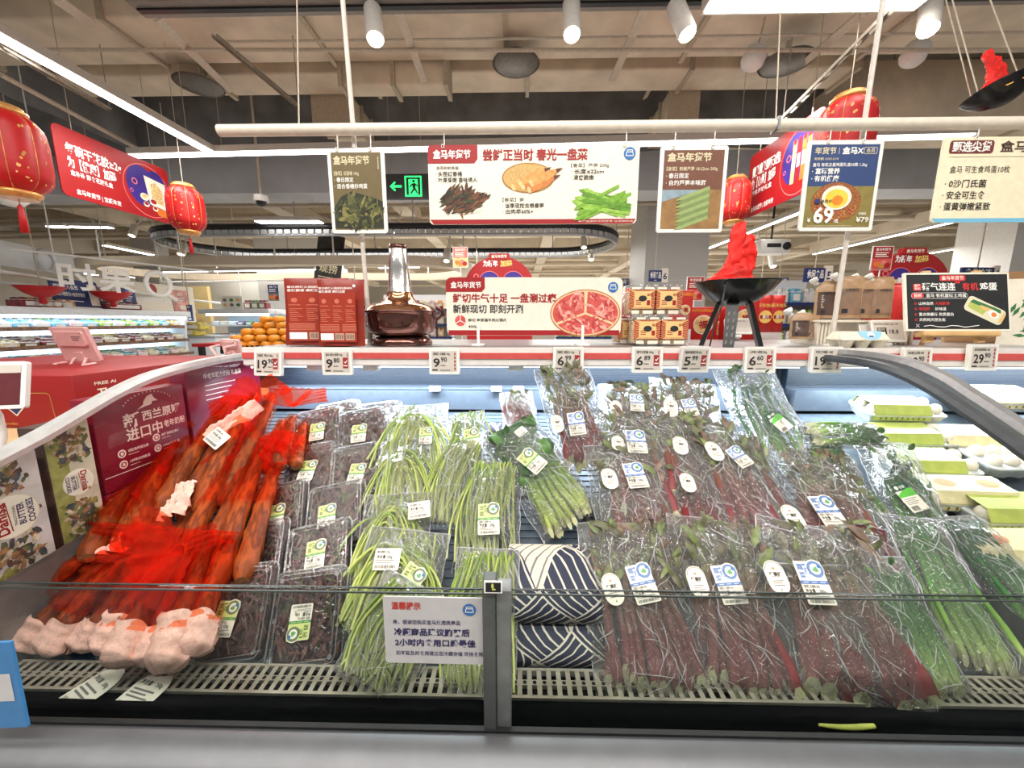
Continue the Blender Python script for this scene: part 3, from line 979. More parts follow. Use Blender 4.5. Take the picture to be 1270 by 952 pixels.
def cookie_box(px, py, Y, lab, s=.098, side=False):
    Y *= K
    p = W(px, py, Y)
    t = thing('cookie_box', lab, 'box', facing(p.x, Y, p.z) @ MX.Scale(K, 4), 'clear cookie boxes stacked on the shelf')
    h_ = s / 2
    m = MB(); m.box(-h_, -h_, -.075, h_, h_, 0, CLEAR, bev=.006); m.build('clear_shell', t)
    m = MB(); m.box(-h_ + .006, -h_ + .004, -.069, h_ - .006, h_ - .020, -.004, BOXC, bev=.004); m.build('cookies', t)
    m = MB()
    m.flat(rrect(s * .92, s * .64, .004, 3, 0, .002), CARD, .0004)
    for k in range(9):
        for sx in (-1, 1):
            y = -.028 + .0064 * k
            yo = y * 1.15
            m.flat([(sx * s * .29, y * .8), (sx * s * .455, yo), (sx * s * .455, yo + .0044), (sx * s * .29, y * .8 + .0028)][::sx], REDINK, .0008)
        x = -.026 + .0058 * k
        m.flat([(x * .8, s * .29), (x * .8 + .0026, s * .29), (x * 1.1 + .0036, s * .345), (x * 1.1, s * .345)], REDINK, .0008)
    m.flat(rect(-s * .28, -s * .25, s * .28, s * .28), mat('card_yellow', (236, 196, 130), .6, var=0), .0012)
    m.flat(ell(0, .004, s * .14, s * .10, 16), INK, .0016)
    m.txt('曲奇', .014, .016, .010, REDINK, z=.0016)
    for k in range(3):
        m.flat(rect(-s * .23, -.004 - .006 * k, -s * .05, -.0015 - .006 * k), REDINK, .0016)
    m.flat(rect(s * .14, -.018, s * .25, -.002), REDINK, .0016)
    m.flat(rect(-s * .38, h_ - .018, -s * .08, h_ - .008), CREAM, .0004)
    m.flat(rect(s * .06, h_ - .018, s * .36, h_ - .008), CREAM, .0004)
    m.flat(rect(-s * .36, -h_ + .003, -s * .10, -h_ + .014), CREAM, .0004)
    m.flat(rect(s * .02, -h_ + .003, s * .36, -h_ + .014), CREAM, .0004)
    m.build('sunburst_label', t)


cookie_box(803, 409, 1.27, 'clear cookie box, left front one of the lower layer', .098)
cookie_box(836, 409, 1.27, 'clear cookie box, right front one of the lower layer', .098)
cookie_box(782, 409, 1.36, 'clear cookie box standing furthest left of the pile, half behind another', .098)
cookie_box(797, 371.5, 1.30, 'clear cookie box, left one of the upper layer', .098)
cookie_box(829, 371.5, 1.30, 'clear cookie box, right one of the upper layer', .098)

# the black bowl brazier with silk flames
FLAME = mat('silk_flame', (226, 26, 12), .6, var=.15, scale=14, emit=0)


def brazier(M, lab, legs=True, s=1., spots=False):
    t = thing('flame_bowl', lab, 'decorative flame bowl', M)
    m = MB(); m.lathe([(0, 0), (.03, 0), (.07, .018), (.102, .048), (.12, .072), (.123, .076), (.118, .074), (.098, .05), (.066, .024), (0, .010)], mat('black_bowl', (16, 16, 17), .22, .3, .05), 40)
    m.build('bowl', t)
    m = MB()
    rnd = random.Random(7)
    for k, (ox, oz, hh, ww, ln) in enumerate(((-.010, .055, .205, .042, -.002), (.014, .055, .170, .038, .030), (-.018, .055, .05, .070, -.05), (.0, .05, .11, .056, -.010))):
        def f(a, b, ox=ox, hh=hh, ww=ww, ln=ln, k=k):
            wv = ww * (1 - .75 * b ** 2.2) * (1 + .16 * sin(b * 8 + k * 2))
            q = 2 * pi * a
            return V((ox * (1 - b) + ln * b + wv * cos(q) + .014 * fbm(a * 3, b * 5, k * 3), .45 * wv * sin(q) + .014 * fbm(a * 3, b * 5, 9 + k), .05 + hh * b + .012 * fbm(a * 5, b * 3, 20 + k)))
        m.grid(f, 20, 22, FLAME)
    m.build('flame', t)
    if legs:
        for k in range(3):
            q = R((-122, -15, 150)[k])
            F = MX.Rotation(q + R(90), 4, 'Z')
            m = MB(F)
            m.add([(-.018, -.036, .012), (.018, -.036, .012), (.018, -.049, .012), (-.018, -.049, .012), (-.015, -.078, -.128), (.015, -.078, -.128), (.015, -.092, -.128), (-.015, -.092, -.128)],
                  [(0, 1, 2, 3), (7, 6, 5, 4), (0, 4, 5, 1), (1, 5, 6, 2), (2, 6, 7, 3), (3, 7, 4, 0)], BLACK)
            for r_ in range(5):
                for c in (-1, 1):
                    zz = -.02 - .022 * r_
                    yy = -.0495 - .043 * (.012 - zz) / .14
                    m.add([(c * .007 - .003, yy - .0006, zz), (c * .007 + .003, yy - .0006, zz + .004), (c * .007 + .002, yy - .0028, zz - .008), (c * .007 - .003, yy - .0028, zz - .010)], [(0, 1, 2, 3)], GREYINK)
            m.build('leg', t)
        m = MB(); m.tube([(-.075, -.06, .07), (-.085, -.10, .055), (-.095, -.11, 0), (-.115, -.115, -.07), (-.127, -.12, -.128)], .0022, BLACK, 6); m.build('power_cable', t)
    if spots:
        m = MB()
        for q, zz in ((-100, .045), (-70, .05), (-40, .05), (-130, .05)):
            r_ = .1
            m.add([(r_ * cos(R(q + dx)) * (1 + .0), r_ * sin(R(q + dx)), zz + dz) for dx, dz in ((-9, 0), (-4, -.009), (5, -.009), (9, 0), (5, .009), (-4, .009))], [(0, 1, 2, 3, 4, 5)], mat('bowl_yellow', (232, 170, 40), .5, var=0))
        m.build('yellow_spot', t)
    return t


p = W(906, 423, 1.26 * K)
brazier(T(p.x, 1.26 * K, ZS + .128 * K) @ MX.Scale(K, 4), 'black bowl on three pierced legs with red silk flames, on the shelf')
p = W(1246, 128, 1.75)
brz = brazier(T(p.x, 1.75, p.z) @ MX.Rotation(R(-12), 4, 'X') @ MX.Rotation(R(-14), 4, 'Y') @ MX.Scale(.9, 4), 'black bowl with red silk flames hanging from chains at top right', legs=False, spots=True)
m = MB(); 
for x, y in ((-.1, .0), (.1, 0), (.0, .1)):
    m.tube([(x, y, .075), (x * .3, y * .3, 1.8)], .003, PIPE, 5)
m.build('chain', brz)

# cream drink pouches at the right, on and below a cream riser
RIS = mat('riser_cream', (226, 216, 198), .45, var=.03)
a = W(1002, 397, 1.42 * K); b = W(1122, 397, 1.42 * K)
t = thing('display_riser', 'cream riser shelf with slats, carrying the tall spouted pouches', 'riser', T((a.x + b.x) / 2, 1.42 * K, ZS) @ MX.Scale(K, 4))
wz = (a.z - ZS) / K
ww = (b.x - a.x) / K
m = MB(); m.box(-ww / 2, -.06, wz - .008, ww / 2, .09, wz, RIS, bev=.002); m.build('riser_top', t)
for x in [-ww / 2 + .006 + .012 * k for k in range(4)] + [-ww / 2 + .17 + .018 * k for k in range(10)]:
    m = MB(); m.box(x - .004, -.05, 0, x + .004, .08, wz - .008, RIS); m.build('slat', t)
PCH = mat('spout_pouch_tan', (176, 142, 108), .3, var=.08, scale=30, bump=.2, bscale=25)
PCHD = mat('spout_pouch_panel', (84, 64, 56), .3, var=.08, scale=30)
PCHL = mat('spout_pouch_pale', (140, 112, 92), .3, var=.06)


def spout_pouch(px, py, w, h, Y, lab, dark, side):
    Y *= K
    p = W(px, py, Y)
    t = thing('spouted_pouch', lab, 'pouch', facing(p.x, Y, p.z, R(-8), R(5)) @ MX.Scale(K, 4), 'spouted drink pouches at the right of the shelf')
    m = MB()

    def f(a, b, s):
        x0, x1 = -w / 2, w / 2
        if b > .8:
            if side < 0: x0 += (b - .8) * w * 1.6
            else: x1 -= (b - .8) * w * .4
        x = x0 + (x1 - x0) * a + .06 * w * b
        return V((x, b * h, s * (.017 * sin(pi * a) ** .6 * (1 - b) ** .45) + .0025 * fbm(a * 3, b * 6, px)))
    m.grid(lambda a, b: f(a, b, 1), 12, 16, PCH)
    m.grid(lambda a, b: f(1 - a, b, -1), 12, 16, PCH)
    m.build('pouch_body', t)
    m = MB()
    m.grid(lambda a, b: f(.08 + .84 * a, .08 + .62 * b, 1) + V((0, 0, .0012)), 8, 8, PCHD if dark else PCHL)
    for k in range(9):
        q = f(.2, .60 - k * .04, 1)
        m.flat(rect(q.x, q.y, q.x + w * (.34 - .05 * (k % 3)), q.y + h * .012), CREAM if dark else GREYINK, q.z + .003)
    q = f(.2, .12, 1)
    m.flat(rect(q.x, q.y, q.x + w * .22, q.y + h * .10), INK, q.z + .004)
    m.txt('冰糖雪梨', *(f(.25, .66, 1).xy), h * .06, INK, w=w * .5, z=.016)
    m.build('printed_panel', t)
    m = MB(); F = T(-w * .42, h * .90, 0) @ MX.Rotation(R(35), 4, 'Z')
    m.lathe([(.008, 0), (.008, .012), (.013, .012), (.013, .026), (.0, .026)], WHITE, 14, F @ MX.Rotation(R(-90), 4, 'X')); m.build('spout_cap', t)


spout_pouch(990, 420, .062, .088, 1.33, 'small spouted pouch in front with a dark panel, left of the riser', True, -1)
spout_pouch(1004, 420, .05, .085, 1.40, 'small spouted pouch half hidden behind another, beside the riser', False, -1)
spout_pouch(1022, 395, .075, .135, 1.42, 'tall spouted pouch with dark panel, leftmost on the cream riser', True, -1)
spout_pouch(1049, 395, .088, .150, 1.40, 'tall glossy pouch left of centre on the cream riser, behind the white pole', False, 1)
spout_pouch(1070, 395, .062, .150, 1.43, 'tall narrow pouch on the riser between two wider ones', False, 1)
spout_pouch(1090, 395, .075, .150, 1.42, 'tall pouch rightmost on the cream riser', False, 1)


# egg cartons
PULP = mat('grey_pulp', (196, 200, 198), .85, var=.08, bump=.2, bscale=120)
PULPW = mat('cream_pulp', (226, 216, 196), .8, var=.06, bump=.15, bscale=120)
LIME = mat('lime_sleeve', (180, 192, 96), .5, var=.05)
SLV = mat('cream_sleeve', (228, 216, 168), .5, var=.05)
ORG = mat('sleeve_orange', (222, 140, 84), .5, var=.05)
EGG = mat('egg_white_shell', (238, 230, 214), .35, var=.03)


def carton(M, lab, n=5, sleeve=None, sl=(.1, .9), L=.29, D=.115, pulp=None, eggs=True, disc=True, group='egg cartons in the neighbouring case'):
    pulp = pulp or PULP
    t = thing('egg_carton', lab, 'egg carton', M, group)
    m = MB()

    def f(a, b):
        q = 2 * pi * a
        bump_ = .5 + .5 * cos(q * n)
        sx = 1.0 - .10 * (1 - b)
        x = max(-1, min(1, 1.35 * cos(q))) * L / 2 * sx
        y = max(-1, min(1, 1.35 * sin(q))) * D / 2 * sx
        x2, y2 = x * (1 - .05 * bump_ * (1 - b)), y * (1 - .14 * (.5 + .5 * cos(x / L * 2 * pi * n)) * (1 - b))
        return V((x2, y2, .036 * b))
    m.grid(f, 72, 4, pulp)
    m.prism(rrect(L * 1.02, D * 1.06, .02), .034, .040, pulp)
    cb = m.build('carton_base', t)
    if eggs:
        for i in range(n):
            for j in (-1, 1):
                mm = MB(T(-L / 2 + L * (i + .5) / n, j * D * .23, .046))
                mm.lathe([(0, -.02), (.014, -.014), (.0215, 0), (.018, .014), (.010, .0235), (0, .026)], EGG, 12)
                mm.build('egg_cup', cb)
    if sleeve:
        x0, x1 = -L / 2 + L * sl[0], -L / 2 + L * sl[1]
        m = MB()
        for (ya, za), (yb, zb) in (((-D * .54, .02), (-D * .52, .045)), ((-D * .52, .045), (-D * .32, .073)), ((-D * .32, .073), (D * .32, .073)), ((D * .32, .073), (D * .54, .02))):
            m.add([(x0, ya, za), (x1, ya, za), (x1, yb, zb), (x0, yb, zb)], [(0, 1, 2, 3)], sleeve)
        if disc:
            for cxx in (x0 + (x1 - x0) * .3, x0 + (x1 - x0) * .8):
                m.add([(cxx + .03 * cos(2 * pi * k / 16), .018 * sin(2 * pi * k / 16), .0738) for k in range(16)], [tuple(range(16))], ORG)
        F = frame((0, -D * .536, .03), (1, 0, 0), V((0, .1, 1)))
        rnd = random.Random(3)
        for k in range(9):
            xx = x0 + .02 + (x1 - x0 - .03) * k / 9
            m.add([F @ V(q) for q in ((xx, -.006, .001), (xx + .006, -.006, .001), (xx + .006, .001 + .006 * rnd.random(), .001), (xx, .004, .001))], [(0, 1, 2, 3)], mat('sleeve_ink', (110, 118, 40), .6, var=0))
        m.build('paper_sleeve', t)
    return t


def lid_carton(M, lab, group=None):
    t = thing('egg_carton', lab, 'egg carton', M, group)
    L, D = .185, .11
    m = MB()
    m.prism(rrect(L * 1.04, D * 1.04, .02), .032, .037, PULPW)
    for i in range(3):
        for j in (-1, 1):
            mm = T(-L / 2 + L * (i + .5) / 3, j * D * .24, 0)
            m.lathe([(.014, 0), (.018, .003), (.031, .033)], PULPW, 14, mm)
    m.build('carton_base', t)
    m = MB()
    vs0 = rrect(L, D, .02)
    vs1 = rrect(L * .86, D * .66, .016)
    k = len(vs0)
    m.add([(x, y, .037) for x, y in vs0] + [(x, y, .066) for x, y in vs1], [(i, (i + 1) % k, k + (i + 1) % k, k + i) for i in range(k)] + [tuple(range(k, 2 * k))], PULPW)
    m.build('lid', t)
    m = MB()
    F = frame((.014, -D * .415, .052), (1, 0, 0), V((0, .55, 1)))
    m.F = F
    m.flat(ell(0, .012, .042, .034, 24, 180, 360) + [(.042, .018), (-.042, .018)], mat('sky_blue_label', (140, 196, 222), .5, var=0), .002)
    m.flat(ell(0, .002, .013, .013, 18), WINK, .0026)
    m.flat(rect(-.008, -.009, .008, -.002), NAVY, .003)
    m.build('label', t)


p = W(1062, 426, 1.19 * K)
lid_carton(T(p.x, 1.19 * K, ZS) @ RZ(R(-4)) @ MX.Scale(K * .74, 4), 'closed cream egg carton with a light blue label, on the shelf edge')


# slanted price stands on the shelf
def price_stand(px, py, Y, w, h, lab, title, sub, yaw=0., lean=25.):
    Y *= K
    p = W(px, py, Y)
    t = thing('price_stand', lab, 'price stand', facing(p.x, Y, p.z, yaw, R(lean)) @ MX.Scale(K, 4))
    m = MB(); m.prism(rrect(w, h, .006), -.008, 0, WHITE); m.flat(rect(-w * .44, -h * .40, w * .44, h * .42), EINK, .0005)
    m.txt(title, -w * .4, h * .3, h * .10, INK, w=w * .7, z=.001)
    if sub:
        m.flat(rect(-w * .34, -h * .22, -w * .06, h * .14), INK, .001)
        m.txt('限时', -w * .32, h * .05, h * .14, EINK, w=w * .22, z=.0014)
        m.txt('特惠', -w * .32, -h * .12, h * .14, EINK, w=w * .22, z=.0014)
        m.txt(sub, w * .02, -h * .04, h * .26, INK, w=w * .26, z=.001)
    m.build('screen', t)
    m = MB(); m.box(-w * .1, -h * .5 - .012, -.05, w * .1, -h * .5 + .02, -.006, WHITE); m.build('foot', t)


price_stand(1102, 410, 1.32, .095, .08, 'cream slanted price stand right of the egg carton', '盒马可生食鸡蛋 礼盒 10枚', '18.8', R(-14))
price_stand(1078, 405, 1.36, .06, .05, 'small cream price stand half hidden behind another', '可生食鸡蛋 10枚', '', R(-14))
price_stand(916, 404, 1.62, .105, .07, 'blank cream price stand seen between the bowl legs', '春日好礼', '', R(-10))

# the chalkboard sign on its wooden easel
WOOD = mat('pale_wood', (216, 174, 116), .5, var=.1, scale=14)
c = W(1187, 374, 1.24 * K)
w, h = .305, .185
t = thing('chalkboard_sign', 'black chalkboard egg sign in a white frame on a wooden easel', 'sign', facing(c.x, 1.24 * K, c.z, R(-3), R(12)) @ MX.Scale(K, 4))
CHALK = mat('chalkboard_black', (30, 32, 34), .5, var=.12, scale=25)
m = MB(); m.prism(rect(-w / 2, -h / 2, w / 2, h / 2), -.008, 0, CREAM); m.build('board_frame', t)
m = MB()
m.flat(rect(-w / 2 + .006, -h / 2 + .006, w / 2 - .006, h / 2 - .006), CHALK, .0006)
CR2 = mat('chalk_red', (214, 50, 48), .6, var=0)
m.flat(rrect(.075, .018, .004, 3, -.012, h * .405), CR2, .001); m.txt('盒马年货节', -.012, h * .405, .014, WINK, al='C', w=.064, z=.0016)
m.flat(rrect(.024, .022, .004, 3, -w * .38, h * .25), CR2, .001); m.txt('国产', -w * .38, h * .277, .009, WINK, al='C', z=.0016); m.txt('有机', -w * .38, h * .225, .009, WINK, al='C', z=.0016)
m.txt('硒气连连', -w * .335, h * .255, .026, WINK, w=.098, bold=.025, z=.0012)
m.txt('有机', .015, h * .255, .026, CR2, w=.047, bold=.02, z=.0012)
m.txt('鸡蛋', .066, h * .255, .026, WINK, w=.05, bold=.025, z=.0012)
for s_ in (-1, 1):
    m.flat(ell(.002 + s_ * .0035, h * .33, .004, .004, 10), CR2, .0012)
m.flat(rrect(.165, .019, .009, 4, -.052, h * .105), WINK, .001); m.flat(rrect(.163, .017, .0082, 4, -.052, h * .105), CHALK, .0013)
m.flat(rrect(.036, .017, .008, 4, -.116, h * .105), CR2, .0016); m.txt('极鲜', -.116, h * .105, .012, WINK, al='C', z=.002)
m.txt('盒马 有机富硒土鸡蛋', -.092, h * .105, .013, WINK, w=.118, z=.0018)
for k, (a_, b_) in enumerate((('山林自然', '大地散养'), ('非笼养', '好味道'), ('富含微量硒 优质蛋白', ''), ('天然纯天然生态', ''))):
    y = -h * (.03 + .093 * k)
    m.flat(ell(-w * .40, y, .004, .004, 10), CR2, .001); m.flat(ell(-w * .40, y, .0026, .0026, 10), CHALK, .0013)
    c1, c2_ = (WINK, CR2) if k != 1 else (CR2, WINK)
    m.txt(a_, -w * .37, y, .011, c1, z=.001); 
    if b_: m.txt(b_, -w * .37 + .047, y, .011, c2_, z=.001)
pts = [(-.1 + .02 * k, -h * .42 + .003 * sin(k * 1.8)) for k in range(9)]
m.flat([(x, y + .001) for x, y in pts] + [(x, y - .001) for x, y in pts[::-1]], WINK, .001)
for q in (45, 135):
    m.flat([(-.118 + .007 * cos(R(q)) - .0012 * sin(R(q)), -h * .41 + .007 * sin(R(q))), (-.118 - .007 * cos(R(q)) - .0012 * sin(R(q)), -h * .41 - .007 * sin(R(q))), (-.118 - .007 * cos(R(q)) + .0012 * sin(R(q)), -h * .41 - .007 * sin(R(q))), (-.118 + .007 * cos(R(q)) + .0012 * sin(R(q)), -h * .41 + .007 * sin(R(q)))], WINK, .001)
# printed egg carton picture
Fp = T(.078, -.028, .0) @ MX.Rotation(R(-28), 4, 'Z')
m.flat(rrect(.118, .05, .012, 4), mat('print_cream', (226, 220, 190), .6, var=0), .001, Fp)
m.flat([(-.05, .004), (.045, .012), (.04, .022), (-.045, .016)], mat('print_green', (60, 120, 70), .6, var=0), .0014, Fp)
m.flat([(-.05, -.012), (.0, -.016), (.004, .004), (-.05, .006)], LIME, .0014, Fp)
m.flat([(-.01, -.002), (.022, .004), (.02, .013), (-.02, .010)], mat('print_tan', (226, 190, 120), .6, var=0), .0017, Fp)
m.flat(ell(.026, .0, .017, .012, 18), WINK, .0018, Fp); m.flat(ell(.028, -.001, .008, .007, 16), mat('print_yolk', (232, 130, 50), .6, var=0), .0021, Fp)
m.flat([(.048, -.02), (.059, -.012), (.059, .012), (.05, .02)], MATS['print_tan'], .0016, Fp)
m.build('chalk_panel', t)
for sx in (-.075, .075):
    m = MB(); m.box(sx - .011, -h / 2 - .034, -.02, sx + .011, h / 2 + .01, -.009, WOOD); m.build('easel_leg', t)
m = MB(); m.box(-.11, -h / 2 - .017, -.02, .11, -h / 2 - .002, .012, WOOD, bev=.002); m.build('easel_ledge', t)
m = MB(); m.tube([(0, h * .3, -.02), (0, -h / 2 - .034, -.12)], .007, WOOD, 6); m.build('easel_strut', t)

# tall brown cardboard sheet behind, and the green-printed card at the edge
p = W(1232, 428, 1.45 * K)
t = thing('cardboard_display', 'tall plain brown cardboard panel behind the chalkboard sign', 'cardboard panel', facing(p.x + .03, 1.50 * K, ZS, R(-16)) @ MX.Scale(K, 4))
m = MB(); m.box(-.12, 0, -.02, .10, .262, 0, mat('brown_cardboard', (190, 146, 104), .7, var=.05, scale=8), bev=.002); m.build('panel', t)
m = MB(); m.box(.10, 0, -.02, .103, .262, .0, WOOD); m.build('edge', t)
p = W(1268, 428, 1.3 * K)
t = thing('printed_card', 'cream card with green leaf print at the far right edge of the shelf', 'card', facing(p.x + .045, 1.32 * K, ZS, R(-20)) @ MX.Scale(K, 4))
m = MB(); m.box(-.07, 0, -.01, .07, .22, 0, CREAM)
rnd = random.Random(2)
for k in range(26):
    x, y, q = -.06 + .12 * rnd.random(), .015 + .13 * rnd.random(), rnd.random() * 6
    m.flat([(x + .018 * cos(q), y + .018 * sin(q)), (x - .006 * sin(q), y + .006 * cos(q)), (x - .018 * cos(q), y - .018 * sin(q)), (x + .006 * sin(q), y - .006 * cos(q))], MATS['print_green'], .001 + k * .00002)
m.build('card_face', t)

# the two white poles of the hanging rail
POLE = mat('pole_white', (214, 206, 196), .45, var=.04)
for b_, t_, lab in (((460, 431), (425, 0), 'white pole rising from the shelf left of the hotpot'), ((1030, 431), (1095, 0), 'white pole rising from the shelf in front of the drink pouches')):
    lo, hi = W(*b_, 1.285 * K), W(*t_, 1.27 * K)
    lo.z = ZS
    d = hi - lo
    t = thing('support_pole', lab, 'pole', MX.Translation(lo))
    m = MB(); m.tube([lo, lo + d * .5, hi, hi + d * .5], .0085, POLE, 10); m.world('tube', t)
    m = MB(); m.lathe([(.03, 0), (.03, .004), (.012, .006), (.012, .02)], POLE, 14, MX.Translation(lo)); m.world('foot_plate', t)

# ================================================================== HANGING RAIL AND SIGNS
BY = 1.25 * K
pa, pb = W(272, 162, BY), W(1300, 152, BY)
t = thing('hanging_rail', 'long white rail hanging across the picture, carrying the signs', 'rail', MX.Translation(pa))
m = MB(); m.tube([pa, pb], .020, mat('rail_cream', (226, 214, 198), .4, var=.03), 16); m.world('rail_tube', t)
m = MB(); q = pa.lerp(pb, .68); m.box(q.x - .004, BY - .022, q.z - .022, q.x + .004, BY + .022, q.z + .022, GREYP); m.world('rail_joint', t)
for k in (.1, .68, .98):
    q = pa.lerp(pb, k)
    m = MB(); m.tube([q + V((0, 0, .01)), q + V((.02, .3, 2.6))], .0025, PIPE, 5); m.world('suspension_wire', t)
HOOK = mat('clear_hook', (226, 222, 216), .3, var=0)


def hook(mb, x, y0, y1):
    n = 10
    mb.tube([(x, y0, 0), (x, y1 - .012, 0)] + [(x + .006 - .006 * cos(pi * k / n), y1 - .012 + .008 * sin(pi * k / n), 0) for k in range(1, n)], .0018, HOOK, 5)
    mb.tube([(x - .004 + .004 * cos(2 * pi * k / 8), y0 - .004 + .006 * sin(2 * pi * k / 8), .002) for k in range(9)], .0014, HOOK, 4)


def hang_sign(c0, c1, lab, name='hanging_sign', framed=True, Y=BY - .004, yaw=0.):
    """c0, c1: top-left and bottom-right corner pixels"""
    a, b = W(*c0, Y), W(*c1, Y)
    tl, br = a, b
    w = (br.x - tl.x) / K
    h = (tl.z - br.z) / K
    t = thing(name, lab, 'sign', facing((tl.x + br.x) / 2, Y, (tl.z + br.z) / 2, yaw) @ MX.Scale(K, 4))
    return t, w, h


def hooks(t, w, h, xs):
    o = world_of(t).translation
    for x in xs:
        zr = pa.z + (pb.z - pa.z) * (o.x + x * K - pa.x) / (pb.x - pa.x)
        m = MB(); hook(m, x, h / 2, (zr - o.z) / K + .013); m.build('hook', t)


def leafy(m, cx, cy, rx, ry, n, mats, l0, l1, w0, seed, z=.0012, aim=None):
    rnd = random.Random(seed)
    for k in range(n):
        q, r_ = rnd.random() * 2 * pi, sqrt(rnd.random())
        x, y = cx + rx * r_ * cos(q), cy + ry * r_ * sin(q)
        aa = rnd.random() * pi if aim is None else aim + rnd.gauss(0, .35)
        l, w_ = l0 + (l1 - l0) * rnd.random(), w0 * (.6 + .8 * rnd.random())
        c, s = cos(aa), sin(aa)
        m.flat([(x + u * l * c - v * w_ * s, y + u * l * s + v * w_ * c) for u, v in ((-.5, 0), (-.1, -.5), (.3, -.4), (.5, 0), (.2, .45), (-.2, .45))], mats[k % len(mats)], z + .00001 * k)


OLV = mat('olive_print', (104, 88, 50), .5, var=.04)
PALE = mat('pale_gold_print', (216, 204, 168), .6, var=0)
# olive sign
t, w, h = hang_sign((405, 184), (481, 289), 'small olive hanging sign with a picture of leafy shoots, left one on the rail')
m = MB(); m.prism(rrect(w, h, .008), -.006, 0, WHITE); m.build('sign_frame', t)
m = MB(); m.flat(rect(-w / 2 + .011, -h / 2 + .011, w / 2 - .011, h / 2 - .012), OLV, .0006)
m.txt('盒马年货节', -w * .40, h * .36, .026, PALE, w=w * .64, bold=.03, z=.001)
for k in range(9): m.flat(rect(w * .38, h * .40 - .004 * k, w * .40, h * .40 - .004 * k - .0025), PALE, .001)
m.txt('【春菜】红香椿 100g', -w * .40, h * .21, .013, PALE, w=w * .44, z=.001)
m.txt('· 春日限定', -w * .40, h * .135, .015, WINK, w=w * .34, z=.001)
m.txt('· 适合香椿炒鸡蛋', -w * .40, h * .06, .015, WINK, w=w * .58, z=.001)
LEAFP = [mat('leaf_print_%d' % i, c, .6, var=.15, scale=80) for i, c in enumerate(((60, 66, 30), (92, 92, 44), (38, 40, 22), (124, 118, 62)))]
m.flat([(-w * .44, -h * .44), (w * .44, -h * .44), (w * .44, -h * .12), (w * .2, -h * .06), (-w * .1, h * .0), (-w * .3, -h * .06), (-w * .44, -h * .2)], LEAFP[2], .0009)
leafy(m, 0, -h * .25, w * .40, h * .175, 130, LEAFP, .02, .055, .010, 5)
m.build('sign_print', t)
hooks(t, w, h, (-w * .3, w * .28))
# big white sign
t, w, h = hang_sign((530, 180), (789, 277), 'big white hanging sign with toon shoots, bamboo shoots and asparagus')
m = MB()
m.prism(rrect(w, h, .012), -.006, 0, CREAM)
m.flat([(-w / 2 + .012, -h / 2), (w / 2 - .012, -h / 2), (w / 2 - .002, -h / 2 + .014), (-w / 2 + .002, -h / 2 + .014)], REDINK, .0006)
m.flat([(-w / 2, h / 2 - .012), *ell(-w / 2 + .012, h / 2 - .012, .012, .012, 4, 180, 90), (-w / 2 + .152, h / 2), (-w / 2 + .152, h / 2 - .04), (-w / 2 + .142, h / 2 - .052), (-w / 2, h / 2 - .052)], REDINK, .0008)
m.txt('盒马年货节', -w / 2 + .016, h / 2 - .027, .026, WINK, w=.115, bold=.03, z=.0016)
m.txt('尝鲜正当时 春光一盘菜', -w / 2 + .168, h / 2 - .03, .034, REDINK, w=.318, bold=.03, z=.001)
mark(m, w / 2 - .03, h / 2 - .028, .018)
m.txt('高原新鲜香椿', -w * .46, h * .215, .011, INK, w=.068, bold=0, z=.001)
m.txt('· 头茬红香椿', -w * .465, h * .14, .015, INK, w=.082, z=.001)
m.txt('· 叶厚芽嫩 香味诱人', -w * .465, h * .065, .015, INK, w=.128, z=.001)
m.txt('【春菜】笋', -w * .145, -h * .19, .012, INK, w=.066, bold=0, z=.001)
m.txt('· 当季现挖去根春笋', -w * .145, -h * .265, .015, INK, w=.128, z=.001)
m.txt('· 出肉率60%+', -w * .145, -h * .34, .015, INK, w=.095, z=.001)
m.txt('【春菜】芦笋 200g', w * .18, h * .235, .012, INK, w=.115, bold=0, z=.001)
m.txt('· 长度≤22cm', w * .18, h * .16, .015, INK, w=.10, z=.001)
m.txt('· 清爽脆嫩', w * .18, h * .085, .015, INK, w=.07, z=.001)
TOON = [mat('toon_print_%d' % i, c, .6, var=.2, scale=90) for i, c in enumerate(((84, 50, 36), (120, 74, 48), (54, 62, 30), (48, 32, 26)))]
m.flat(ell(-w * .34, -h * .30, w * .10, h * .07, 20), mat('plate_print', (226, 222, 206), .5, var=0), .0008)
leafy(m, -w * .34, -h * .19, w * .10, h * .14, 90, TOON, .03, .07, .009, 11, aim=.6)
m.flat(ell(-w * .023, h * .085, w * .125, h * .19, 32), mat('basket_rim_print', (170, 120, 62), .6, var=.1, scale=200), .001)
m.flat(ell(-w * .023, h * .085, w * .118, h * .175, 32), mat('basket_print', (206, 166, 102), .6, var=.12, scale=260), .0014)
BAM = [mat('bamboo_print_%d' % i, c, .6, var=.12, scale=70) for i, c in enumerate(((226, 158, 88), (206, 126, 66), (240, 196, 136)))]
for k, (x, y) in enumerate(((-.105, .0), (-.06, .01), (-.075, .06), (-.03, -.035), (-.02, .05))):
    F = T(w * (x + .075), h * (y + .045)) @ MX.Rotation(R(24), 4, 'Z')
    m.flat([(-.045, -.010), (.01, -.012), (.045, -.004), (.062, .0), (.045, .006), (.01, .012), (-.045, .011)], BAM[k % 2], .0018 + .0002 * k, F)
    m.flat(ell(-.044, 0, .006, .0105, 12), BAM[2], .0019 + .0002 * k, F)
    m.flat([(.038, -.005), (.062, 0), (.04, .006)], TOON[0], .0019 + .0002 * k, F)
ASP = [mat('asparagus_print_%d' % i, c, .6, var=.1, scale=80) for i, c in enumerate(((122, 172, 50), (96, 146, 40), (150, 196, 76)))]
rnd = random.Random(3)
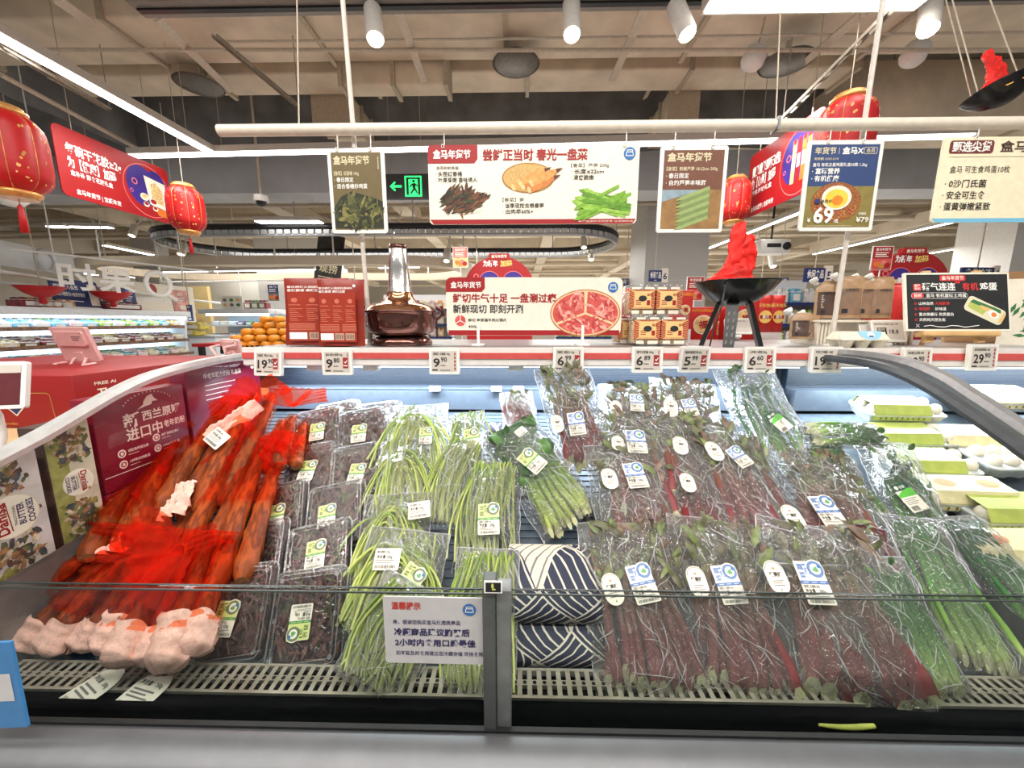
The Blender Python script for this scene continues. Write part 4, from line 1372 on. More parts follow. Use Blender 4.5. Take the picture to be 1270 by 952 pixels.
for k in range(20):
    a_ = R(-22 + 16 * rnd.random()) if k % 3 else R(18 + 10 * rnd.random())
    F = T(w * (.335 + .06 * (rnd.random() - .5)), -h * (.235 + .2 * (rnd.random() - .5))) @ MX.Rotation(a_, 4, 'Z')
    m.flat([(.07, -.0045), (.072, .0045), (-.05, .0055), (-.068, .0065), (-.082, 0), (-.068, -.006), (-.05, -.005)], ASP[k % 3], .001 + .0001 * k, F)
m.txt('本产品图片仅供参考 以实物为准', w * .22, -h / 2 + .007, .006, CREAM, w=.17, bold=0, z=.001)
m.build('sign_panel', t)
hooks(t, w, h, (-w * .42, w * .435))
# brown asparagus sign
t, w, h = hang_sign((820, 181), (895, 288), 'small brown hanging sign with an asparagus picture, right of the big white sign')
m = MB(); m.prism(rrect(w, h, .008), -.006, 0, WHITE); m.build('sign_frame', t)
BRN = mat('brown_print', (112, 66, 46), .5, var=.04)
m = MB(); m.flat(rect(-w / 2 + .011, -h / 2 + .011, w / 2 - .011, h / 2 - .012), BRN, .0006)
m.flat(rect(-w / 2 + .011, -h / 2 + .011, w / 2 - .011, 0), mat('table_print', (150, 112, 66), .6, var=.12, scale=30), .0008)
m.flat([(-w / 2 + .011, 0), (-w / 2 + .011, -h * .14), (w * .15, 0)], mat('cloth_print', (140, 160, 170), .6, var=.1), .0010)
m.txt('盒马年货节', -w * .40, h * .37, .026, PALE, w=w * .66, bold=.03, z=.001)
m.txt('【春菜】鲜嫩芦笋 18-22cm 200g', -w * .40, h * .24, .012, PALE, w=w * .76, z=.001)
m.txt('· 春日限定', -w * .40, h * .16, .016, WINK, w=w * .34, z=.001)
m.txt('· 自灼芦笋本味甜', -w * .40, h * .08, .016, WINK, w=w * .60, z=.001)
for cx, cy, n_, sc in ((.02, -.2, 9, 1.), (.33, -.08, 6, .7), (-.36, -.36, 6, .8)):
    for k in range(n_):
        F = T(w * cx, h * cy + (k - n_ / 2) * .0105 * sc) @ MX.Rotation(R(20), 4, 'Z') @ MX.Scale(sc, 4)
        pts = [(.052, -.005), (.053, .005), (-.035, .0055), (-.056, 0), (-.035, -.0055)]
        vis = [F @ V((x, y, 0)) for x, y in pts]
        if max(abs(v.x) for v in vis) < w / 2 - .008:
            m.flat(pts, [mat('pale_spear_print', (150, 168, 104), .6, var=.04, scale=60), mat('dim_spear_print', (122, 142, 84), .6, var=.04, scale=60)][k % 2] if cx < .3 else LEAFP[k % 2], .0014 + .0001 * k, F)
m.build('sign_print', t)
hooks(t, w, h, (-w * .3, w * .28))
# blue egg sign
t, w, h = hang_sign((1003, 174), (1081, 286), 'blue framed hanging sign with a boiled egg and the price 69')
m = MB(); m.prism(rrect(w, h, .008), -.006, 0, WHITE); m.build('sign_frame', t)
m = MB(); m.flat(rect(-w / 2 + .011, -h * .0, w / 2 - .011, h / 2 - .012), mat('deep_blue_print', (42, 66, 116), .5, var=.03), .0006)
m.flat(rect(-w / 2 + .011, -h / 2 + .011, w / 2 - .011, 0), mat('khaki_print', (136, 122, 62), .5, var=.06), .0006)
m.txt('年货节', -w * .40, h * .385, .021, PALE, w=w * .28, bold=.02, z=.001)
m.flat(rect(-w * .085, h * .35, -w * .078, h * .42), PALE, .001)
m.txt('盒马X', -w * .04, h * .385, .021, WINK, w=w * .28, bold=.03, z=.001)
m.flat(rrect(w * .18, .019, .005, 3, w * .33, h * .385), PALE, .001); m.flat(rrect(w * .165, .016, .004, 3, w * .33, h * .385), MATS['deep_blue_print'], .0013)
m.txt('会员', w * .33, h * .385, .013, PALE, al='C', z=.0017)
m.txt('有效期 12/25-2/10', -w * .40, h * .30, .008, PALE, w=w * .32, z=.001)
m.txt('盒马 有机五星鸡蛋礼盒30枚 1.2kg', -w * .41, h * .235, .011, WINK, w=w * .72, z=.001)
m.txt('· 富硒营养', -w * .41, h * .165, .018, WINK, w=w * .37, bold=.02, z=.001)
m.txt('· 有机健康', -w * .41, h * .085, .018, WINK, w=w * .37, bold=.02, z=.001)
RICE = [mat('rice_print_%d' % i, c, .6, var=.25, scale=300) for i, c in enumerate(((150, 92, 46), (196, 132, 70)))]
m.flat(ell(-w * .04, -h * .18, w * .34, h * .225, 32), RICE[0], .001)
leafy(m, -w * .04, -h * .18, w * .31, h * .20, 130, [RICE[1], MATS['meat_print_0'], RICE[1]], .006, .008, .004, 8, z=.0012)
m.flat(ell(-w * .045, -h * .13, w * .20, h * .135, 28), mat('egg_print', (240, 234, 214), .5, var=0), .003)
m.flat(ell(-w * .045, -h * .14, w * .155, h * .105, 28), mat('yolk_yellow_print', (244, 206, 70), .5, var=.05), .0033)
m.flat(ell(-w * .03, -h * .16, w * .075, h * .055, 24), mat('yolk_orange_print', (232, 138, 36), .5, var=.05), .0036)
m.txt('¥', -w * .41, -h * .38, .018, WINK, z=.0036)
m.txt('69', -w * .33, -h * .32, .062, WINK, w=w * .27, bold=.03, z=.0036)
m.txt('/盒', -w * .05, -h * .39, .012, WINK, z=.0036)
m.txt('会员价', -w * .25, -h * .17, .011, INK, z=.004); m.flat(rect(-w * .33, -h * .195, -w * .265, -h * .145), NAVY, .004)
m.txt('¥79', w * .25, -h * .375, .020, WINK, w=w * .17, z=.0036); m.txt('日常价', w * .28, -h * .31, .008, WINK, z=.0036)
m.flat(rect(-w * .4, -h * .447, w * .2, -h * .443), PALE, .0036)
m.build('sign_print', t)
hooks(t, w, h, (-w * .22, w * .24))
# cream egg sign at the right edge
t, w, h = hang_sign((1172, 170), (1352, 275), 'big cream hanging sign about eggs with a blue lower edge, at the right')
m = MB(); m.prism(rrect(w, h, .012), -.006, 0, mat('warm_cream_board', (244, 232, 200), .5, var=.03))
m.flat([(-w / 2 + .012, -h / 2), (w / 2 - .012, -h / 2), (w / 2, -h / 2 + .012), (-w / 2, -h / 2 + .012)], mat('sky_edge', (120, 190, 222), .5, var=0), .0006)
RB = mat('maroon_print', (116, 44, 38), .5, var=0)
m.flat(rrect(.128, .036, .008, 4, -w / 2 + .082, h * .385), RB, .0008); m.txt('甄选尖货', -w / 2 + .082, h * .385, .030, WINK, al='C', w=.112, bold=.03, z=.0014)
m.txt('盒马好鸡蛋', -w / 2 + .165, h * .385, .032, mat('brown_ink', (76, 50, 42), .6, var=0), w=.20, bold=.02, z=.001)
m.flat(rect(-w / 2 + .022, h * .27, w / 2, h * .274), GREYINK, .001)
m.txt('盒马 可生食鸡蛋10枚', -w / 2 + .03, h * .125, .021, INK, w=.175, bold=0, z=.001)
m.txt('· 0沙门氏菌', -w / 2 + .022, -h * .04, .024, INK, w=.122, z=.001)
m.txt('· 安全可生食', -w / 2 + .020, -h * .175, .024, INK, w=.126, z=.001)
m.txt('· 蛋黄弹嫩紧致', -w / 2 + .018, -h * .31, .024, INK, w=.150, z=.001)
m.build('sign_panel', t)
hooks(t, w, h, (-w * .30,))

# exit sign
p = W(504, 231, 5.2)
s = 5.2 / 470
t = thing('exit_sign', 'dark sign with a green running figure and arrow, between the olive and white signs', 'exit sign', facing(p.x, 5.2, p.z))
m = MB(); m.box(-.30, -.15, -.05, .30, .15, 0, mat('sign_slate', (58, 60, 62), .4, var=.03)); m.build('sign_box', t)
EXG = mat('exit_green', (44, 214, 110), .5, var=0, emit=1.6)
m = MB()
m.flat([(-.215, 0), (-.15, .06), (-.135, .045), (-.165, .014), (-.06, .014), (-.06, -.014), (-.165, -.014), (-.135, -.045), (-.15, -.06)], EXG, .002)
m.flat(rect(-.02, -.125, .20, .125), EXG, .002)
for x0, y0, x1, y1 in ((.0, -.105, .03, .105), (.0, .085, .18, .105), (.15, -.105, .18, .105)): m.flat(rect(x0, y0, x1, y1), MATS['sign_slate'], .003)
m.flat(ell(.095, .062, .018, .018, 12), MATS['sign_slate'], .003)
m.flat([(.11, .04), (.065, .03), (.04, -.01), (.055, -.015), (.075, .012), (.085, -.03), (.045, -.085), (.06, -.095), (.105, -.045), (.135, -.09), (.148, -.08), (.118, -.02), (.12, .01), (.145, -.005), (.15, .01)], MATS['sign_slate'], .003)
m.build('lit_panel', t)
m = MB()
for x in (-.2, .2): m.tube([(x, .15, -.02), (x, 3.0 - .9, -.02)], .004, PIPE, 4)
m.build('hanger', t)

# ------------------------------------------------------------------ red banners
BANR = mat('banner_red', (164, 24, 28), .4, var=.05, scale=3)
BPUR = mat('banner_purple', (58, 40, 130), .4, var=.12, scale=4)
BPNK = mat('banner_pink', (236, 120, 120), .4, var=0)


def banner(tl, tr, br, bl, lab, flip, l1, l2, l3, l4):
    o = (tl + tr + br + bl) / 4
    u = (tr - tl); h = ((tl - bl).length + (tr - br).length) / 2; w = u.length
    t = thing('festival_banner', lab, 'banner', frame(o, u, V((0, 0, 1))), 'red festival banners under the ceiling')
    m = MB()
    m.prism(rrect(w, h, .05), -.012, 0, BANR)
    m.flat([(-w * .5, -h * .40), (-w * .3, -h * .30), (w * .05, -h * .33), (w * .5, -h * .42), (w * .45, -h * .5), (-w * .45, -h * .5)], mat('banner_deep', (166, 22, 30), .4, var=0), .0008)
    cx = w * .255
    m.flat([*ell(cx, -.02 * h, w * .245, h * .45, 40)], BPNK, .001)
    m.flat([*ell(cx, -.02 * h, w * .238, h * .435, 40)], BANR, .0013)
    m.flat([*ell(cx - w * .06, h * .04, w * .15, h * .34, 30)], BPUR, .0016)
    m.flat([*ell(cx + w * .09, h * .04, w * .12, h * .34, 30)], BPUR, .0018)
    for k, (x, y, r) in enumerate(((-.13, .08, .030), (.19, .12, .026), (-.17, -.09, .018))):
        m.flat(ell(cx + w * x, h * y, r, r, 14), BPNK, .002); m.flat(ell(cx + w * x, h * y, r * .7, r * .7, 14), BPUR, .0023)
    if not flip:
        m.flat([(cx - .03 * w, h * .24), (cx + .19 * w, h * .20), (cx + .19 * w, -h * .28), (cx, -h * .24)], CREAM, .0026)
        m.flat([(cx + .03 * w, h * .12), (cx + .08 * w, h * .17), (cx + .15 * w, h * .06), (cx + .15 * w, -h * .2), (cx + .03 * w, -h * .18)], mat('gift_peach', (236, 190, 130), .5, var=.2, scale=40), .003)
        m.flat([(cx + .02 * w, -h * .26), (cx + .2 * w, -h * .28), (cx + .2 * w, -h * .42), (cx + .08 * w, -h * .4)], mat('gift_orange', (228, 120, 44), .5, var=.1), .003)
        for x, y, r in ((-.05, -.14, .045), (.04, -.19, .045), (-.04, -.26, .032), (.05, -.30, .03)):
            m.flat(ell(cx + w * x, h * y, r, r * .8, 18), CREAM, .0032); m.flat(ell(cx + w * x, h * y + .006, r * .75, r * .5, 18), REDINK if r < .045 or x > 0 else MATS['gift_peach'], .0036)
    else:
        for k, x in enumerate((-.06, 0, .06, .12)):
            m.flat(rect(cx + w * (x - .025), -h * .3, cx + w * (x + .025), h * (.28 - .05 * (k % 2))), [MATS['gift_peach'], RED, MATS['gift_orange'], GOLD][k], .0026)
            m.flat(rect(cx + w * (x - .018), -h * .1, cx + w * (x + .018), h * .08), CREAM, .003)
            m.flat(ell(cx + w * x, h * .26, w * .02, h * .04, 12), REDINK, .0034)
    x0 = -w * .43
    m.txt(l1, x0, h * .20, h * .17, WINK, w=w * .44, bold=.03, z=.0042)
    m.txt(l2, x0, h * .01, h * .17, WINK, w=w * .38, bold=.03, z=.0042)
    m.txt(l3, x0 + .01, -h * .14, h * .085, WINK, w=w * .33, bold=.02, z=.0042)
    m.txt(l4, -w * .40, -h * .40, h * .085, WINK, w=w * .36, bold=.02, z=.0042)
    m.build('banner_panel', t)
    m = MB()
    for x in (-w * .35, w * .35): m.tube([(x, h / 2, -.006), (x, h / 2 + 1.6, -.006)], .004, PIPE, 4)
    m.build('wire', t)


X = -3.85
tl = Wx(62, 150, X); tr = Wx(209, 212, X); br = Wx(214, 279, X); bl = Wx(78, 240, X)
z1, z0 = (tl.z + tr.z) / 2, (br.z + bl.z) / 2
ya, yb = (tl.y + bl.y) / 2 , (tr.y + br.y) / 2
banner(V((X, ya, z1)), V((X, yb, z1)), V((X, yb, z0)), V((X, ya, z0)), 'red festival banner with a white gift bag picture, hanging at left', False, '每碗干花胶≥2g', '为【健康】加码', '盒补补 即食花胶礼盒', '盒马年货节 | 宝藏年货')
X = 2.35
tl = Wx(929, 191, X); tr = Wx(1022, 138, X); br = Wx(1012, 235, X); bl = Wx(927, 268, X)
z1, z0 = (tl.z + tr.z) / 2, (br.z + bl.z) / 2
ya, yb = (tl.y + bl.y) / 2, (tr.y + br.y) / 2
banner(V((X, ya, z1)), V((X, yb, z1)), V((X, yb, z0)), V((X, ya, z0)), 'red festival banner seen at a slant behind the blue egg sign', True, '靓靓甄选', '为【心意】加码', '臻享海味礼盒', '盒马年货节 | 宝藏年货')

# ------------------------------------------------------------------ lanterns
LANT = mat('lantern_silk', (186, 14, 18), .45, var=.06, scale=20)
LGOLD = mat('lantern_gold', (222, 164, 96), .35, .5, .1)


def lantern(x, y, pw, lab, ratio=1.28, tassel=True, Y=None):
    zc = .30 * 470 / pw
    p = W(x, y, zc)
    for _ in range(4):
        c = (CR.inverted() @ (p - V((0, 0, CAM_H)))).z * -1
        p = W(x, y, p.y * zc / c)
    t = thing('paper_lantern', lab, 'lantern', MX.Translation(p), 'red lanterns hanging from the ceiling')
    H = .30 * ratio
    m = MB()
    n = 8
    prof = [(.082, -H * .5), (.115, -H * .44), (.142, -H * .34), (.15, -H * .18), (.15, H * .18), (.142, H * .34), (.115, H * .44), (.085, H * .5)]

    def f(a, b):
        k = b * (len(prof) - 1)
        i = min(int(k), len(prof) - 2)
        r = prof[i][0] + (prof[i + 1][0] - prof[i][0]) * (k - i)
        z = prof[i][1] + (prof[i + 1][1] - prof[i][1]) * (k - i)
        q = 2 * pi * a
        s = (a * n) % 1
        r *= 1.0 - .06 * abs(2 * s - 1) ** 3
        return V((r * cos(q), r * sin(q), z))
    m.grid(f, 64, 21, LANT)
    rnd = random.Random(int(x))
    for k in range(n):
        for c in range(12):
            a = (k + .5 + .5 * (rnd.random() - .5)) / n
            q = f(a, .22 + .56 * rnd.random()) * 1.004
            r_ = .003 + .007 * rnd.random()
            u = V((-sin(2 * pi * a), cos(2 * pi * a), 0))
            m.add([q + u * (r_ * cos(j * 1.257 + c)) + V((0, 0, r_ * 1.3 * sin(j * 1.257 + c))) for j in range(5)], [(0, 1, 2, 3, 4)], LGOLD)
        a = k / n
        m.tube([f(a, j / 10) * 1.006 for j in range(11)], .0022, LGOLD, 4)
    m.build('lantern_body', t)
    for s, nm in ((1, 'top_collar'), (-1, 'bottom_collar')):
        m = MB(); m.lathe([(.08, s * (H * .5 - .004)), (.092, s * (H * .5 + .004)), (.092, s * (H * .5 + .018)), (.078, s * (H * .5 + .022)), (.076, s * (H * .5 + .036)), (.07, s * (H * .5 + .036))][::s], LGOLD, 24); lc = m.build(nm, t)
    m = MB(); m.tube([(0, 0, H * .5 + .01), (0, 0, H * .5 + .1), (0, 0, 4.76 - p.z)], .003, PIPE, 5); m.build('cord', t)
    if tassel:
        m = MB(); m.tube([(0, 0, -H * .5), (0, 0, -H * .5 - .085)], .002, LANT, 5)
        m.lathe([(.0, -H * .5 - .06), (.012, -H * .5 - .075), (.010, -H * .5 - .095), (.013, -H * .5 - .1), (.018, -H * .5 - .21), (0, -H * .5 - .21)][::-1], LANT, 10); m.build('tassel', lc)


lantern(12, 190, 70, 'biggest red lantern with gold specks, cut by the left edge')
lantern(231, 260, 39, 'small red lantern right of the left banner')
lantern(911, 249, 37, 'small red lantern beside the brown asparagus sign')
lantern(1047, 170, 62, 'red lantern half hidden behind the rail, above the blue sign', tassel=False)

# ------------------------------------------------------------------ overhead conveyor loop
CHN = mat('conveyor_black', (34, 34, 36), .4, .3, .1)
LUG = mat('conveyor_grey', (176, 178, 180), .4, .3, .05)


def racetrack(cx, cy, rx, ry, n):
    """stadium path, parameter by angle"""
    P = []
    st = rx - ry
    per = 4 * st + 2 * pi * ry
    for i in range(n):
        s = per * i / n
        if s < 2 * st: P.append((cx - st + s, cy - ry))
        elif s < 2 * st + pi * ry:
            q = (s - 2 * st) / ry - pi / 2; P.append((cx + st + ry * cos(q), cy + ry * sin(q)))
        elif s < 4 * st + pi * ry: P.append((cx + st - (s - 2 * st - pi * ry), cy + ry))
        else:
            q = (s - 4 * st - pi * ry) / ry + pi / 2; P.append((cx - st + ry * cos(q), cy + ry * sin(q)))
    return P


cl, cr = Wz(197, 296, 3.0), Wz(762, 298, 3.0)
cy0 = Wz(480, 282, 3.0).y; cy1 = Wz(480, 312, 3.0).y
ccx, ccy, crx, cry = (cl.x + cr.x) / 2, (cy0 + cy1) / 2, (cr.x - cl.x) / 2, (cy1 - cy0) / 2
t = thing('conveyor_loop', 'dark oval overhead conveyor loop with grey lugs behind the signs', 'conveyor', T(ccx, ccy, 3.0))
P = racetrack(ccx, ccy, crx, cry, 150)
m = MB(); m.tube([(x, y, 3.02) for x, y in P + P[:1]], .055, CHN, 6, caps=False); m.world('chain', t)
m = MB()
for i, (x, y) in enumerate(P):
    x2, y2 = P[(i + 1) % len(P)]
    a_ = atan2(y2 - y, x2 - x)
    m.box(-.05, -.03, 2.90, .05, .03, 2.97, LUG, T(x, y) @ RZ(a_))
m.world('lug_band', t)
m = MB(); m.tube([(x, y, 2.885) for x, y in P + P[:1]], .022, LUG, 6, caps=False); m.world('guide_rail', t)
for i in range(0, 150, 15):
    x, y = P[i]
    m = MB(); m.tube([(x, y, 3.05), (x, y, 4.76)], .012, LUG, 6); m.world('hanger', t)
# white hoop below with rods
hl, hr = Wz(130, 335, 2.6), Wz(592, 335, 2.6)
hy0, hy1 = Wz(370, 322, 2.6).y, Wz(370, 344, 2.6).y
hx, hy, hrx, hry = (hl.x + hr.x) / 2, (hy0 + hy1) / 2, (hr.x - hl.x) / 2, (hy1 - hy0) / 2
t = thing('hanging_hoop', 'beige oval hoop hanging on white rods under the conveyor', 'hoop', T(hx, hy, 2.55))
Q = racetrack(hx, hy, hrx, hry, 90)
HOOP = mat('hoop_beige', (206, 190, 166), .5, var=.04)
k = len(Q)
m = MB()
vs_ = []
for i, (x, y) in enumerate(Q):
    dx, dy = x - hx, (y - hy)
    l = sqrt(dx * dx + dy * dy) or 1
    for off, z in ((0, 2.52), (0, 2.68), (.35, 2.68), (.35, 2.52)):
        vs_.append((x - dx / l * off, y - dy / l * off, z))
m.add(vs_, [(i * 4 + j, ((i + 1) % k) * 4 + j, ((i + 1) % k) * 4 + (j + 1) % 4, i * 4 + (j + 1) % 4) for i in range(k) for j in range(4)], HOOP)
m.world('hoop_band', t)
RODW = mat('rod_white', (222, 220, 216), .4, var=.02)
for i in range(0, 90, 5):
    x, y = Q[i]
    m = MB(); m.tube([(x, y, 2.66), (x, y, 3.2), (x - .02, y, 3.3), (x - .14, y + .05, 3.36)], .014, RODW, 6); m.world('rod', t)
for i, (x, y, Y) in enumerate(((165, 287, 8.0), (226, 310, 7.5), (492, 284, 8.0), (554, 318, 7.5), (724, 302, 8.5), (733, 317, 8.5), (845, 265, 6.8), (958, 325, 8.0), (405, 337, 9))):
    p = W(x, y, Y)
    t = thing('small_spotlight', '%s of the small white spotlights around the conveyor, from the left' % ORD[i], 'spotlight', MX.Translation(p) @ MX.Rotation(R(-25), 4, 'X'), 'small spotlights around the conveyor')
    m = MB(); m.lathe([(0, .16), (.06, .15), (.07, -.1)], SPOTW, 14); cn = m.build('can', t)
    m = MB(); m.lathe([(.068, -.098), (0, -.105)], SPOTE, 14); m.build('bulb', cn)
    m = MB(); m.tube([(0, 0, .15), (0, .15, .5), (0, .3, 1.1)], .012, RODW, 6); m.build('stem', t)
# projector and camera dome
p = W(962, 305, 7.5)
t = thing('projector', 'small white projector hanging right of the silk flames', 'projector', facing(p.x, 7.5, p.z))
m = MB(); m.box(-.28, -.13, -.3, .28, .13, 0, WHITE, bev=.02); m.box(-.16, -.02, 0, .1, .05, .004, INK); m.build('housing', t)
m = MB(); m.lathe([(.07, 0), (.07, .03), (.05, .03), (0, .02)], BLACK, 16, T(.2, 0, 0)); m.build('lens', t)
m = MB(); m.tube([(0, .12, -.15), (0, 1.6, -.15)], .02, BLACK, 6); m.build('mount', t)
p = W(324, 248, 5.0)
t = thing('camera_dome', 'white dome camera on the ceiling left of the olive sign', 'security camera', MX.Translation(p))
m = MB(); m.lathe([(.08, .05), (.085, -.01), (.075, -.02)], WHITE, 18); m.build('housing', t)
m = MB(); m.lathe([(.062, -.018), (.05, -.06), (0, -.078)], BLACK, 18); m.build('dome', t)
m = MB(); m.tube([(0, 0, .04), (0, 0, 4.76 - p.z)], .015, PIPE, 6); m.build('mount', t)
p = W(14, 243, 3.0)
t = thing('camera_dome', 'white dome camera behind the biggest lantern', 'security camera', MX.Translation(p))
m = MB(); m.lathe([(.09, .05), (.095, -.01), (.08, -.04), (.05, -.07), (0, -.08)], WHITE, 18); m.build('housing', t)
m = MB(); m.tube([(0, 0, .04), (0, 0, 4.76 - p.z)], .015, PIPE, 6); m.build('mount', t)

# ------------------------------------------------------------------ red arch signs, posters and aisle signs beyond the shelf
def arch(x, ytop, pw, Y, lab):
    p = W(x, ytop, Y)
    w = pw * Y / 470
    h = w * .46
    t = thing('arch_sign', lab, 'sign', facing(p.x, Y, p.z - h), 'red arch signs beyond the shelf')
    m = MB()
    m.prism([(-w / 2, 0)] + [(w / 2 * cos(R(180 - a_)), h * .94 * sin(R(a_))) for a_ in range(0, 181, 10)] + [(w / 2, 0)], -.05, 0, RED)
    m.prism(rrect(w * .30, h * .18, h * .06, 4, 0, h * .93), -.05, .006, RED)
    m.txt('盒马年货节', 0, h * .93, h * .10, CREAM, al='C', w=w * .22, bold=.02, z=.009)
    m.txt('为新年', -w * .125, h * .72, h * .20, WINK, al='C', w=w * .21, bold=.03, z=.003); m.txt('加码', w * .10, h * .72, h * .20, mat('gold_ink', (240, 206, 110), .5, var=0), al='C', w=w * .17, bold=.03, z=.003)
    for s_ in (-1, 1):
        m.flat(ell(s_ * w * .17 + .03 * w, h * .12, w * .16, h * .38, 24, 0, 180), BPNK, .003); m.flat(ell(s_ * w * .17 + .03 * w, h * .12, w * .152, h * .36, 24, 0, 180), BPUR, .005)
    m.flat(ell(-w * .33, h * .33, w * .04, w * .04, 14), BPNK, .006); m.flat(ell(-w * .33, h * .33, w * .025, w * .025, 14), RED, .008)
    m.build('arch_panel', t)
    m = MB()
    for k in range(5):
        m.box(-w * .30 + k * w * .13, 0, .01, -w * .22 + k * w * .13, h * (.16 + .05 * (k % 2)), .05, [MATS['gift_peach'], WHITE, GOLD, NAVY, RED][k])
    m.build('printed_gifts', t)
    m = MB(); m.box(-w * .48, -(p.z - h), -.06, w * .48, 0, -.01, RED); m.build('stand_body', t)


arch(619, 315, 84, 4.6, 'red arch sign peeking above the beef sign')
arch(1135, 308, 92, 3.9, 'red arch sign above the chalkboard at right')


def poster(px, py, w_, h_, Y, lab, top=REDINK, low=None, word='盒马年货节'):
    p = W(px, py, Y)
    s_ = Y * 1.0 / 470
    w, h = w_ * s_, h_ * s_
    t = thing('price_poster', lab, 'poster', facing(p.x, Y, p.z), 'small promotion posters beyond the shelf')
    m = MB(); m.prism(rect(-w / 2, -h / 2, w / 2, h / 2), -.01, 0, WHITE); m.flat(rect(-w * .47, -h * .02, w * .47, h * .48), top, .001)
    m.txt(word, 0, h * .36, h * .13, WINK, al='C', w=w * .7, z=.002)
    for k in range(3): m.flat(rect(-w * .36, h * (.20 - .075 * k), w * (.28 - .1 * (k % 2)), h * (.235 - .075 * k)), CREAM, .002)
    m.flat(rect(-w * .47, -h * .48, w * .47, -h * .02), low or MATS['gift_peach'], .001)
    for k, (x, y) in enumerate(((-.22, -.25), (.1, -.2), (.0, -.33), (.28, -.3))): m.flat(ell(x * w, y * h, w * .16, h * .11, 14), [MATS['gift_orange'], MATS['meat_print_1'], MATS['rice_print_1'], RED][k], .002 + .0003 * k)
    m.build('poster_face', t)
    m = MB(); m.tube([(0, -h / 2, -.005), (0, -p.z + .02, -.005)], .006, RODW, 6); m.build('stand_pole', t)
    m = MB(); m.lathe([(.12, 0), (.12, .01), (.01, .02)], BLACK, 16, MX.Rotation(R(-90), 4, 'X') @ T(0, 0, -p.z)); m.build('stand_foot', t)


poster(571, 319, 18, 24, 4.5, 'pale red promotion poster on a pole left of the arch sign', top=mat('faded_red', (206, 104, 94), .5, var=0))
poster(1094, 320, 24, 27, 3.7, 'dark red promotion poster on a pole right of the white pole', low=MATS['meat_print_0'])
poster(862, 358, 20, 28, 3.4, 'red promotion poster behind the cookie boxes', low=MATS['meat_print_0'], word='年货到家')
poster(339, 363, 14, 20, 6.0, 'dark blue small poster beside the red pouches', top=NAVY, low=GREYINK, word='盒马')


def aisle_sign(x, y, w_, h_, Y, txt_, lab, num=None, yaw=0., vert=False):
    p = W(x, y, Y)
    s_ = Y / 470
    w, h = w_ * s_, h_ * s_
    t = thing('aisle_sign', lab, 'sign', facing(p.x, Y, p.z, yaw), 'navy aisle signs beyond the shelf')
    m = MB(); m.box(-w / 2, -h / 2, -.03, w / 2, h / 2, 0, NAVY)
    if vert:
        for k, c in enumerate(txt_): m.txt(c, 0, h * (.36 - .24 * k), h * .2, WINK, al='C', z=.003)
    else:
        m.txt(txt_, 0, h * .06, h * .62, WINK, al='C', w=w * .84, bold=.03, z=.003)
        m.flat(rect(-w * .1, -h * .42, w * .1, -h * .36), WINK, .003)
    if num:
        m.box(w / 2, -h * .55, -.03, w / 2 + h * .6, h * .7, .002, CREAM); m.txt(num, w / 2 + h * .3, 0, h * .8, NAVY, al='C', bold=.02, z=.006)
    m.build('sign_box', t)
    m = MB(); m.tube([(0, h / 2, -.015), (0, 4.76 - p.z, -.015)], .008, PIPE, 5); m.build('hanger', t)


aisle_sign(813, 342, 16, 13, 6.2, '休闲食品', 'navy aisle sign with number 6 above the cookie boxes', '6', R(8))
aisle_sign(1011, 341, 26, 16, 5.0, '休闲食品', 'navy aisle sign slanted above the spouted pouches', '5', R(8))
aisle_sign(967, 349, 20, 9, 7.5, '精巧果蔬', 'small navy aisle sign with green light left of the slanted one')
aisle_sign(945, 349, 15, 9, 8.2, '日用百货', 'smallest navy aisle sign right of the silk flames')
aisle_sign(1213, 338, 42, 12, 5.5, '食品冷冻', 'wide navy aisle sign behind the chalkboard top', '4', R(6))
aisle_sign(777, 350, 18, 9, 8.2, '休闲食品', 'dim navy aisle sign between the beef sign and the cookie boxes')
aisle_sign(235, 388, 5, 20, 6.4, '鲜食水果', 'upright navy blade sign at the end of the left chiller', vert=True)

# ================================================================== GOODS IN THE CASE
YM = [(930, .54), (845, .665), (832, .68), (770, .735), (700, .805), (645, .945), (597, 1.07), (550, 1.20), (504, 1.32), (470, 1.42), (440, 1.47)]


def Ymap(y):
    for (ya, a), (yb, b) in zip(YM, YM[1:]):
        if y >= yb:
            return a + (b - a) * (ya - y) / (ya - yb)
    return 1.47


def gframe(top, bot, tilt, dY=0., L=None):
    n = V((0, -sin(R(tilt)), cos(R(tilt))))
    p0 = W(*top, Ymap(top[1]) + dY)
    pb_ = Wp(*bot, p0, n)
    d = pb_ - p0
    v = -d.normalized()
    u = v.cross(n)
    return MX(((u.x, v.x, n.x, p0.x), (u.y, v.y, n.y, p0.y), (u.z, v.z, n.z, p0.z), (0, 0, 0, 1))), (L or d.length)


# ------------------------------------------------------------------ stickers
GRL = mat('sticker_lime', (214, 222, 138), .45, var=.03)
GRD = mat('sticker_green', (84, 150, 88), .45, var=0)
BLL = mat('sticker_ice', (222, 228, 236), .45, var=.02)
BLD = mat('sticker_blue', (78, 112, 172), .45, var=0)
PAP = mat('sticker_paper', (238, 232, 216), .5, var=.02)
RING = mat('sticker_ring', (112, 126, 96), .45, var=0)
RINGB = mat('sticker_ring_blue', (96, 128, 178), .45, var=0)
LEAFC = mat('sticker_leaf', (96, 160, 96), .45, var=0)


def barcode(m, x0, y0, w, h, z, seed=1):
    rnd = random.Random(seed)
    x = x0
    while x < x0 + w:
        b = w * (.012 + .03 * rnd.random())
        m.flat(rect(x, y0, min(x + b, x0 + w), y0 + h), INK, z)
        x += b + w * (.012 + .025 * rnd.random())


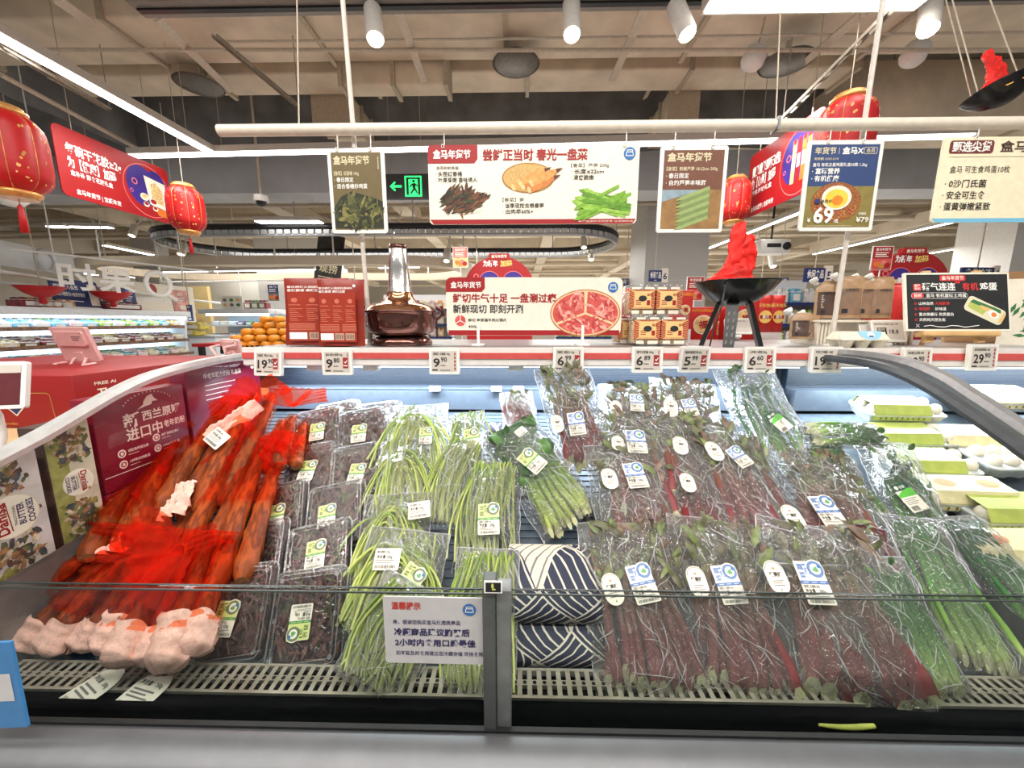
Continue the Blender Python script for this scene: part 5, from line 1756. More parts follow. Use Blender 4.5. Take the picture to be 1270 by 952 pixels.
def sticker_produce(kind, grams):
    """55 x 75 mm label: coloured head with a round emblem, band, white foot with weight and barcode"""
    w, h = .052, .075
    top, band, ring = (GRL, GRD, RING) if kind == 'g' else (BLL, BLD, RINGB)
    m = MB()
    m.flat(rrect(w, h, .003), PAP, 0); m.flat(ell(w * .22, h * .5 - .013, .0165, .0165, 24), PAP, .0001)
    m.flat(rect(-w * .5 + .001, h * .03, w * .5 - .001, h * .5 - .001), top, .0003)
    m.flat(rect(-w * .5, -h * .04, w * .5, h * .04), band, .0005)
    for x in (-.3, 0, .3): m.flat(rect(w * (x - .1), -h * .005, w * (x + .1), h * .008), top, .0007)
    m.flat(ell(w * .22, h * .5 - .014, .0152, .0152, 24), ring, .0005); m.flat(ell(w * .22, h * .5 - .014, .0098, .0098, 20), PAP, .0008)
    m.flat([(w * .22 - .007, h * .5 - .016), (w * .22, h * .5 - .020), (w * .22 + .006, h * .5 - .017), (w * .22 + .002, h * .5 - .008)], LEAFC, .0011)
    m.flat(ell(w * .22 + .008, h * .5 - .009, .0036, .0036, 10), BLUE, .0011)
    ink = mat('sticker_dark_green', (58, 92, 50), .5, var=0) if kind == 'g' else BLD
    a, b, c = ('龙', '花', '菜') if kind == 'g' else ('霜', '打', '菜')
    m.txt(a, -w * .44, h * .36, .0125, ink, z=.0008); m.txt(b, -w * .21, h * .27, .0135, ink, z=.0008); m.txt(c, -w * .44, h * .16, .0125, ink, z=.0008)
    m.flat(rect(-w * .21, h * .40, -w * .09, h * .44), ink, .0008)
    m.txt('【春菜】红香椿 %s' % grams, -w * .44, -h * .095, .0058, INK, w=w * .56, z=.0005)
    m.txt('净含量：%s' % grams, -w * .44, -h * .205, .0095, INK, w=w * .72, bold=.02, z=.0005)
    for k, l in enumerate((.3, .78, .62)): m.flat(rect(-w * .44, -h * (.285 + .035 * k), w * (-.44 + l), -h * (.27 + .035 * k)), GREYINK, .0005)
    barcode(m, -w * .42, -h * .465, w * .84, h * .075, .0005, 3)
    return m.mesh('produce_sticker')


def sticker_oval():
    m = MB(); w, h = .040, .062
    m.flat([(x, y + (h - w) / 2) for x, y in ell(0, 0, w / 2, w / 2, 14, 0, 180)] + [(x, y - (h - w) / 2) for x, y in ell(0, 0, w / 2, w / 2, 14, 180, 360)], PAP, 0)
    for k in range(13):
        q = R(10 + 160 * k / 12)
        x, y = .0172 * cos(q), (h - w) / 2 + .0172 * sin(q)
        m.flat(ell(x, y, .0014, .0014, 5), INK, .0004)
    m.flat([(-.004, .015), (0, .019), (.004, .015), (0, .013)], ORG if 'sleeve_orange' not in MATS else MATS['sleeve_orange'], .0004)
    m.txt('辣美妹', 0, .0045, .0098, INK, al='C', bold=.03, w=.024, z=.0005)
    for k in range(3): m.flat(rect(-.011, -.008 - .004 * k, .011 - .004 * (k % 2), -.0065 - .004 * k), MATS['meat_print_1'] if k == 1 else GREYINK, .0004)
    m.txt('8', 0, -.023, .006, INK, al='C', z=.0004)
    return m.mesh('oval_sticker')


def sticker_plain(grams, green=False):
    m = MB(); w, h = .058, .046
    if green:
        h = .085
    m.flat(rrect(w, h, .003), PAP, 0)
    if green:
        m.flat(rect(-w / 2, h * .25, w / 2, h * .5), mat('sticker_forest', (24, 74, 58), .45, var=0), .0003)
        m.flat([(-w / 2, h * .02), (w / 2, h * .02), (w / 2, h * .27), (w * .25, h * .30), (-w * .2, h * .22), (-w / 2, h * .12)], mat('sticker_bright_green', (92, 190, 60), .45, var=.05), .0005)
        m.flat(ell(-w * .28, h * .37, .006, .006, 14), PAP, .0006); m.txt('谷源', -w * .12, h * .37, .010, PAP, z=.0006)
        for k in range(4): m.flat(rect(-w * .4, -h * (.06 + .06 * k), w * (.3 - .12 * (k % 2)), -h * (.04 + .06 * k)), GREYINK, .0004)
        barcode(m, -w * .40, -h * .46, w * .42, h * .16, .0004, 9)
    else:
        m.txt('春日蕨菜 %s' % grams, -w * .42, h * .33, .0058, INK, w=w * .5, z=.0005)
        m.txt('净含量 %s' % grams, -w * .42, h * .10, .0085, INK, w=w * .62, z=.0005)
        for k in range(2): m.flat(rect(-w * .42, -h * (.08 + .09 * k), w * (.3 - .1 * k), -h * (.05 + .09 * k)), GREYINK, .0005)
        barcode(m, -w * .42, -h * .42, w * .8, h * .15, .0005, 6)
    return m.mesh('plain_sticker')


STK = {'g100': sticker_produce('g', '100g'), 'g200': sticker_produce('g', '200g'), 'b': sticker_produce('b', '300g'), 'oval': sticker_oval(), 'plain': sticker_plain('200g'), 'green': sticker_plain('150g', True)}


def stick(t, kind, px, z, ang=0., s=1., on=None):
    Mw = world_of(t)
    n = Mw.to_3x3().col[2].normalized()
    p0 = Mw @ V((0, 0, z))
    q = Mw.inverted() @ Wp(px[0], px[1], p0, n)
    o = part('sticker', STK[kind], on or t, T(q.x, q.y, q.z) @ RZ(R(ang)) @ MX.Scale(s, 4))
    o['label'] = {'g': 'lime green and white label', 'b': 'blue and white label', 'o': 'cream oval label', 'p': 'plain white label'}[kind[0]] if kind != 'green' else 'dark green, green and white label'
    return o


# ------------------------------------------------------------------ clear trays of dark toon shoots
rnd = random.Random(21)
TOONL = [mat('toon_leaf_%d' % i, c, .5, var=.2, scale=60) for i, c in enumerate(((74, 46, 46), (98, 62, 54), (52, 38, 40), (72, 76, 44)))]
TW, TL, TT = .165, .20, .042


def leafstrip(m, p, d, n_, l, w, mt, bend=.3):
    d, n_ = V(d).normalized(), V(n_).normalized()
    s = d.cross(n_).normalized()
    vs_ = []
    for k in range(4):
        q = k / 3
        c = p + d * (l * q) + n_ * (bend * l * sin(pi * q) * .35)
        ww = w * (.25, 1, .85, .08)[k]
        vs_ += [c - s * ww / 2, c + n_ * ww * .15, c + s * ww / 2]
    m.add(vs_, [(k * 3 + j, k * 3 + j + 1, k * 3 + 4 + j, k * 3 + 3 + j) for k in range(3) for j in range(2)], mt, sm=True)


def toon_fill(seed):
    r = random.Random(seed)
    m = MB()
    m.box(-TW * .44, -TL * .95, -TT, TW * .44, -TL * .05, -TT * .45, TOONL[2], bev=.008)
    for k in range(260):
        p = V((r.uniform(-.42, .42) * TW, -TL * r.uniform(.08, .92), -TT * (.06 + .5 * r.random() ** 1.5)))
        a = r.gauss(pi / 2, .9)
        leafstrip(m, p, (cos(a), sin(a), r.uniform(-.25, .25)), (r.uniform(-.5, .5), r.uniform(-.5, .5), 1), r.uniform(.022, .05), r.uniform(.004, .010), TOONL[(0, 0, 1, 2, 0, 1, 3)[k % 7] if seed != 3 else k % 4], r.uniform(-.5, .6))
    for k in range(24):
        p = V((r.uniform(-.40, .40) * TW, -TL * r.uniform(.1, .6), -TT * r.uniform(.05, .3)))
        a = r.gauss(-pi / 2, .5)
        m.tube([p, p + V((cos(a) * .04, sin(a) * .04, r.uniform(-.006, .006))), p + V((cos(a) * .07 + r.uniform(-.01, .01), sin(a) * .07, -.004))], .0022, TOONL[1], 5)
    # pull anything that pokes out back inside the tray
    m.v = [V((max(-TW * .455, min(TW * .455, v.x)), max(-TL * .955, min(-TL * .045, v.y)), max(-TT, min(-.003, v.z)))) for v in m.v]
    return m.mesh('toon_shoots')


FILL = [toon_fill(i) for i in (1, 2, 3)]


def tray_shell():
    m = MB()
    O = rrect(TW, TL, .018, 5, 0, -TL / 2)
    I = rrect(TW * .90, TL * .92, .016, 5, 0, -TL / 2)
    I2 = rrect(TW * .80, TL * .84, .014, 5, 0, -TL / 2)
    k = len(O)
    B = rrect(TW * .92, TL * .93, .018, 5, 0, -TL / 2)
    B2 = rrect(TW * .84, TL * .86, .016, 5, 0, -TL / 2)
    rings = [[(x, y, -TT - .006) for x, y in B2], [(x, y, -.020) for x, y in B], [(x, y, -.014) for x, y in O], [(x, y, -.011) for x, y in O], [(x, y, -.008) for x, y in I], [(x, y, 0.002) for x, y in [(a * .985, b) for a, b in I]], [(x, y, .002) for x, y in I2], [(x, y, -.001) for x, y in [(a * .97, (b + TL / 2) * .97 - TL / 2) for a, b in I2]]]
    vs_ = [p for r_ in rings for p in r_]
    m.add(vs_, [(i * k + j, i * k + (j + 1) % k, (i + 1) * k + (j + 1) % k, (i + 1) * k + j) for i in range(len(rings) - 1) for j in range(k)], CLEAR, sm=True)
    m.add(rings[-1], [tuple(range(k))], CLEAR)
    m.add(rings[0], [tuple(range(k - 1, -1, -1))], CLEAR)
    return m.mesh('tray_shell')


def tray_rim():
    m = MB()
    O = rrect(TW * 1.0, TL * 1.0, .018, 5, 0, -TL / 2)
    m.tube([(x, y, -.0125) for x, y in O + O[:1]], .0017, EDGE, 5, caps=False)
    I = rrect(TW * .89, TL * .91, .016, 5, 0, -TL / 2)
    m.tube([(x, y, .0015) for x, y in I + I[:1]], .0012, EDGE, 5, caps=False)
    I = rrect(TW * .78, TL * .82, .014, 5, 0, -TL / 2)
    m.tube([(x, y, .0005) for x, y in I + I[:1]], .0009, EDGE, 5, caps=False)
    for x, y in ((-.38, -.1), (.38, -.1), (-.38, -.9), (.38, -.9), (-.4, -.5), (.4, -.5)):
        m.lathe([(.0045, .0005), (.0045, .003), (.003, .003), (.003, .0005)], EDGE, 10, T(x * TW, y * TL, 0))
    return m.mesh('tray_rim')


SHELL, RIM = tray_shell(), tray_rim()
trays = [((300, 700), (274, 832), 51, 'g100', (279, 767), -8, 0, 'clear tray of dark toon shoots, front row left, its label upright'),
         ((386, 704), (370, 832), 51, 'g100', (372, 771), 178, 1, 'clear tray of dark toon shoots, front row right, its label upside down'),
         ((319, 646), (300, 745), 42, 'g100', (304, 690), -3, 0, 'clear tray of dark toon shoots, second row left from the front glass'),
         ((396, 646), (388, 745), 42, 'g100', (391, 687), -2, 1, 'clear tray of dark toon shoots, second row right from the front glass'),
         ((346, 598), (335, 690), 40, 'g100', (341, 640), -2, 1, 'clear tray of dark toon shoots, middle row left, label half covered'),
         ((417, 597), (411, 690), 40, 'g100', (405, 640), 0, 2, 'clear tray of dark toon shoots, middle row right, greener shoots'),
         ((388, 549), (380, 625), 40, 'g100', (381, 583), -12, 0, 'clear tray of dark toon shoots, fourth row left with tilted label'),
         ((442, 549), (438, 625), 40, 'g100', (442, 587), -12, 1, 'clear tray of dark toon shoots, fourth row right with tilted label'),
         ((395, 505), (390, 570), 42, 'g100', (393, 535), -2, 1, 'clear tray of dark toon shoots, back row left'),
         ((451, 505), (448, 570), 42, 'g100', (445, 537), -3, 0, 'clear tray of dark toon shoots, back row right'),
         ((418, 497), (414, 560), 44, None, None, 0, 2, 'clear tray lid showing just behind the back row of trays, left'),
         ((470, 497), (466, 560), 44, None, None, 0, 2, 'clear tray lid showing just behind the back row of trays, right')]
for i, (tp, bt, tl_, st_, lp, an, fi, lab) in enumerate(trays):
    F, L_ = gframe(tp, bt, tl_, .03 if i >= 10 else 0)
    t = thing('toon_shoot_tray', lab, 'tray', F, 'clear trays of dark toon shoots')
    sh = part('tray_shell', SHELL, t); part('tray_rim', RIM, t); part('toon_shoots', FILL[fi], t)
    if st_: stick(t, st_, lp, .0035, an, .92, sh)

# ------------------------------------------------------------------ bagged greens
def bag_mesh(w, L, t, seed, top=.0, flare=.0):
    m = MB()
    r = random.Random(seed)
    ox = r.uniform(0, 50)

    def f(a, b, s):
        x = (a - .5) * w * (1 + flare * (1 - b) * .3) + .006 * fbm(b * 6, ox, s)
        y = -b * L
        body = sin(pi * a) ** .55 * min(1, (b * 6)) ** .6 * min(1, (1.02 - b) * 9) ** .5
        z = t * body * (1 if s > 0 else -.25)
        ridge = abs(NZ.noise(V((a * w * 26 + ox, b * L * 18, s * 3.)))) - .2
        fold = NZ.noise(V((a * w * 14 + b * L * 9, b * L * 5 + ox, 2.)))
        z += (.011 * ridge + .009 * fold) * (s if s > 0 else .4) + .004 * fbm(a * 9, b * 11, ox)
        return V((x, y, z))
    m.grid(lambda a, b: f(a, b, 1), 20, 26, BAG)
    m.grid(lambda a, b: f(1 - a, b, -1), 8, 10, BAG)
    # folds of doubled film: narrow raised ridges, whitened to stand in for crinkle glints
    for k in range(int(16 + 560 * w * L)):
        a, b = r.uniform(.03, .97), r.uniform(.02, .98)
        q = r.gauss(1.35, .55) * r.choice((-1, 1))
        P = []
        for j in range(r.randint(3, 7)):
            P.append(f(a, b, 1) + V((0, 0, .0012)))
            st = r.uniform(.008, .022)
            a, b = a + cos(q) * st / w, b + abs(sin(q)) * st / L * r.choice((1, 1, .6))
            q += r.gauss(0, .26)
            if not (.01 < a < .99 and .0 < b < 1.0): break
        if len(P) > 2:
            w_ = r.uniform(.0003, .0009)
            m.tube(P, [w_ * .3] + [w_] * (len(P) - 2) + [w_ * .3], FOLD_GLINT, 4, caps=False)
    # the sealed rim
    m.tube([f(0, j / 12, 1) for j in range(13)], .0009, FOLD_GLINT, 4, caps=False)
    m.tube([f(1, j / 12, 1) for j in range(13)], .0009, FOLD_GLINT, 4, caps=False)
    m.tube([f(j / 8, 0, 1) for j in range(9)], .0009, FOLD_GLINT, 4, caps=False)
    return m.mesh('bag_film')


def ramp_mat(name, stops, rough=.45, mott=.25, stretch=1., nsc=12):
    """plant colour running along the stalk (object -Y), with fine mottling"""
    m = bpy.data.materials.new(name)
    m.use_nodes = True
    nt = m.node_tree
    b = nt.nodes['Principled BSDF']
    b.inputs['Roughness'].default_value = rough
    b.inputs['Specular IOR Level'].default_value = .2
    tc = nt.nodes.new('ShaderNodeTexCoord')
    sp = nt.nodes.new('ShaderNodeSeparateXYZ')
    mu = nt.nodes.new('ShaderNodeMath'); mu.operation = 'MULTIPLY'; mu.inputs[1].default_value = -1
    n = nt.nodes.new('ShaderNodeTexNoise'); n.inputs['Scale'].default_value = nsc; n.inputs['Detail'].default_value = 4
    mp = nt.nodes.new('ShaderNodeMapping'); mp.inputs['Scale'].default_value = (1, stretch, 1)
    ad = nt.nodes.new('ShaderNodeMath'); ad.operation = 'MULTIPLY_ADD'; ad.inputs[1].default_value = mott
    sb = nt.nodes.new('ShaderNodeMath'); sb.operation = 'SUBTRACT'; sb.inputs[1].default_value = mott / 2
    r = nt.nodes.new('ShaderNodeValToRGB')
    while len(r.color_ramp.elements) < len(stops): r.color_ramp.elements.new(.5)
    for e, (p, c) in zip(r.color_ramp.elements, stops):
        e.position = p; e.color = (*lin(c), 1)
    L = nt.links.new
    L(tc.outputs['Object'], sp.inputs[0]); L(sp.outputs['Y'], mu.inputs[0])
    L(tc.outputs['Object'], mp.inputs[0]); L(mp.outputs[0], n.inputs['Vector']); L(n.outputs['Fac'], ad.inputs[0]); L(mu.outputs[0], ad.inputs[2])
    L(ad.outputs[0], sb.inputs[0]); L(sb.outputs[0], r.inputs['Fac']); L(r.outputs['Color'], b.inputs['Base Color'])
    MATS[name] = m
    return m


PURP = ramp_mat('purple_stalk', [(0, (112, 100, 72)), (.35, (112, 72, 60)), (.7, (120, 54, 58)), (1, (150, 92, 88))])
RHUB = ramp_mat('crimson_stalk', [(0, (84, 34, 36)), (.5, (116, 34, 40)), (1, (134, 62, 58))])
GRST = ramp_mat('green_stalk', [(0, (70, 112, 44)), (.4, (132, 164, 66)), (1, (190, 200, 112))])
LEEK = ramp_mat('leek_stalk', [(0, (52, 98, 52)), (.5, (84, 134, 62)), (.8, (146, 184, 88)), (1, (204, 216, 142))])
LEEKD = ramp_mat('dark_leek_stalk', [(0, (40, 84, 52)), (.6, (62, 116, 62)), (1, (124, 168, 82))])
CUT = mat('cut_stalk_end', (196, 196, 150), .5, var=.1, scale=120)
DLEAF = [mat('dark_leaf_%d' % i, c, .45, var=.2, scale=50) for i, c in enumerate(((96, 98, 66), (112, 92, 76), (84, 80, 60), (104, 116, 68)))]
GLEAF = [mat('green_leaf_%d' % i, c, .45, var=.18, scale=40) for i, c in enumerate(((52, 92, 40), (76, 116, 52), (44, 76, 38)))]


def stalks(mt, n, r, seed, bend=.06):
    out = []
    for i in range(n):
        rr = random.Random(seed + i)
        bx, bz, ph = rr.uniform(-bend, bend), rr.uniform(0, bend * .5), rr.uniform(0, 3)
        m = MB()
        m.tube([(bx * sin(pi * k / 8 + ph * .2) + .01 * sin(k + ph), -k / 8, bz * sin(pi * k / 8)) for k in range(9)], [r * (.6 + .4 * k / 8) * (1 + .12 * sin(k * 2 + ph)) for k in range(9)], mt, 7, capm=CUT)
        m.v = [V((v.x, v.y + 2.4 * v.z + .05, v.z)) if v.y < -.985 else v for v in m.v]
        out.append(m.mesh('stalk'))
    return out


ST = {'purple': stalks(PURP, 5, .034, 10), 'crimson': stalks(RHUB, 4, .046, 30, .04), 'green': stalks(GRST, 4, .034, 50, .05), 'leek': stalks(LEEK, 4, .02, 70, .04), 'leekd': stalks(LEEKD, 4, .022, 90, .05)}


def leaves_mesh(seed, n, mats, w, y0, y1, z0, z1, ln, wd, aim=pi / 2, spread=.8):
    r = random.Random(seed)
    m = MB()
    for k in range(n):
        p = V((r.uniform(-.40, .40) * w, r.uniform(y1, y0), r.uniform(z0, z1)))
        a = r.gauss(aim, spread)
        leafstrip(m, p, (cos(a), sin(a), r.uniform(-.3, .3)), (r.uniform(-.6, .6), r.uniform(-.3, .3), 1), r.uniform(.5, 1.2) * ln, r.uniform(.6, 1.3) * wd, mats[k % len(mats)], r.uniform(-.6, .8))
    m.v = [V((max(-w * .46, min(w * .46, v.x)), min(-.004, v.y), v.z)) for v in m.v]
    return m


def veg_bag(kind, top, bot, w, tilt, th, lab, stickers=(), dY=0., seed=0, n=10, ext=1.06, name='purple_stem_greens_bag', group='clear bags of purple-stemmed greens', y_st=(.32, .97), leaves=95, film_=True, lift=0., stalk_s=None):
    F, L_ = gframe(top, bot, tilt, dY)
    L_ *= ext
    if lift: F = F @ T(0, 0, lift)
    t = thing(name, lab, 'bag of greens', F, group)
    r = random.Random(seed)
    if leaves:
        mt = {'purple': DLEAF, 'crimson': DLEAF, 'green': GLEAF, 'leek': GLEAF, 'leekd': GLEAF}[kind]
        big = kind == 'green'
        lm = leaves_mesh(seed, leaves, mt, w * .9, -.04 * L_, -(y_st[0] + .16) * L_, th * .05, th * .75, (.075 if big else .060), (.040 if big else .017))
        lm.build('leaves', t, kind='stuff')
    ys, ye = y_st
    sw = .34 * (stalk_s or 1.)
    n = int(n * 1.6)
    for k in range(n):
        q = (k + .5) / n - .5 + r.uniform(-.03, .03)
        lay = k % 2
        ln = (ye - ys) * L_ * r.uniform(.90, 1.0) + (.06 * L_ if lay else 0)
        x0 = q * w * .52
        x1 = q * w * .74
        a = atan2(x1 - x0, ln)
        z0 = th * (.42 if lay else .08)
        o = part('stalk', ST[kind][(k * 3 + seed) % len(ST[kind])], t, T(x0, -ys * L_ - .02 * L_ * r.random(), z0) @ RZ(a + r.uniform(-.06, .06)) @ MX.Rotation(R(-2 + 4 * r.random()), 4, 'X') @ MX.Diagonal((sw * r.uniform(.85, 1.2), ln, sw, 1)))
    fm = None
    if film_:
        fm = part('bag_film', bag_mesh(w, L_, th, seed + 5), t)
    for k, px, an, s_ in stickers:
        stick(t, k, px, th * 1.0 + .004, an, s_, fm)
    return t


P_ = 'bag of purple-stemmed greens'
veg_bag('purple', (775, 648), (815, 850), .25, 40, .050, P_ + ' in the front row, first from the patterned packs', [('oval', (760, 730), 10, 1.05), ('b', (797, 723), 10, 1.05)], -.02, 1, 11)
veg_bag('purple', (887, 645), (924, 848), .245, 40, .050, P_ + ' in the front row, second from the patterned packs', [('oval', (865, 721), 12, 1.05), ('b', (904, 724), 13, 1.05)], -.02, 2, 12)
veg_bag('purple', (1010, 652), (1066, 858), .28, 43, .058, P_ + ' in the front row, widest and furthest right, thick cut ends showing', [('oval', (963, 715), 14, 1.08), ('b', (1010, 722), 10, 1.12)], -.04, 3, 10, stalk_s=1.35)
veg_bag('purple', (1040, 745), (1082, 874), .14, 52, .04, 'loose low bag of cut stalk ends under the widest front bag, over the grille', [], -.035, 31, 9, leaves=0, y_st=(.3, .97), lift=-.035, stalk_s=1.4)
veg_bag('crimson', (1068, 650), (1110, 785), .13, 42, .036, 'narrow bag of dark crimson stalks right of the widest front bag', [], 0, 4, 7, y_st=(.05, .93), leaves=12)
veg_bag('purple', (770, 552), (802, 668), .25, 34, .045, P_ + ' in the second row above the patterned packs', [('oval', (756, 593), 3, 1.1), ('b', (788, 589), 4, 1.1)], 0, 5, 11, 1.3)
veg_bag('crimson', (850, 562), (882, 655), .21, 34, .045, 'clear bag with thick crimson stalks fanned below a round cream label', [('oval', (853, 598), 0, 1.0)], 0, 6, 9, 1.35, y_st=(.42, .98), leaves=24)
veg_bag('purple', (872, 530), (925, 655), .20, 36, .05, P_ + ' leaning over the crimson stalks, with an oval label', [('oval', (886, 559), 8, 1.1), ('b', (917, 566), 25, .9)], 0, 7, 9, 1.15, lift=.02)
veg_bag('purple', (1000, 560), (1045, 668), .25, 34, .045, P_ + ' in the second row at right, long dull stalks', [('oval', (984, 641), 16, 1.15), ('b', (1027, 634), 14, 1.2)], 0, 8, 9, 1.3)
veg_bag('purple', (778, 512), (796, 610), .25, 36, .04, P_ + ' in the third row behind two labels, left', [('oval', (766, 549), -4, .9), ('b', (789, 547), 0, 1.15)], 0, 9, 9, 1.3)
veg_bag('purple', (846, 516), (858, 600), .23, 36, .04, P_ + ' in the third row, round label in its middle', [('oval', (844, 552), 2, 1.1)], 0, 10, 9, 1.3)
veg_bag('purple', (782, 478), (790, 545), .24, 48, .04, P_ + ' in the back row, left of two with labels', [('oval', (764, 506), 0, 1.0), ('b', (790, 499), -2, .9)], 0, 11, 8, 1.3)
veg_bag('purple', (846, 472), (853, 540), .24, 48, .04, P_ + ' in the back row, right of two with labels', [('oval', (832, 505), 0, 1.2), ('b', (856, 505), 14, .9)], 0, 12, 8, 1.3)
veg_bag('purple', (695, 452), (728, 570), .20, 58, .045, 'tall clear bag of dark stalks and leaves poking up to the red rail', [('oval', (691, 525), 0, 1.0), ('b', (715, 525), -5, 1.05)], -.05, 13, 10)
veg_bag('purple', (640, 486), (648, 545), .12, 50, .035, 'small bag of purple buds at the back beside the ledge', [], 0, 14, 8, 1.0, y_st=(.1, .8), leaves=14)
veg_bag('purple', (915, 545), (960, 640), .14, 40, .035, 'crumpled clear bag of dull greens between the two labelled ones at right', [], 0, 15, 6, 1.0)
veg_bag('green', (632, 532), (712, 652), .20, 42, .055, 'clear bag of bright green broccolini with leafy tops', [('g200', (660, 571), 18, 1.05), ('plain', (646, 535), 12, .6)], -.01, 16, 17, 1.0, stalk_s=.72, name='broccolini_bag', group='clear bags of green stalks', y_st=(.42, .96), leaves=70)
LK = dict(name='spring_onion_bag', group='clear bags of green stalks')
veg_bag('leek', (1085, 690), (1166, 866), .13, 48, .035, 'clear bag of thin green stalks lying on the grille at right', [], -.02, 17, 16, 1.0, y_st=(.12, .96), leaves=6, **LK)
veg_bag('leek', (1125, 640), (1232, 838), .14, 41, .04, 'clear bag of long spring onions second from the right edge', [], -.01, 18, 16, 1.0, y_st=(.06, .97), leaves=0, **LK)
veg_bag('leekd', (1180, 640), (1310, 800), .14, 40, .04, 'clear bag of dark green leek tops cut by the right edge', [], .02, 19, 14, 1.0, y_st=(.06, .97), leaves=0, **LK)
veg_bag('leek', (1090, 545), (1165, 705), .17, 42, .045, 'clear crumpled bag with a dark green and white label, right side', [('green', (1128, 616), 24, .95)], 0, 20, 10, 1.0, y_st=(.35, .95), leaves=20, **LK)
veg_bag('leekd', (920, 458), (975, 580), .22, 44, .05, 'pale crumpled bag with a green label under the red rail', [('green', (966, 522), 30, .85)], -.02, 21, 7, 1.0, y_st=(.2, .9), leaves=16, **LK)
veg_bag('leek', (1095, 542), (1000, 538), .10, 44, .03, 'sideways bag of onion stalks with green cut ends, upper right', [], -.02, 22, 12, 1.0, y_st=(.1, .95), leaves=6, **LK)
veg_bag('leekd', (1015, 555), (1085, 655), .14, 42, .035, 'crumpled bag of greenish stalks beside the crimson ones', [], .01, 23, 8, 1.0, y_st=(.1, .9), leaves=30, **LK)

# thin pale shoots
SHO = ramp_mat('pale_shoot', [(0, (158, 172, 88)), (.5, (182, 192, 110)), (1, (204, 210, 140))])
SHD = ramp_mat('green_shoot', [(0, (118, 146, 66)), (.5, (152, 172, 88)), (1, (184, 196, 118))])
SHM = []
for i in range(7):
    r = random.Random(200 + i)
    m = MB()
    if i < 4:
        bx, ph = r.uniform(-.12, .12), r.uniform(0, 3)
        m.tube([(bx * sin(pi * k / 7) + .02 * sin(k * .9 + ph), -k / 7, .03 * sin(pi * k / 7 + ph)) for k in range(8)], [.017] * 8, (SHO, SHD)[i % 2], 5)
    else:  # shoots bent over in an arch
        hh, ww = r.uniform(.8, 1.0), r.uniform(.22, .42)
        m.tube([(-ww * cos(pi * k / 12) * (1 if k < 6 else 1.1), -1 + hh * sin(pi * k / 12) ** .7 - (.1 * (k / 12)), .05 * sin(pi * k / 12)) for k in range(13)], [.017] * 13, (SHO, SHD)[i % 2], 5)
    SHM.append(m.mesh('shoot'))


def shoot_bag(top, bot, w, tilt, th, lab, stickers=(), dY=0., seed=0, n=34, arch_=False, ext=1.16):
    n = int(n * 1.3)
    F, L_ = gframe(top, bot, tilt, dY)
    L_ *= ext
    t = thing('pale_shoot_bag', lab, 'bag of shoots', F, 'clear bags of thin pale green shoots')
    r = random.Random(seed)
    for k in range(n):
        q = (k + .5) / n - .5
        ar = arch_ and k % 5 < 4
        me = SHM[4 + (k + seed) % 3] if ar else SHM[(k + seed) % 4]
        ln = L_ * (.88 * r.uniform(.75, 1.0) if ar else .88 * r.uniform(.9, 1.03))
        sx = (w * r.uniform(.55, 1.1) if ar else .20 * .8)
        x = (q * w * .35 if ar else q * w * .80)
        z = th * (.1 + .75 * r.random()) * (1 - (2 * q) ** 2 * .5)
        yy = -L_ * .05 - (L_ * .88 - ln) * .7
        Mt = T(x, yy, z) @ RZ(r.gauss(0, .10 if not ar else .16)) @ MX.Diagonal((sx, ln, .16, 1))
        part('shoot', me, t, Mt)
    fm = part('bag_film', bag_mesh(w, L_, th, seed + 900), t)
    for k, px, an, s_ in stickers: stick(t, k, px, th + .004, an, s_, fm)


S_ = 'bag of thin pale shoots'
shoot_bag((520, 502), (512, 580), .21, 44, .04, S_ + ' in the back row, whitest and most crumpled', [('g200', (528, 540), 0, .8)], 0, 41, 26, True)
shoot_bag((578, 512), (590, 600), .13, 44, .04, S_ + ' in the back row with brighter tips at its top', [('g200', (585, 543), 0, .9)], 0, 42, 26)
shoot_bag((505, 545), (498, 640), .17, 42, .045, S_ + ' bent over in a loop, beside the fourth row of trays', [], 0, 43, 40, True)
shoot_bag((580, 545), (545, 640), .13, 42, .045, S_ + ' lying slantwise in the middle of the heap', [], -.01, 44, 30)
shoot_bag((612, 572), (603, 690), .175, 44, .045, S_ + ' standing straight with a lime label', [('g200', (606, 643), 5, 1.1)], -.02, 45, 40)
shoot_bag((495, 612), (480, 720), .19, 42, .045, S_ + ' tangled, with a half folded white label', [('plain', (520, 632), 6, 1.0)], 0, 46, 44, True)
shoot_bag((510, 657), (478, 780), .21, 43, .05, S_ + ' in a big loop with one white and one tilted label', [('plain', (480, 693), 6, 1.05), ('g200', (507, 722), -24, 1.0)], -.005, 47, 50, True)
shoot_bag((606, 680), (594, 840), .15, 46, .04, S_ + ' standing straight behind the notice and the post', [], -.02, 48, 40)
shoot_bag((520, 725), (465, 838), .17, 54, .035, S_ + ' lowest at left, slanting behind the notice', [], -.02, 49, 34)


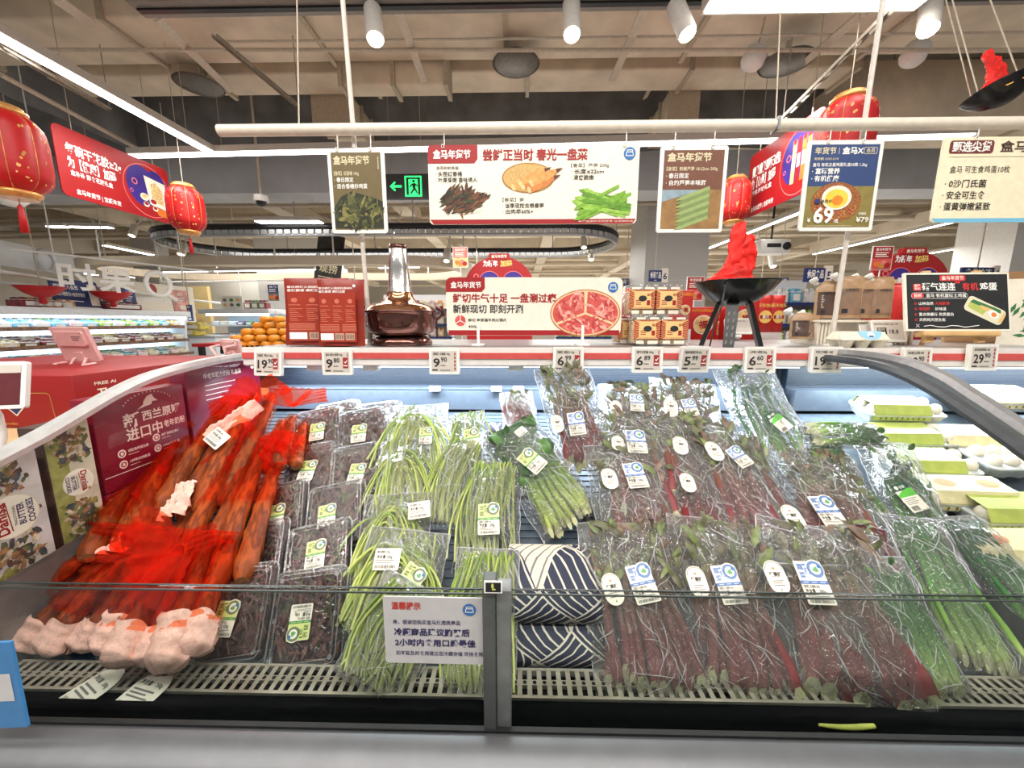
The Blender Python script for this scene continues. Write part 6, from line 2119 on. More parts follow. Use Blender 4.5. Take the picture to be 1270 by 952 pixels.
# ------------------------------------------------------------------ bamboo shoots in red nets
BAMS = ramp_mat('bamboo_sheath', [(0, (70, 29, 12)), (.2, (140, 60, 21)), (.36, (85, 35, 14)), (.55, (161, 74, 26)), (.7, (97, 42, 17)), (.85, (153, 71, 27)), (1, (122, 59, 24))], .55, 1.1, .35, 16)
BAMD = ramp_mat('dark_bamboo_sheath', [(0, (58, 27, 12)), (.25, (122, 51, 18)), (.42, (73, 31, 14)), (.62, (140, 63, 22)), (.8, (85, 38, 17)), (1, (130, 62, 24))], .55, 1.1, .35, 16)
WRAP = mat('pink_net_wrap', (226, 178, 162), .7, var=.08, scale=120, bump=.15, bscale=260)
SHOOTS = []
for i in range(5):
    r = random.Random(400 + i)
    m = MB()
    ph, bx = r.uniform(0, 6), r.uniform(-.05, .05)

    def f(a, b, ph=ph, bx=bx):
        q = 2 * pi * a
        rad = (.100 * (b ** .42) + .010) * (1 - max(0, (b - .93) / .07) ** 2 * .45)
        # overlapping sheaths: a spiral step in the radius
        st = ((b * 5.5 + a + ph) % 1)
        rad *= 1 + .20 * st ** 4 + .03 * sin(q * 9 + ph) + .05 * fbm(a * 4, b * 7, ph)
        return V((rad * cos(q) + bx * sin(pi * b), -b, rad * sin(q)))
    m.grid(f, 24, 34, BAMS if i % 2 == 0 else BAMD)
    m.add([f(k / 24, 1.0) for k in range(24)], [tuple(range(24))], mat('bamboo_cut', (170, 120, 76), .6, var=.15, scale=40))
    SHOOTS.append(m.mesh('bamboo_shoot'))


def crumple(px0, px1, w0, w1, Y, seed, mt, th=.03):
    """a crumpled piece of sheet between two pixels, in world space"""
    m = MB()
    a, b = W(*px0, Y), W(*px1, Ymap(px1[1]) + (Y - Ymap(px0[1])))
    d = b - a
    n = V((0, -.65, .76))
    s = d.cross(n).normalized()

    def f(u, v):
        w = w0 + (w1 - w0) * v
        return a + d * v + s * (u - .5) * w + n * (th * sin(pi * u) + .018 * fbm(u * 4, v * 5, seed) + .010 * sin(u * 18 + seed) * v)
    m.grid(f, 18, 18, mt)
    return m


def bamboo(shoots, lab, knot, tail, wraps=(), tags=(), dY=0., seed=0, net=(.0, .75), rscale=1.):
    """shoots: (tip px, base px, diameter m); knot px: where the net is tied; tail px list: where its loose ends lie"""
    c = W(*shoots[0][1], Ymap(shoots[0][1][1]) + dY)
    t = thing('bamboo_shoot_net', lab, 'net of bamboo shoots', MX.Translation(c), 'red nets of bamboo shoots')
    ends = []
    for i, (tp, bs, dia) in enumerate(shoots):
        lift = .012 * (i % 2)
        a, b = W(*tp, Ymap(tp[1]) + dY) + V((0, -lift, lift)), W(*bs, Ymap(bs[1]) + dY) + V((0, -lift, lift))
        # keep the shoot resting above the deck and grille
        for q in (a, b):
            q.z = max(q.z, zdeck(q.y) + dia * .5, .737 + dia * .35)
        d = b - a
        v = -d.normalized()
        u = v.cross(V((0, -.6, .8))).normalized()
        n = u.cross(v)
        M = MX(((u.x, v.x, n.x, a.x), (u.y, v.y, n.y, a.y), (u.z, v.z, n.z, a.z), (0, 0, 0, 1)))
        s = dia / .22 * rscale
        part('bamboo_shoot', SHOOTS[(i + seed) % 5], t, MX.Translation(-c) @ M @ RZ(0) @ MX.Diagonal((s, d.length, s, 1)))
        ends.append((a, b, dia, v))
        if i in wraps:
            m = MB()
            r = random.Random(seed * 31 + i)
            k_ = r.uniform(.60, .80)
            e_ = r.uniform(1.0, 1.08)
            o = r.uniform(0, 9)
            def fw(p, q, a=a, d=d, u=u, n=n, v=v, dia=dia, o=o):
                th_ = 2 * pi * p
                s_ = k_ + (e_ - k_) * q + .05 * (1 - q) * sin(th_ + o)
                rad = dia * .5 * (1.08 if q < .80 else 1.08 * max(.05, 1.0 - ((q - .80) / .2) ** 1.6)) + .007 * fbm(p * 6, q * 5, o) + .003 * sin(th_ * 7 + o) * q + .0075
                return a + d * s_ + (u * cos(th_) + n * sin(th_)) * rad + d.normalized() * (.006 * sin(th_ * 3 + o) * (1 - q))
            m.grid(fw, 24, 14, WRAP)
            m.world('paper_wrap', t)
    # the net drawn over the shoots: one sheet per neighbouring pair
    m = MB()
    k = len(ends)
    for i in range(k):
        a, b, dia, v = ends[i]
        def fn(p, q, a=a, b=b, dia=dia, i=i):
            th_ = pi * (p * 1.3 - .15)
            s_ = net[0] + (net[1] - net[0]) * q
            c_ = a.lerp(b, s_)
            d = (b - a).normalized()
            u = (-d).cross(V((0, -.6, .8))).normalized()
            n = u.cross(-d)
            rad = dia * .5 * (.25 + .95 * s_ ** .5) + .006 + .004 * fbm(p * 4, q * 6, seed + i)
            return c_ + (u * cos(th_) + n * sin(th_)) * rad
        m.grid(fn, 14, 16, NET)
    kp = W(*knot, Ymap(knot[1]) + dY - .02) + V((0, 0, .012))
    for i, (tx, ty, ww) in enumerate(tail):
        e = W(tx, ty, Ymap(ty) + dY - .035) + V((0, 0, .015))
        d = e - kp
        n = V((0, -.7, .7))
        s = d.cross(n).normalized()
        def ft(p, q, d=d, s=s, n=n, ww=ww, i=i):
            return kp + d * q + s * (p - .5) * 1.15 * (ww * (.18 + .82 * sin(pi * min(q, .62) / 1.24))) + n * (.005 * sin(p * 24 + i) * (.4 + q) + .008 * fbm(p * 3, q * 3, seed + i * 3) + .012 * sin(pi * q))
        m.grid(ft, 40, 12, NETD)
    m.world('red_net', t)
    for px, an, kind in tags:
        F = facing(*W(*px, Ymap(px[1]) + dY - .11), 0, R(45)) @ RZ(R(an))
        o = part('sticker', STK['plain'], t, MX.Translation(-c) @ F @ MX.Scale(1.15, 4)); o['label'] = 'plain white label'
    return t


B_ = 'red net of bamboo shoots'
bamboo([((340, 490), (276, 630), .056), ((322, 490), (250, 640), .058), ((304, 494), (226, 642), .058), ((286, 502), (204, 636), .054)], B_ + ' at the back with a white wrap and a white label', (320, 500), [(350, 478, .10), (285, 487, .11), (262, 520, .09)], tags=[((269, 543), -32, 'p')], dY=-.01, seed=1, net=(.02, .5))
m = crumple((322, 503), (262, 548), .05, .085, 1.27, 5, WRAP, .035)
bw = bpy.data.objects['bamboo_shoot_net']
m.world('paper_wrap', bw)
bamboo([((352, 520), (330, 585), .046), ((366, 518), (348, 585), .046), ((378, 524), (366, 580), .040)], B_ + ' small, pressed against the back row of trays', (362, 508), [(372, 486, .09), (340, 488, .07), (405, 494, .05)], dY=-.01, seed=2)
bamboo([((232, 533), (196, 668), .050), ((222, 540), (170, 682), .054), ((208, 548), (146, 690), .054), ((190, 560), (116, 694), .052)], B_ + ' leaning on the left end glass, with a long loop handle', (214, 540), [(200, 522, .09), (238, 524, .06), (158, 560, .10), (140, 625, .16), (180, 600, .10)], dY=.0, seed=3)
bamboo([((350, 552), (300, 720), .052), ((336, 547), (272, 730), .056), ((318, 546), (246, 734), .058), ((302, 550), (220, 730), .056), ((284, 560), (198, 712), .054)], B_ + ' biggest in the middle, tied in front of the trays', (318, 552), [(288, 545, .10), (352, 566, .11), (362, 572, .12), (262, 590, .08)], dY=-.005, seed=4, net=(.0, .55))
bamboo([((286, 664), (240, 808), .048), ((268, 664), (214, 822), .052), ((250, 670), (186, 824), .052), ((232, 678), (158, 816), .052), ((206, 688), (130, 806), .050)], B_ + ' in front beside the trays, ends wrapped in pink paper', (222, 690), [(160, 655, .09), (270, 668, .05), (196, 730, .10), (165, 700, .12), (160, 748, .14)], wraps=(0, 1, 2, 3, 4), dY=-.045, seed=5, net=(.0, .8))
bamboo([((176, 700), (104, 814), .048), ((158, 694), (72, 812), .052), ((140, 690), (34, 802), .052), ((122, 686), (-4, 786), .050), ((106, 680), (-36, 764), .048)], B_ + ' in the front left corner, behind the low glass', (165, 690), [(150, 672, .09), (190, 705, .08), (140, 705, .1)], wraps=(0, 1, 2, 3, 4), dY=.0, seed=6, net=(.0, .6))
bamboo([((178, 652), (98, 712), .05), ((160, 648), (60, 716), .05)], B_ + ' low against the metal side, two shoots showing', (172, 650), [(150, 630, .09), (192, 640, .08)], dY=.02, seed=7)
m = crumple((176, 650), (140, 688), .06, .07, .92, 7, WRAP, .02)
m.world('paper_wrap', bpy.data.objects['bamboo_shoot_net.006'])

m = crumple((122, 655), (296, 668), .032, .028, .86, 9, NETD, .02)
m.world('net_band', bpy.data.objects['bamboo_shoot_net.004'])
m = crumple((232, 600), (212, 642), .05, .06, .98, 3, WRAP, .015)
m.world('paper_wrap', bpy.data.objects['bamboo_shoot_net.003'])

# ------------------------------------------------------------------ patterned packs, crate, notice, loose things
def wave_cloth():
    m = bpy.data.materials.new('wave_cloth')
    m.use_nodes = True
    nt = m.node_tree
    N, L = nt.nodes.new, nt.links.new
    b = nt.nodes['Principled BSDF']
    b.inputs['Roughness'].default_value = .7
    tc = N('ShaderNodeTexCoord')
    mp = N('ShaderNodeMapping'); mp.inputs['Rotation'].default_value = (0, 0, R(45)); mp.inputs['Location'].default_value = (.35, .75, 0)
    mp.inputs['Scale'].default_value = (9.5, 9.5, 0)
    L(tc.outputs['UV'], mp.inputs['Vector'])

    def math_(op, a, b_=None):
        n = N('ShaderNodeMath'); n.operation = op
        for i, v in enumerate((a, b_)):
            if v is None: continue
            if isinstance(v, (int, float)): n.inputs[i].default_value = v
            else: L(v, n.inputs[i])
        return n.outputs[0]
    sx = N('ShaderNodeSeparateXYZ'); L(mp.outputs[0], sx.inputs[0])
    fx, fy = math_('FLOOR', sx.outputs[0]), math_('FLOOR', sx.outputs[1])
    idx = math_('FLOORED_MODULO', math_('ADD', fx, math_('MULTIPLY', fy, 2)), 5)
    par = math_('FLOORED_MODULO', math_('ADD', fx, fy), 2)
    wob = N('ShaderNodeTexNoise'); wob.inputs['Scale'].default_value = 2; L(mp.outputs[0], wob.inputs['Vector'])
    wv = math_('MULTIPLY', wob.outputs['Fac'], .12)

    def stripe(c, f, t):
        return math_('LESS_THAN', math_('FRACT', math_('MULTIPLY', math_('ADD', c, wv), f)), t)
    sa, sb_ = stripe(sx.outputs[0], 6, .2), stripe(sx.outputs[1], 6, .2)
    lx, ly = math_('SUBTRACT', math_('FRACT', sx.outputs[0]), .1), math_('SUBTRACT', math_('FRACT', sx.outputs[1]), .1)
    rad = math_('SQRT', math_('ADD', math_('MULTIPLY', lx, lx), math_('MULTIPLY', ly, ly)))
    rg = math_('LESS_THAN', math_('FRACT', math_('MULTIPLY', rad, 6)), .2)

    def mixf(f, a, b_):
        n = N('ShaderNodeMix'); n.data_type = 'FLOAT'
        L(f, n.inputs[0]); L(a, n.inputs[2]); L(b_, n.inputs[3])
        return n.outputs[0]

    def mixc(f, a, b_):
        n = N('ShaderNodeMix'); n.data_type = 'RGBA'
        L(f, n.inputs[0])
        for i, v in ((6, a), (7, b_)):
            if isinstance(v, tuple): n.inputs[i].default_value = (*lin(v), 1)
            else: L(v, n.inputs[i])
        return n.outputs[2]
    edge = math_('LESS_THAN', math_('MINIMUM', math_('FRACT', sx.outputs[0]), math_('FRACT', sx.outputs[1])), .04)
    line = math_('MAXIMUM', mixf(math_('COMPARE', idx, 3), mixf(par, sa, sb_), rg), edge)
    dark = mixc(line, (34, 40, 62), (206, 198, 182))
    pale = mixc(mixf(par, sa, sb_), (206, 198, 180), (112, 110, 112))
    L(mixc(math_('COMPARE', idx, 0), dark, pale), b.inputs['Base Color'])
    MATS['wave_cloth'] = m
    return m


CLOTH = wave_cloth()


def cloth_pack(M, w, d, h, lab, seed):
    bm = bmesh.new()
    nx, ny = 26, 26
    uvs = {}
    vs_, fs, uv = [], [], []
    # a plump folded pack: superellipse profile swept across, open ends closed
    npf = 28
    for i in range(nx + 1):
        x = (i / nx - .5) * w
        e = min(1, (min(i, nx - i) / 2.0 + .35))
        for j in range(npf):
            q = 2 * pi * j / npf
            cc, ss = cos(q), sin(q)
            y = d / 2 * (abs(cc) ** .55) * (1 if cc > 0 else -1) * min(1, e + .25)
            z = h / 2 * (abs(ss) ** .7) * (1 if ss > 0 else -1) * e ** .5 + .004 * fbm(x * 18, q * 2, seed)
            vs_.append(V((x, y, z + h / 2)))
    for i in range(nx):
        for j in range(npf):
            fs.append((i * npf + j, i * npf + (j + 1) % npf, (i + 1) * npf + (j + 1) % npf, (i + 1) * npf + j))
            us = [(i, j), (i, j + 1), (i + 1, j + 1), (i + 1, j)]
            uv += [((a / nx) * w + seed * .07, (b / npf) * (2 * d + 2 * h) * .8) for a, b in us]
    me = bpy.data.meshes.new('pack')
    me.from_pydata([tuple(v) for v in vs_], [], fs + [tuple(range(npf)), tuple(nx * npf + j for j in range(npf - 1, -1, -1))])
    ul = me.uv_layers.new(name='uv')
    for k, u in enumerate(uv): ul.data[k].uv = u
    for p in me.polygons: p.use_smooth = True
    me.materials.append(CLOTH)
    bm.free()
    o = part('cloth_cushion', me, None, M)
    tag(o, lab, 'cushion', 'navy wave-patterned cushions under the greens')
    return o


pk = W(688, 800, .76)
cloth_pack(T(pk.x - .003, .80, zdeck(.70) + .004) @ MX.Rotation(R(20), 4, 'X'), .225, .19, .072, 'navy and cream patterned cushion lying lowest, right behind the grille', 1)
cloth_pack(T(pk.x - .003, .835, zdeck(.70) + .082) @ MX.Rotation(R(24), 4, 'X'), .225, .18, .072, 'navy and cream patterned cushion on top of the other, under the crate', 2)
pk = W(545, 790, .80)
cloth_pack(T(pk.x - .10, .84, zdeck(.74) + .004) @ MX.Rotation(R(22), 4, 'X'), .16, .17, .06, 'navy and cream patterned cushion glimpsed behind the lowest pale shoots', 3)
pk = W(628, 520, 1.36)
cloth_pack(T(pk.x, 1.33, zdeck(1.31) + .05) @ MX.Rotation(R(24), 4, 'X'), .13, .09, .07, 'navy and cream patterned cushion at the back near the ledge', 4)
# dark crate under the broccolini
a = W(675, 668, .99)
t = thing('plastic_crate', 'black plastic crate half hidden under the broccolini bag', 'crate', T(a.x, 1.0, zdeck(.95) + .002) @ MX.Rotation(R(21), 4, 'X'))
w, d, h = .24, .20, .085
m = MB()
m.box(-w / 2, -d / 2, 0, w / 2, d / 2, .008, BLACK)
m.box(-w / 2, -d / 2 - .004, h - .014, w / 2, -d / 2 + .004, h, BLACK)
m.box(-w / 2, d / 2 - .004, h - .014, w / 2, d / 2 + .004, h, BLACK)
for k in range(13): m.box(-w / 2 + k * w / 12 - .004, -d / 2 - .003, 0, -w / 2 + k * w / 12 + .004, -d / 2 + .003, h, BLACK)
m.box(-w / 2, -d / 2 - .003, h * .42, w / 2, -d / 2 + .003, h * .55, BLACK)
for x in (-w / 2, w / 2): m.box(x - .004, -d / 2, 0, x + .004, d / 2, h, BLACK)
m.build('crate_body', t)

# the notice on the front glass
tl, br = W(474, 740, .521), W(604, 824, .521)
w, h = br.x - tl.x, tl.z - br.z
t = thing('notice_card', 'pale grey notice card taped to the front glass beside the post', 'notice', facing((tl.x + br.x) / 2, .5215, (tl.z + br.z) / 2) @ RZ(R(-.4)))
NOT = mat('notice_grey', (196, 194, 196), .45, var=.02)
m = MB(); m.prism(rrect(w, h, .005), -.002, 0, NOT)
IND = mat('indigo_ink', (44, 38, 92), .6, var=0)
m.txt('温馨提示', -w * .42, h * .37, .0135, mat('warm_red_ink', (196, 60, 50), .6, var=0), w=w * .285, bold=.03, z=.0006)
mark(m, w * .335, h * .33, .0105, .0006)
m.txt('亲，感谢您购买盒马烘焙类商品', -w * .41, h * .13, .0083, IND, w=w * .655, bold=.01, z=.0006)
m.txt('冷藏商品建议购买后', -w * .405, -h * .02, .0135, IND, w=w * .74, bold=.03, z=.0006)
m.txt('2小时内食用口感最佳', -w * .40, -h * .18, .0135, IND, w=w * .79, bold=.03, z=.0006)
m.txt('如不能及时食用建议您冷藏存储 尽快食用', -w * .395, -h * .34, .0083, IND, w=w * .855, bold=.01, z=.0006)
m.build('card', t)

# blue card at the lower left, on the glass
tl, br = W(-60, 806, .47), W(27, 906, .47)
w, h = br.x - tl.x, tl.z - br.z
t = thing('blue_card', 'blue card with a pale panel cut by the lower left corner', 'card', facing((tl.x + br.x) / 2, .478, (tl.z + br.z) / 2, 0, R(4)) @ RZ(R(4)))
m = MB(); m.prism(rect(-w / 2, -h / 2, w / 2, h / 2), -.004, 0, mat('card_blue', (58, 122, 178), .5, var=.03)); m.flat(rect(w * .0, -h * .18, w * .37, h * .14), NOT, .0006); m.build('card', t)

# fallen round labels on the grille
for i, (x, y, rx, ry, an, lab) in enumerate(((116, 852, .033, .045, -25, 'white fallen label lying on the grille, left one'), (182, 855, .036, .040, -12, 'white fallen label lying on the grille, right one with a barcode'))):
    p = Wz(x, y, .741)
    t = thing('fallen_label', lab, 'paper label', T(p.x, p.y, .7395 + .001 * i) @ MX.Rotation(R(4), 4, 'X') @ RZ(R(an)), 'white labels fallen on the grille')
    m = MB(); m.prism([(-rx, -ry), (rx, -ry)] + ell(0, 0, rx, ry, 16, 0, 180), 0, .0006, PAP)
    m.txt('净含量：350g', -rx * .8, ry * .28, .010, INK, w=rx * 1.5, z=.0012)
    for k in range(3): m.flat(rect(-rx * .8, -ry * (.1 + .17 * k), rx * (.6 - .3 * (k % 2)), -ry * (.02 + .17 * k)), GREYINK, .0012)
    barcode(m, -rx * .8, -ry * .9, rx * 1.6, ry * .25, .0012, 5 + i)
    m.build('label_sheet', t)
# one stray stalk in the black trough
a, b = W(1014, 889, .565), W(1082, 893, .565)
m = MB()
P = [a.lerp(b, k / 8) + V((0, .0, -.006 * sin(pi * k / 8))) for k in range(9)]
m.tube([V((p.x, .56, .7605 + .004 - .004 * sin(pi * k / 8))) for k, p in enumerate(P)], [.0022, .003, .0035, .004, .0042, .0045, .0045, .0042, .0036], mat('stray_stalk', (190, 196, 92), .5, var=.1), 8)
tag(m.build('stray_stalk'), 'single yellow-green stalk fallen on the black strip at right', 'stalk')

# ------------------------------------------------------------------ egg cartons in the neighbouring case
eggs = [(1108, 506, 1.44, LIME, 'pale egg carton in the back row beside the end glass'),
        (1225, 492, 1.50, SLV, 'white egg carton with lime end in the back row at right'),
        (1120, 540, 1.36, LIME, 'egg carton with lime sleeve in the third row, nearest the end glass'),
        (1200, 545, 1.36, SLV, 'egg carton with cream sleeve in the third row, behind the curved frame'),
        (1142, 580, 1.24, LIME, 'egg carton with a long lime sleeve and barcode in the second row'),
        (1255, 568, 1.24, None, 'open grey egg carton at right in the second row, under the curved frame'),
        (1180, 640, 1.12, SLV, 'egg carton with orange ovals on its cream sleeve'),
        (1240, 668, 1.06, LIME, 'egg carton with lime end panel, lower right'),
        (1225, 735, .94, SLV, 'lowest egg carton at right, mostly behind onion bags')]
for i, (x, y, Y, sl, lab) in enumerate(eggs):
    p = W(x, y, Y)
    if p.x < XR + .19: p.x = XR + .195
    carton(T(p.x, Y, max(zdeck(Y) + .012, p.z - .035)) @ MX.Rotation(R(16), 4, 'X') @ RZ(R(-2 + i % 3)), lab, 5, sl, (.04, .78) if sl is LIME else (.0, .9), .27, disc=(sl is SLV))

# ================================================================== LEFT OF THE CASE: promotion table with cartons
TBL = mat('table_wood_edge', (206, 170, 128), .5, var=.08, scale=10)
XB = XL - .05
t = thing('promotion_table', 'wood-topped promotion table left of the case, carrying gift cartons', 'table', T(-2.1, 1.5, 0))
m = MB(); m.box(-3.4, 1.0, 1.055, -1.32, 2.1, 1.08, TBL, bev=.004); m.world('table_top', t)
m = MB(); m.box(-3.35, 1.05, .06, -1.38, 2.05, 1.055, mat('table_panel', (70, 50, 46), .5, var=.05)); m.world('cabinet', t)
m = MB(); m.box(-1.34, .42, .865, XB + .01, 1.75, .885, TBL); m.world('side_shelf', t)
m = MB(); m.box(-1.32, .44, 0, XB, 1.73, .865, MATS['table_panel']); m.world('side_cabinet', t)

# the big red shipping carton
x1, y0, zb, zt = -1.54, 1.26, 1.082, 1.268
t = thing('red_carton', 'big red carton with a blue shield print on the promotion table', 'carton', T(-2.0, 1.7, zb))
CART = mat('carton_red', (146, 22, 24), .5, var=.04, scale=6)
m = MB(); m.box(-2.6, y0, zb, x1, 2.05, zt, CART, bev=.003); m.world('carton_body', t)
F = facing(-1.92, y0 - .0005, zb) @ MX.Scale(1.2, 4)
m = MB(F)
m.flat([(.02, 0.02), (.022, .10), (.03, .105), (.235, .105), (.245, .098), (.25, .02), (.248, .02), (.243, .097), (.233, .102), (.032, .102), (.025, .097), (.023, .02)], GOLD, .0008)
m.flat([(.095, .128), (.135, .118), (.175, .128), (.172, .07), (.135, .035), (.098, .07)], CREAM, .001)
m.flat([(.099, .123), (.135, .114), (.171, .123), (.168, .072), (.135, .040), (.102, .072)], mat('shield_navy', (40, 50, 96), .5, var=0), .0014)
m.txt('TRUSTED', .135, .086, .016, CREAM, al='C', w=.055, bold=.03, z=.002)
m.txt('Milk powder', .06, .014, .014, GOLD, w=.075, z=.0014)
m.world('front_print', t)
F = frame((x1 + .0005, y0 + .04, zb), (0, 1, 0), (0, 0, 1)) @ MX.Scale(1.25, 4)
m = MB(F)
m.txt('FREE AI', .02, .118, .013, CREAM, w=.06, bold=.02, z=.001)
m.txt('Thailand', .025, .092, .028, CREAM, w=.11, bold=.03, z=.001)
m.flat([(.03, .078), (.06, .055), (.075, .075), (.13, .108), (.075, .085), (.06, .062)], CREAM, .001)
m.world('side_print', t)
m = MB(); m.box(-2.1, y0 + .02, zt, -2.08, 2.0, zt + .0008, MATS['banner_deep']); m.world('lid_seam', t)

# wall of gift boxes outside the end glass
def gift_box(y0, y1, z0, z1, lab, name, draw, body, edge=None, x=XB, dep=.055, tilt=0):
    t = thing(name, lab, 'box', T(x - dep / 2, (y0 + y1) / 2, z0))
    m = MB(); m.box(x - dep, y0, z0, x, y1, z1, body, bev=.003); m.world('box_body', t)
    F = frame((x + .0006, y0, z0), (0, 1, 0), (0, 0, 1))
    m = MB(F); draw(m, y1 - y0, z1 - z0); m.world('printed_front', t)


MAR = mat('maroon_box', (128, 16, 40), .35, var=.05, scale=4)
IVO = mat('ivory_ink', (236, 208, 196), .5, var=0)


def milk_a(m, w, h):
    m.flat(rect(.004, h * .16, w - .002, h * .168), IVO, .0006)
    m.flat([(w * .50, h * .88), (w * .54, h * .93), (w * .60, h * .95), (w * .62, h * .90), (w * .66, h * .86), (w * .60, h * .865), (w * .58, h * .83), (w * .50, h * .82), (w * .42, h * .80), (w * .49, h * .845)], IVO, .0008)
    for k in range(15):
        q = R(150 - 120 * k / 14)
        m.flat(ell(w * .55 + w * .30 * cos(q), h * .78 + h * .2 * sin(q), .0022, .0022, 5), IVO, .0008)
    m.txt('新', w * .26, h * .70, h * .17, IVO, w=w * .18, bold=.02, z=.001); m.txt('西兰原罐', w * .46, h * .715, h * .12, IVO, w=w * .46, bold=.02, z=.001)
    m.txt('进口中', w * .27, h * .545, h * .15, IVO, w=w * .40, bold=.02, z=.001); m.txt('老年奶粉', w * .69, h * .56, h * .09, IVO, w=w * .27, bold=.02, z=.001)
    for (x, y), s in zip(((.2, .37), (.58, .43), (.2, .25), (.58, .30)), ('调配营养蛋白质', '高钙高维生素D', '人体所需无机盐微量元素', '100%生牛乳')):
        m.flat(ell(w * x, h * y, h * .045, h * .045, 16), IVO, .0008); m.flat(ell(w * x, h * y, h * .03, h * .03, 12), MAR, .0012); m.flat(ell(w * x, h * y, h * .018, h * .02, 8), IVO, .0015)
        m.txt(s, w * x + h * .065, h * y + h * .01, h * .035, IVO, w=w * .22, z=.001)
        m.flat(rect(w * x + h * .065, h * y - h * .035, w * x + h * .18, h * y - h * .03), IVO, .001)


def milk_b(m, w, h):
    m.txt('中老年配方奶粉 礼盒装', w * .2, h * .88, h * .05, IVO, w=w * .5, z=.001)
    m.flat(ell(w * .88, h * .9, h * .025, h * .025, 12), IVO, .001)
    for k in range(4): m.flat(rect(w * .2, h * (.8 - .04 * k), w * (.6 - .06 * k), h * (.806 - .04 * k)), IVO, .001)


TINC = [mat('tin_print_%d' % i, c, .45, var=.3, scale=60) for i, c in enumerate(((124, 120, 66), (92, 104, 68), (150, 112, 76), (96, 74, 64), (190, 176, 150), (66, 76, 84)))]


def tin(seed, base, band, flip):
    def d(m, w, h):
        m.flat(rect(.002, .002, w - .002, h - .002), base, .0006)
        m.flat(rect(.002, .002, w * .42, h - .002), band, .0008)
        rnd = random.Random(seed)
        for k in range(230):
            x, y = rnd.gauss(.46, .2) * w, rnd.random() * h
            if not (.01 * w < x - .01 and x < w * .92 and .012 < y < h - .012): continue
            if abs(x - w * .52) < .05 and abs(y - h * .52) < .05: continue
            q = rnd.random() * 6; l, w_ = .005 + .012 * rnd.random(), .003 + .005 * rnd.random()
            x = min(max(x, .016), w - .016)
            m.flat([(x + u * l * cos(q) - v * w_ * sin(q), y + u * l * sin(q) + v * w_ * cos(q)) for u, v in ((-1, 0), (-.4, -.8), (.5, -1), (1, .1), (.3, .8), (-.5, 1))], TINC[k % 6], .001 + .000004 * k)
        cx, cy = w * .54, h * .52
        m.flat(ell(cx, cy, w * .35, w * .35, 32), PALE, .0022); m.flat(ell(cx, cy, w * .335, w * .335, 32), CREAM, .0025)
        F = T(cx, cy) @ RZ(R(-90 if not flip else 90))
        m.txt('Danisa', 0, w * .13, w * .19, REDINK, al='C', w=w * .52, bold=.03, z=.003, M=F)
        m.flat([(-w * .24, w * .03), (w * .26, w * .06), (w * .26, w * .045), (-w * .24, w * .015)], REDINK, .003, F)
        m.txt('TRADITIONAL', 0, -w * .03, w * .05, INK, al='C', w=w * .34, z=.003, M=F)
        m.txt('BUTTER', 0, -w * .11, w * .12, IND, al='C', w=w * .36, bold=.03, z=.003, M=F)
        m.txt('COOKIES', 0, -w * .23, w * .12, IND, al='C', w=w * .40, bold=.03, z=.003, M=F)
        m.flat(ell(w * .24, w * .20, w * .035, w * .035, 12), GOLD, .003, F)
    return d


def frame_z(Y):
    q = sorted((p.y, p.z) for p in PL)
    for (ya, za), (yb, zb_) in zip(q, q[1:]):
        if ya <= Y <= yb: return za + (zb_ - za) * (Y - ya) / (yb - ya)
    return q[-1][1] if Y > q[-1][0] else q[0][1]


gy = [Wx(x, 560, XB).y for x in (-75, 47, 50, 118, 122, 238, 242, 312)]
gift_box(gy[0], gy[1] - .004, .886, frame_z(gy[0] + .02), 'cookie gift tin box nearest the viewer, pale, its lettering turned on its side', 'cookie_tin_box', tin(3, mat('tin_pale', (206, 198, 194), .45, var=.08, scale=20), mat('tin_lilac', (190, 184, 190), .45, var=.1), True), MATS['table_panel'])
gift_box(gy[2] + .006, gy[3] - .004, .886, frame_z(gy[2]), 'cookie gift tin box with a green landscape print, second behind the end glass', 'cookie_tin_box', tin(8, mat('tin_cream', (206, 196, 172), .45, var=.1, scale=20), mat('tin_olive', (150, 150, 84), .45, var=.15), False), MATS['table_panel'])
gift_box(gy[4], gy[5], .99, frame_z(gy[4] - .01), 'maroon milk powder gift box with ivory lettering behind the end glass', 'milk_gift_box', milk_a, MAR)
gift_box(gy[4], gy[5], .886, .988, 'lower maroon gift box supporting the lettered one', 'milk_gift_box', lambda m, w, h: m.flat(rect(.004, h * .8, w - .004, h * .86), IVO, .0006), MAR)
gift_box(gy[6], gy[7] + .1, .886, frame_z(gy[6]), 'maroon milk powder gift box furthest back, under the red rail end', 'milk_gift_box', milk_b, mat('maroon_dark_box', (110, 18, 44), .35, var=.05))
# pinkish price screens seen from behind
PNKB = mat('pale_pink_plastic', (222, 176, 172), .4, var=.03)


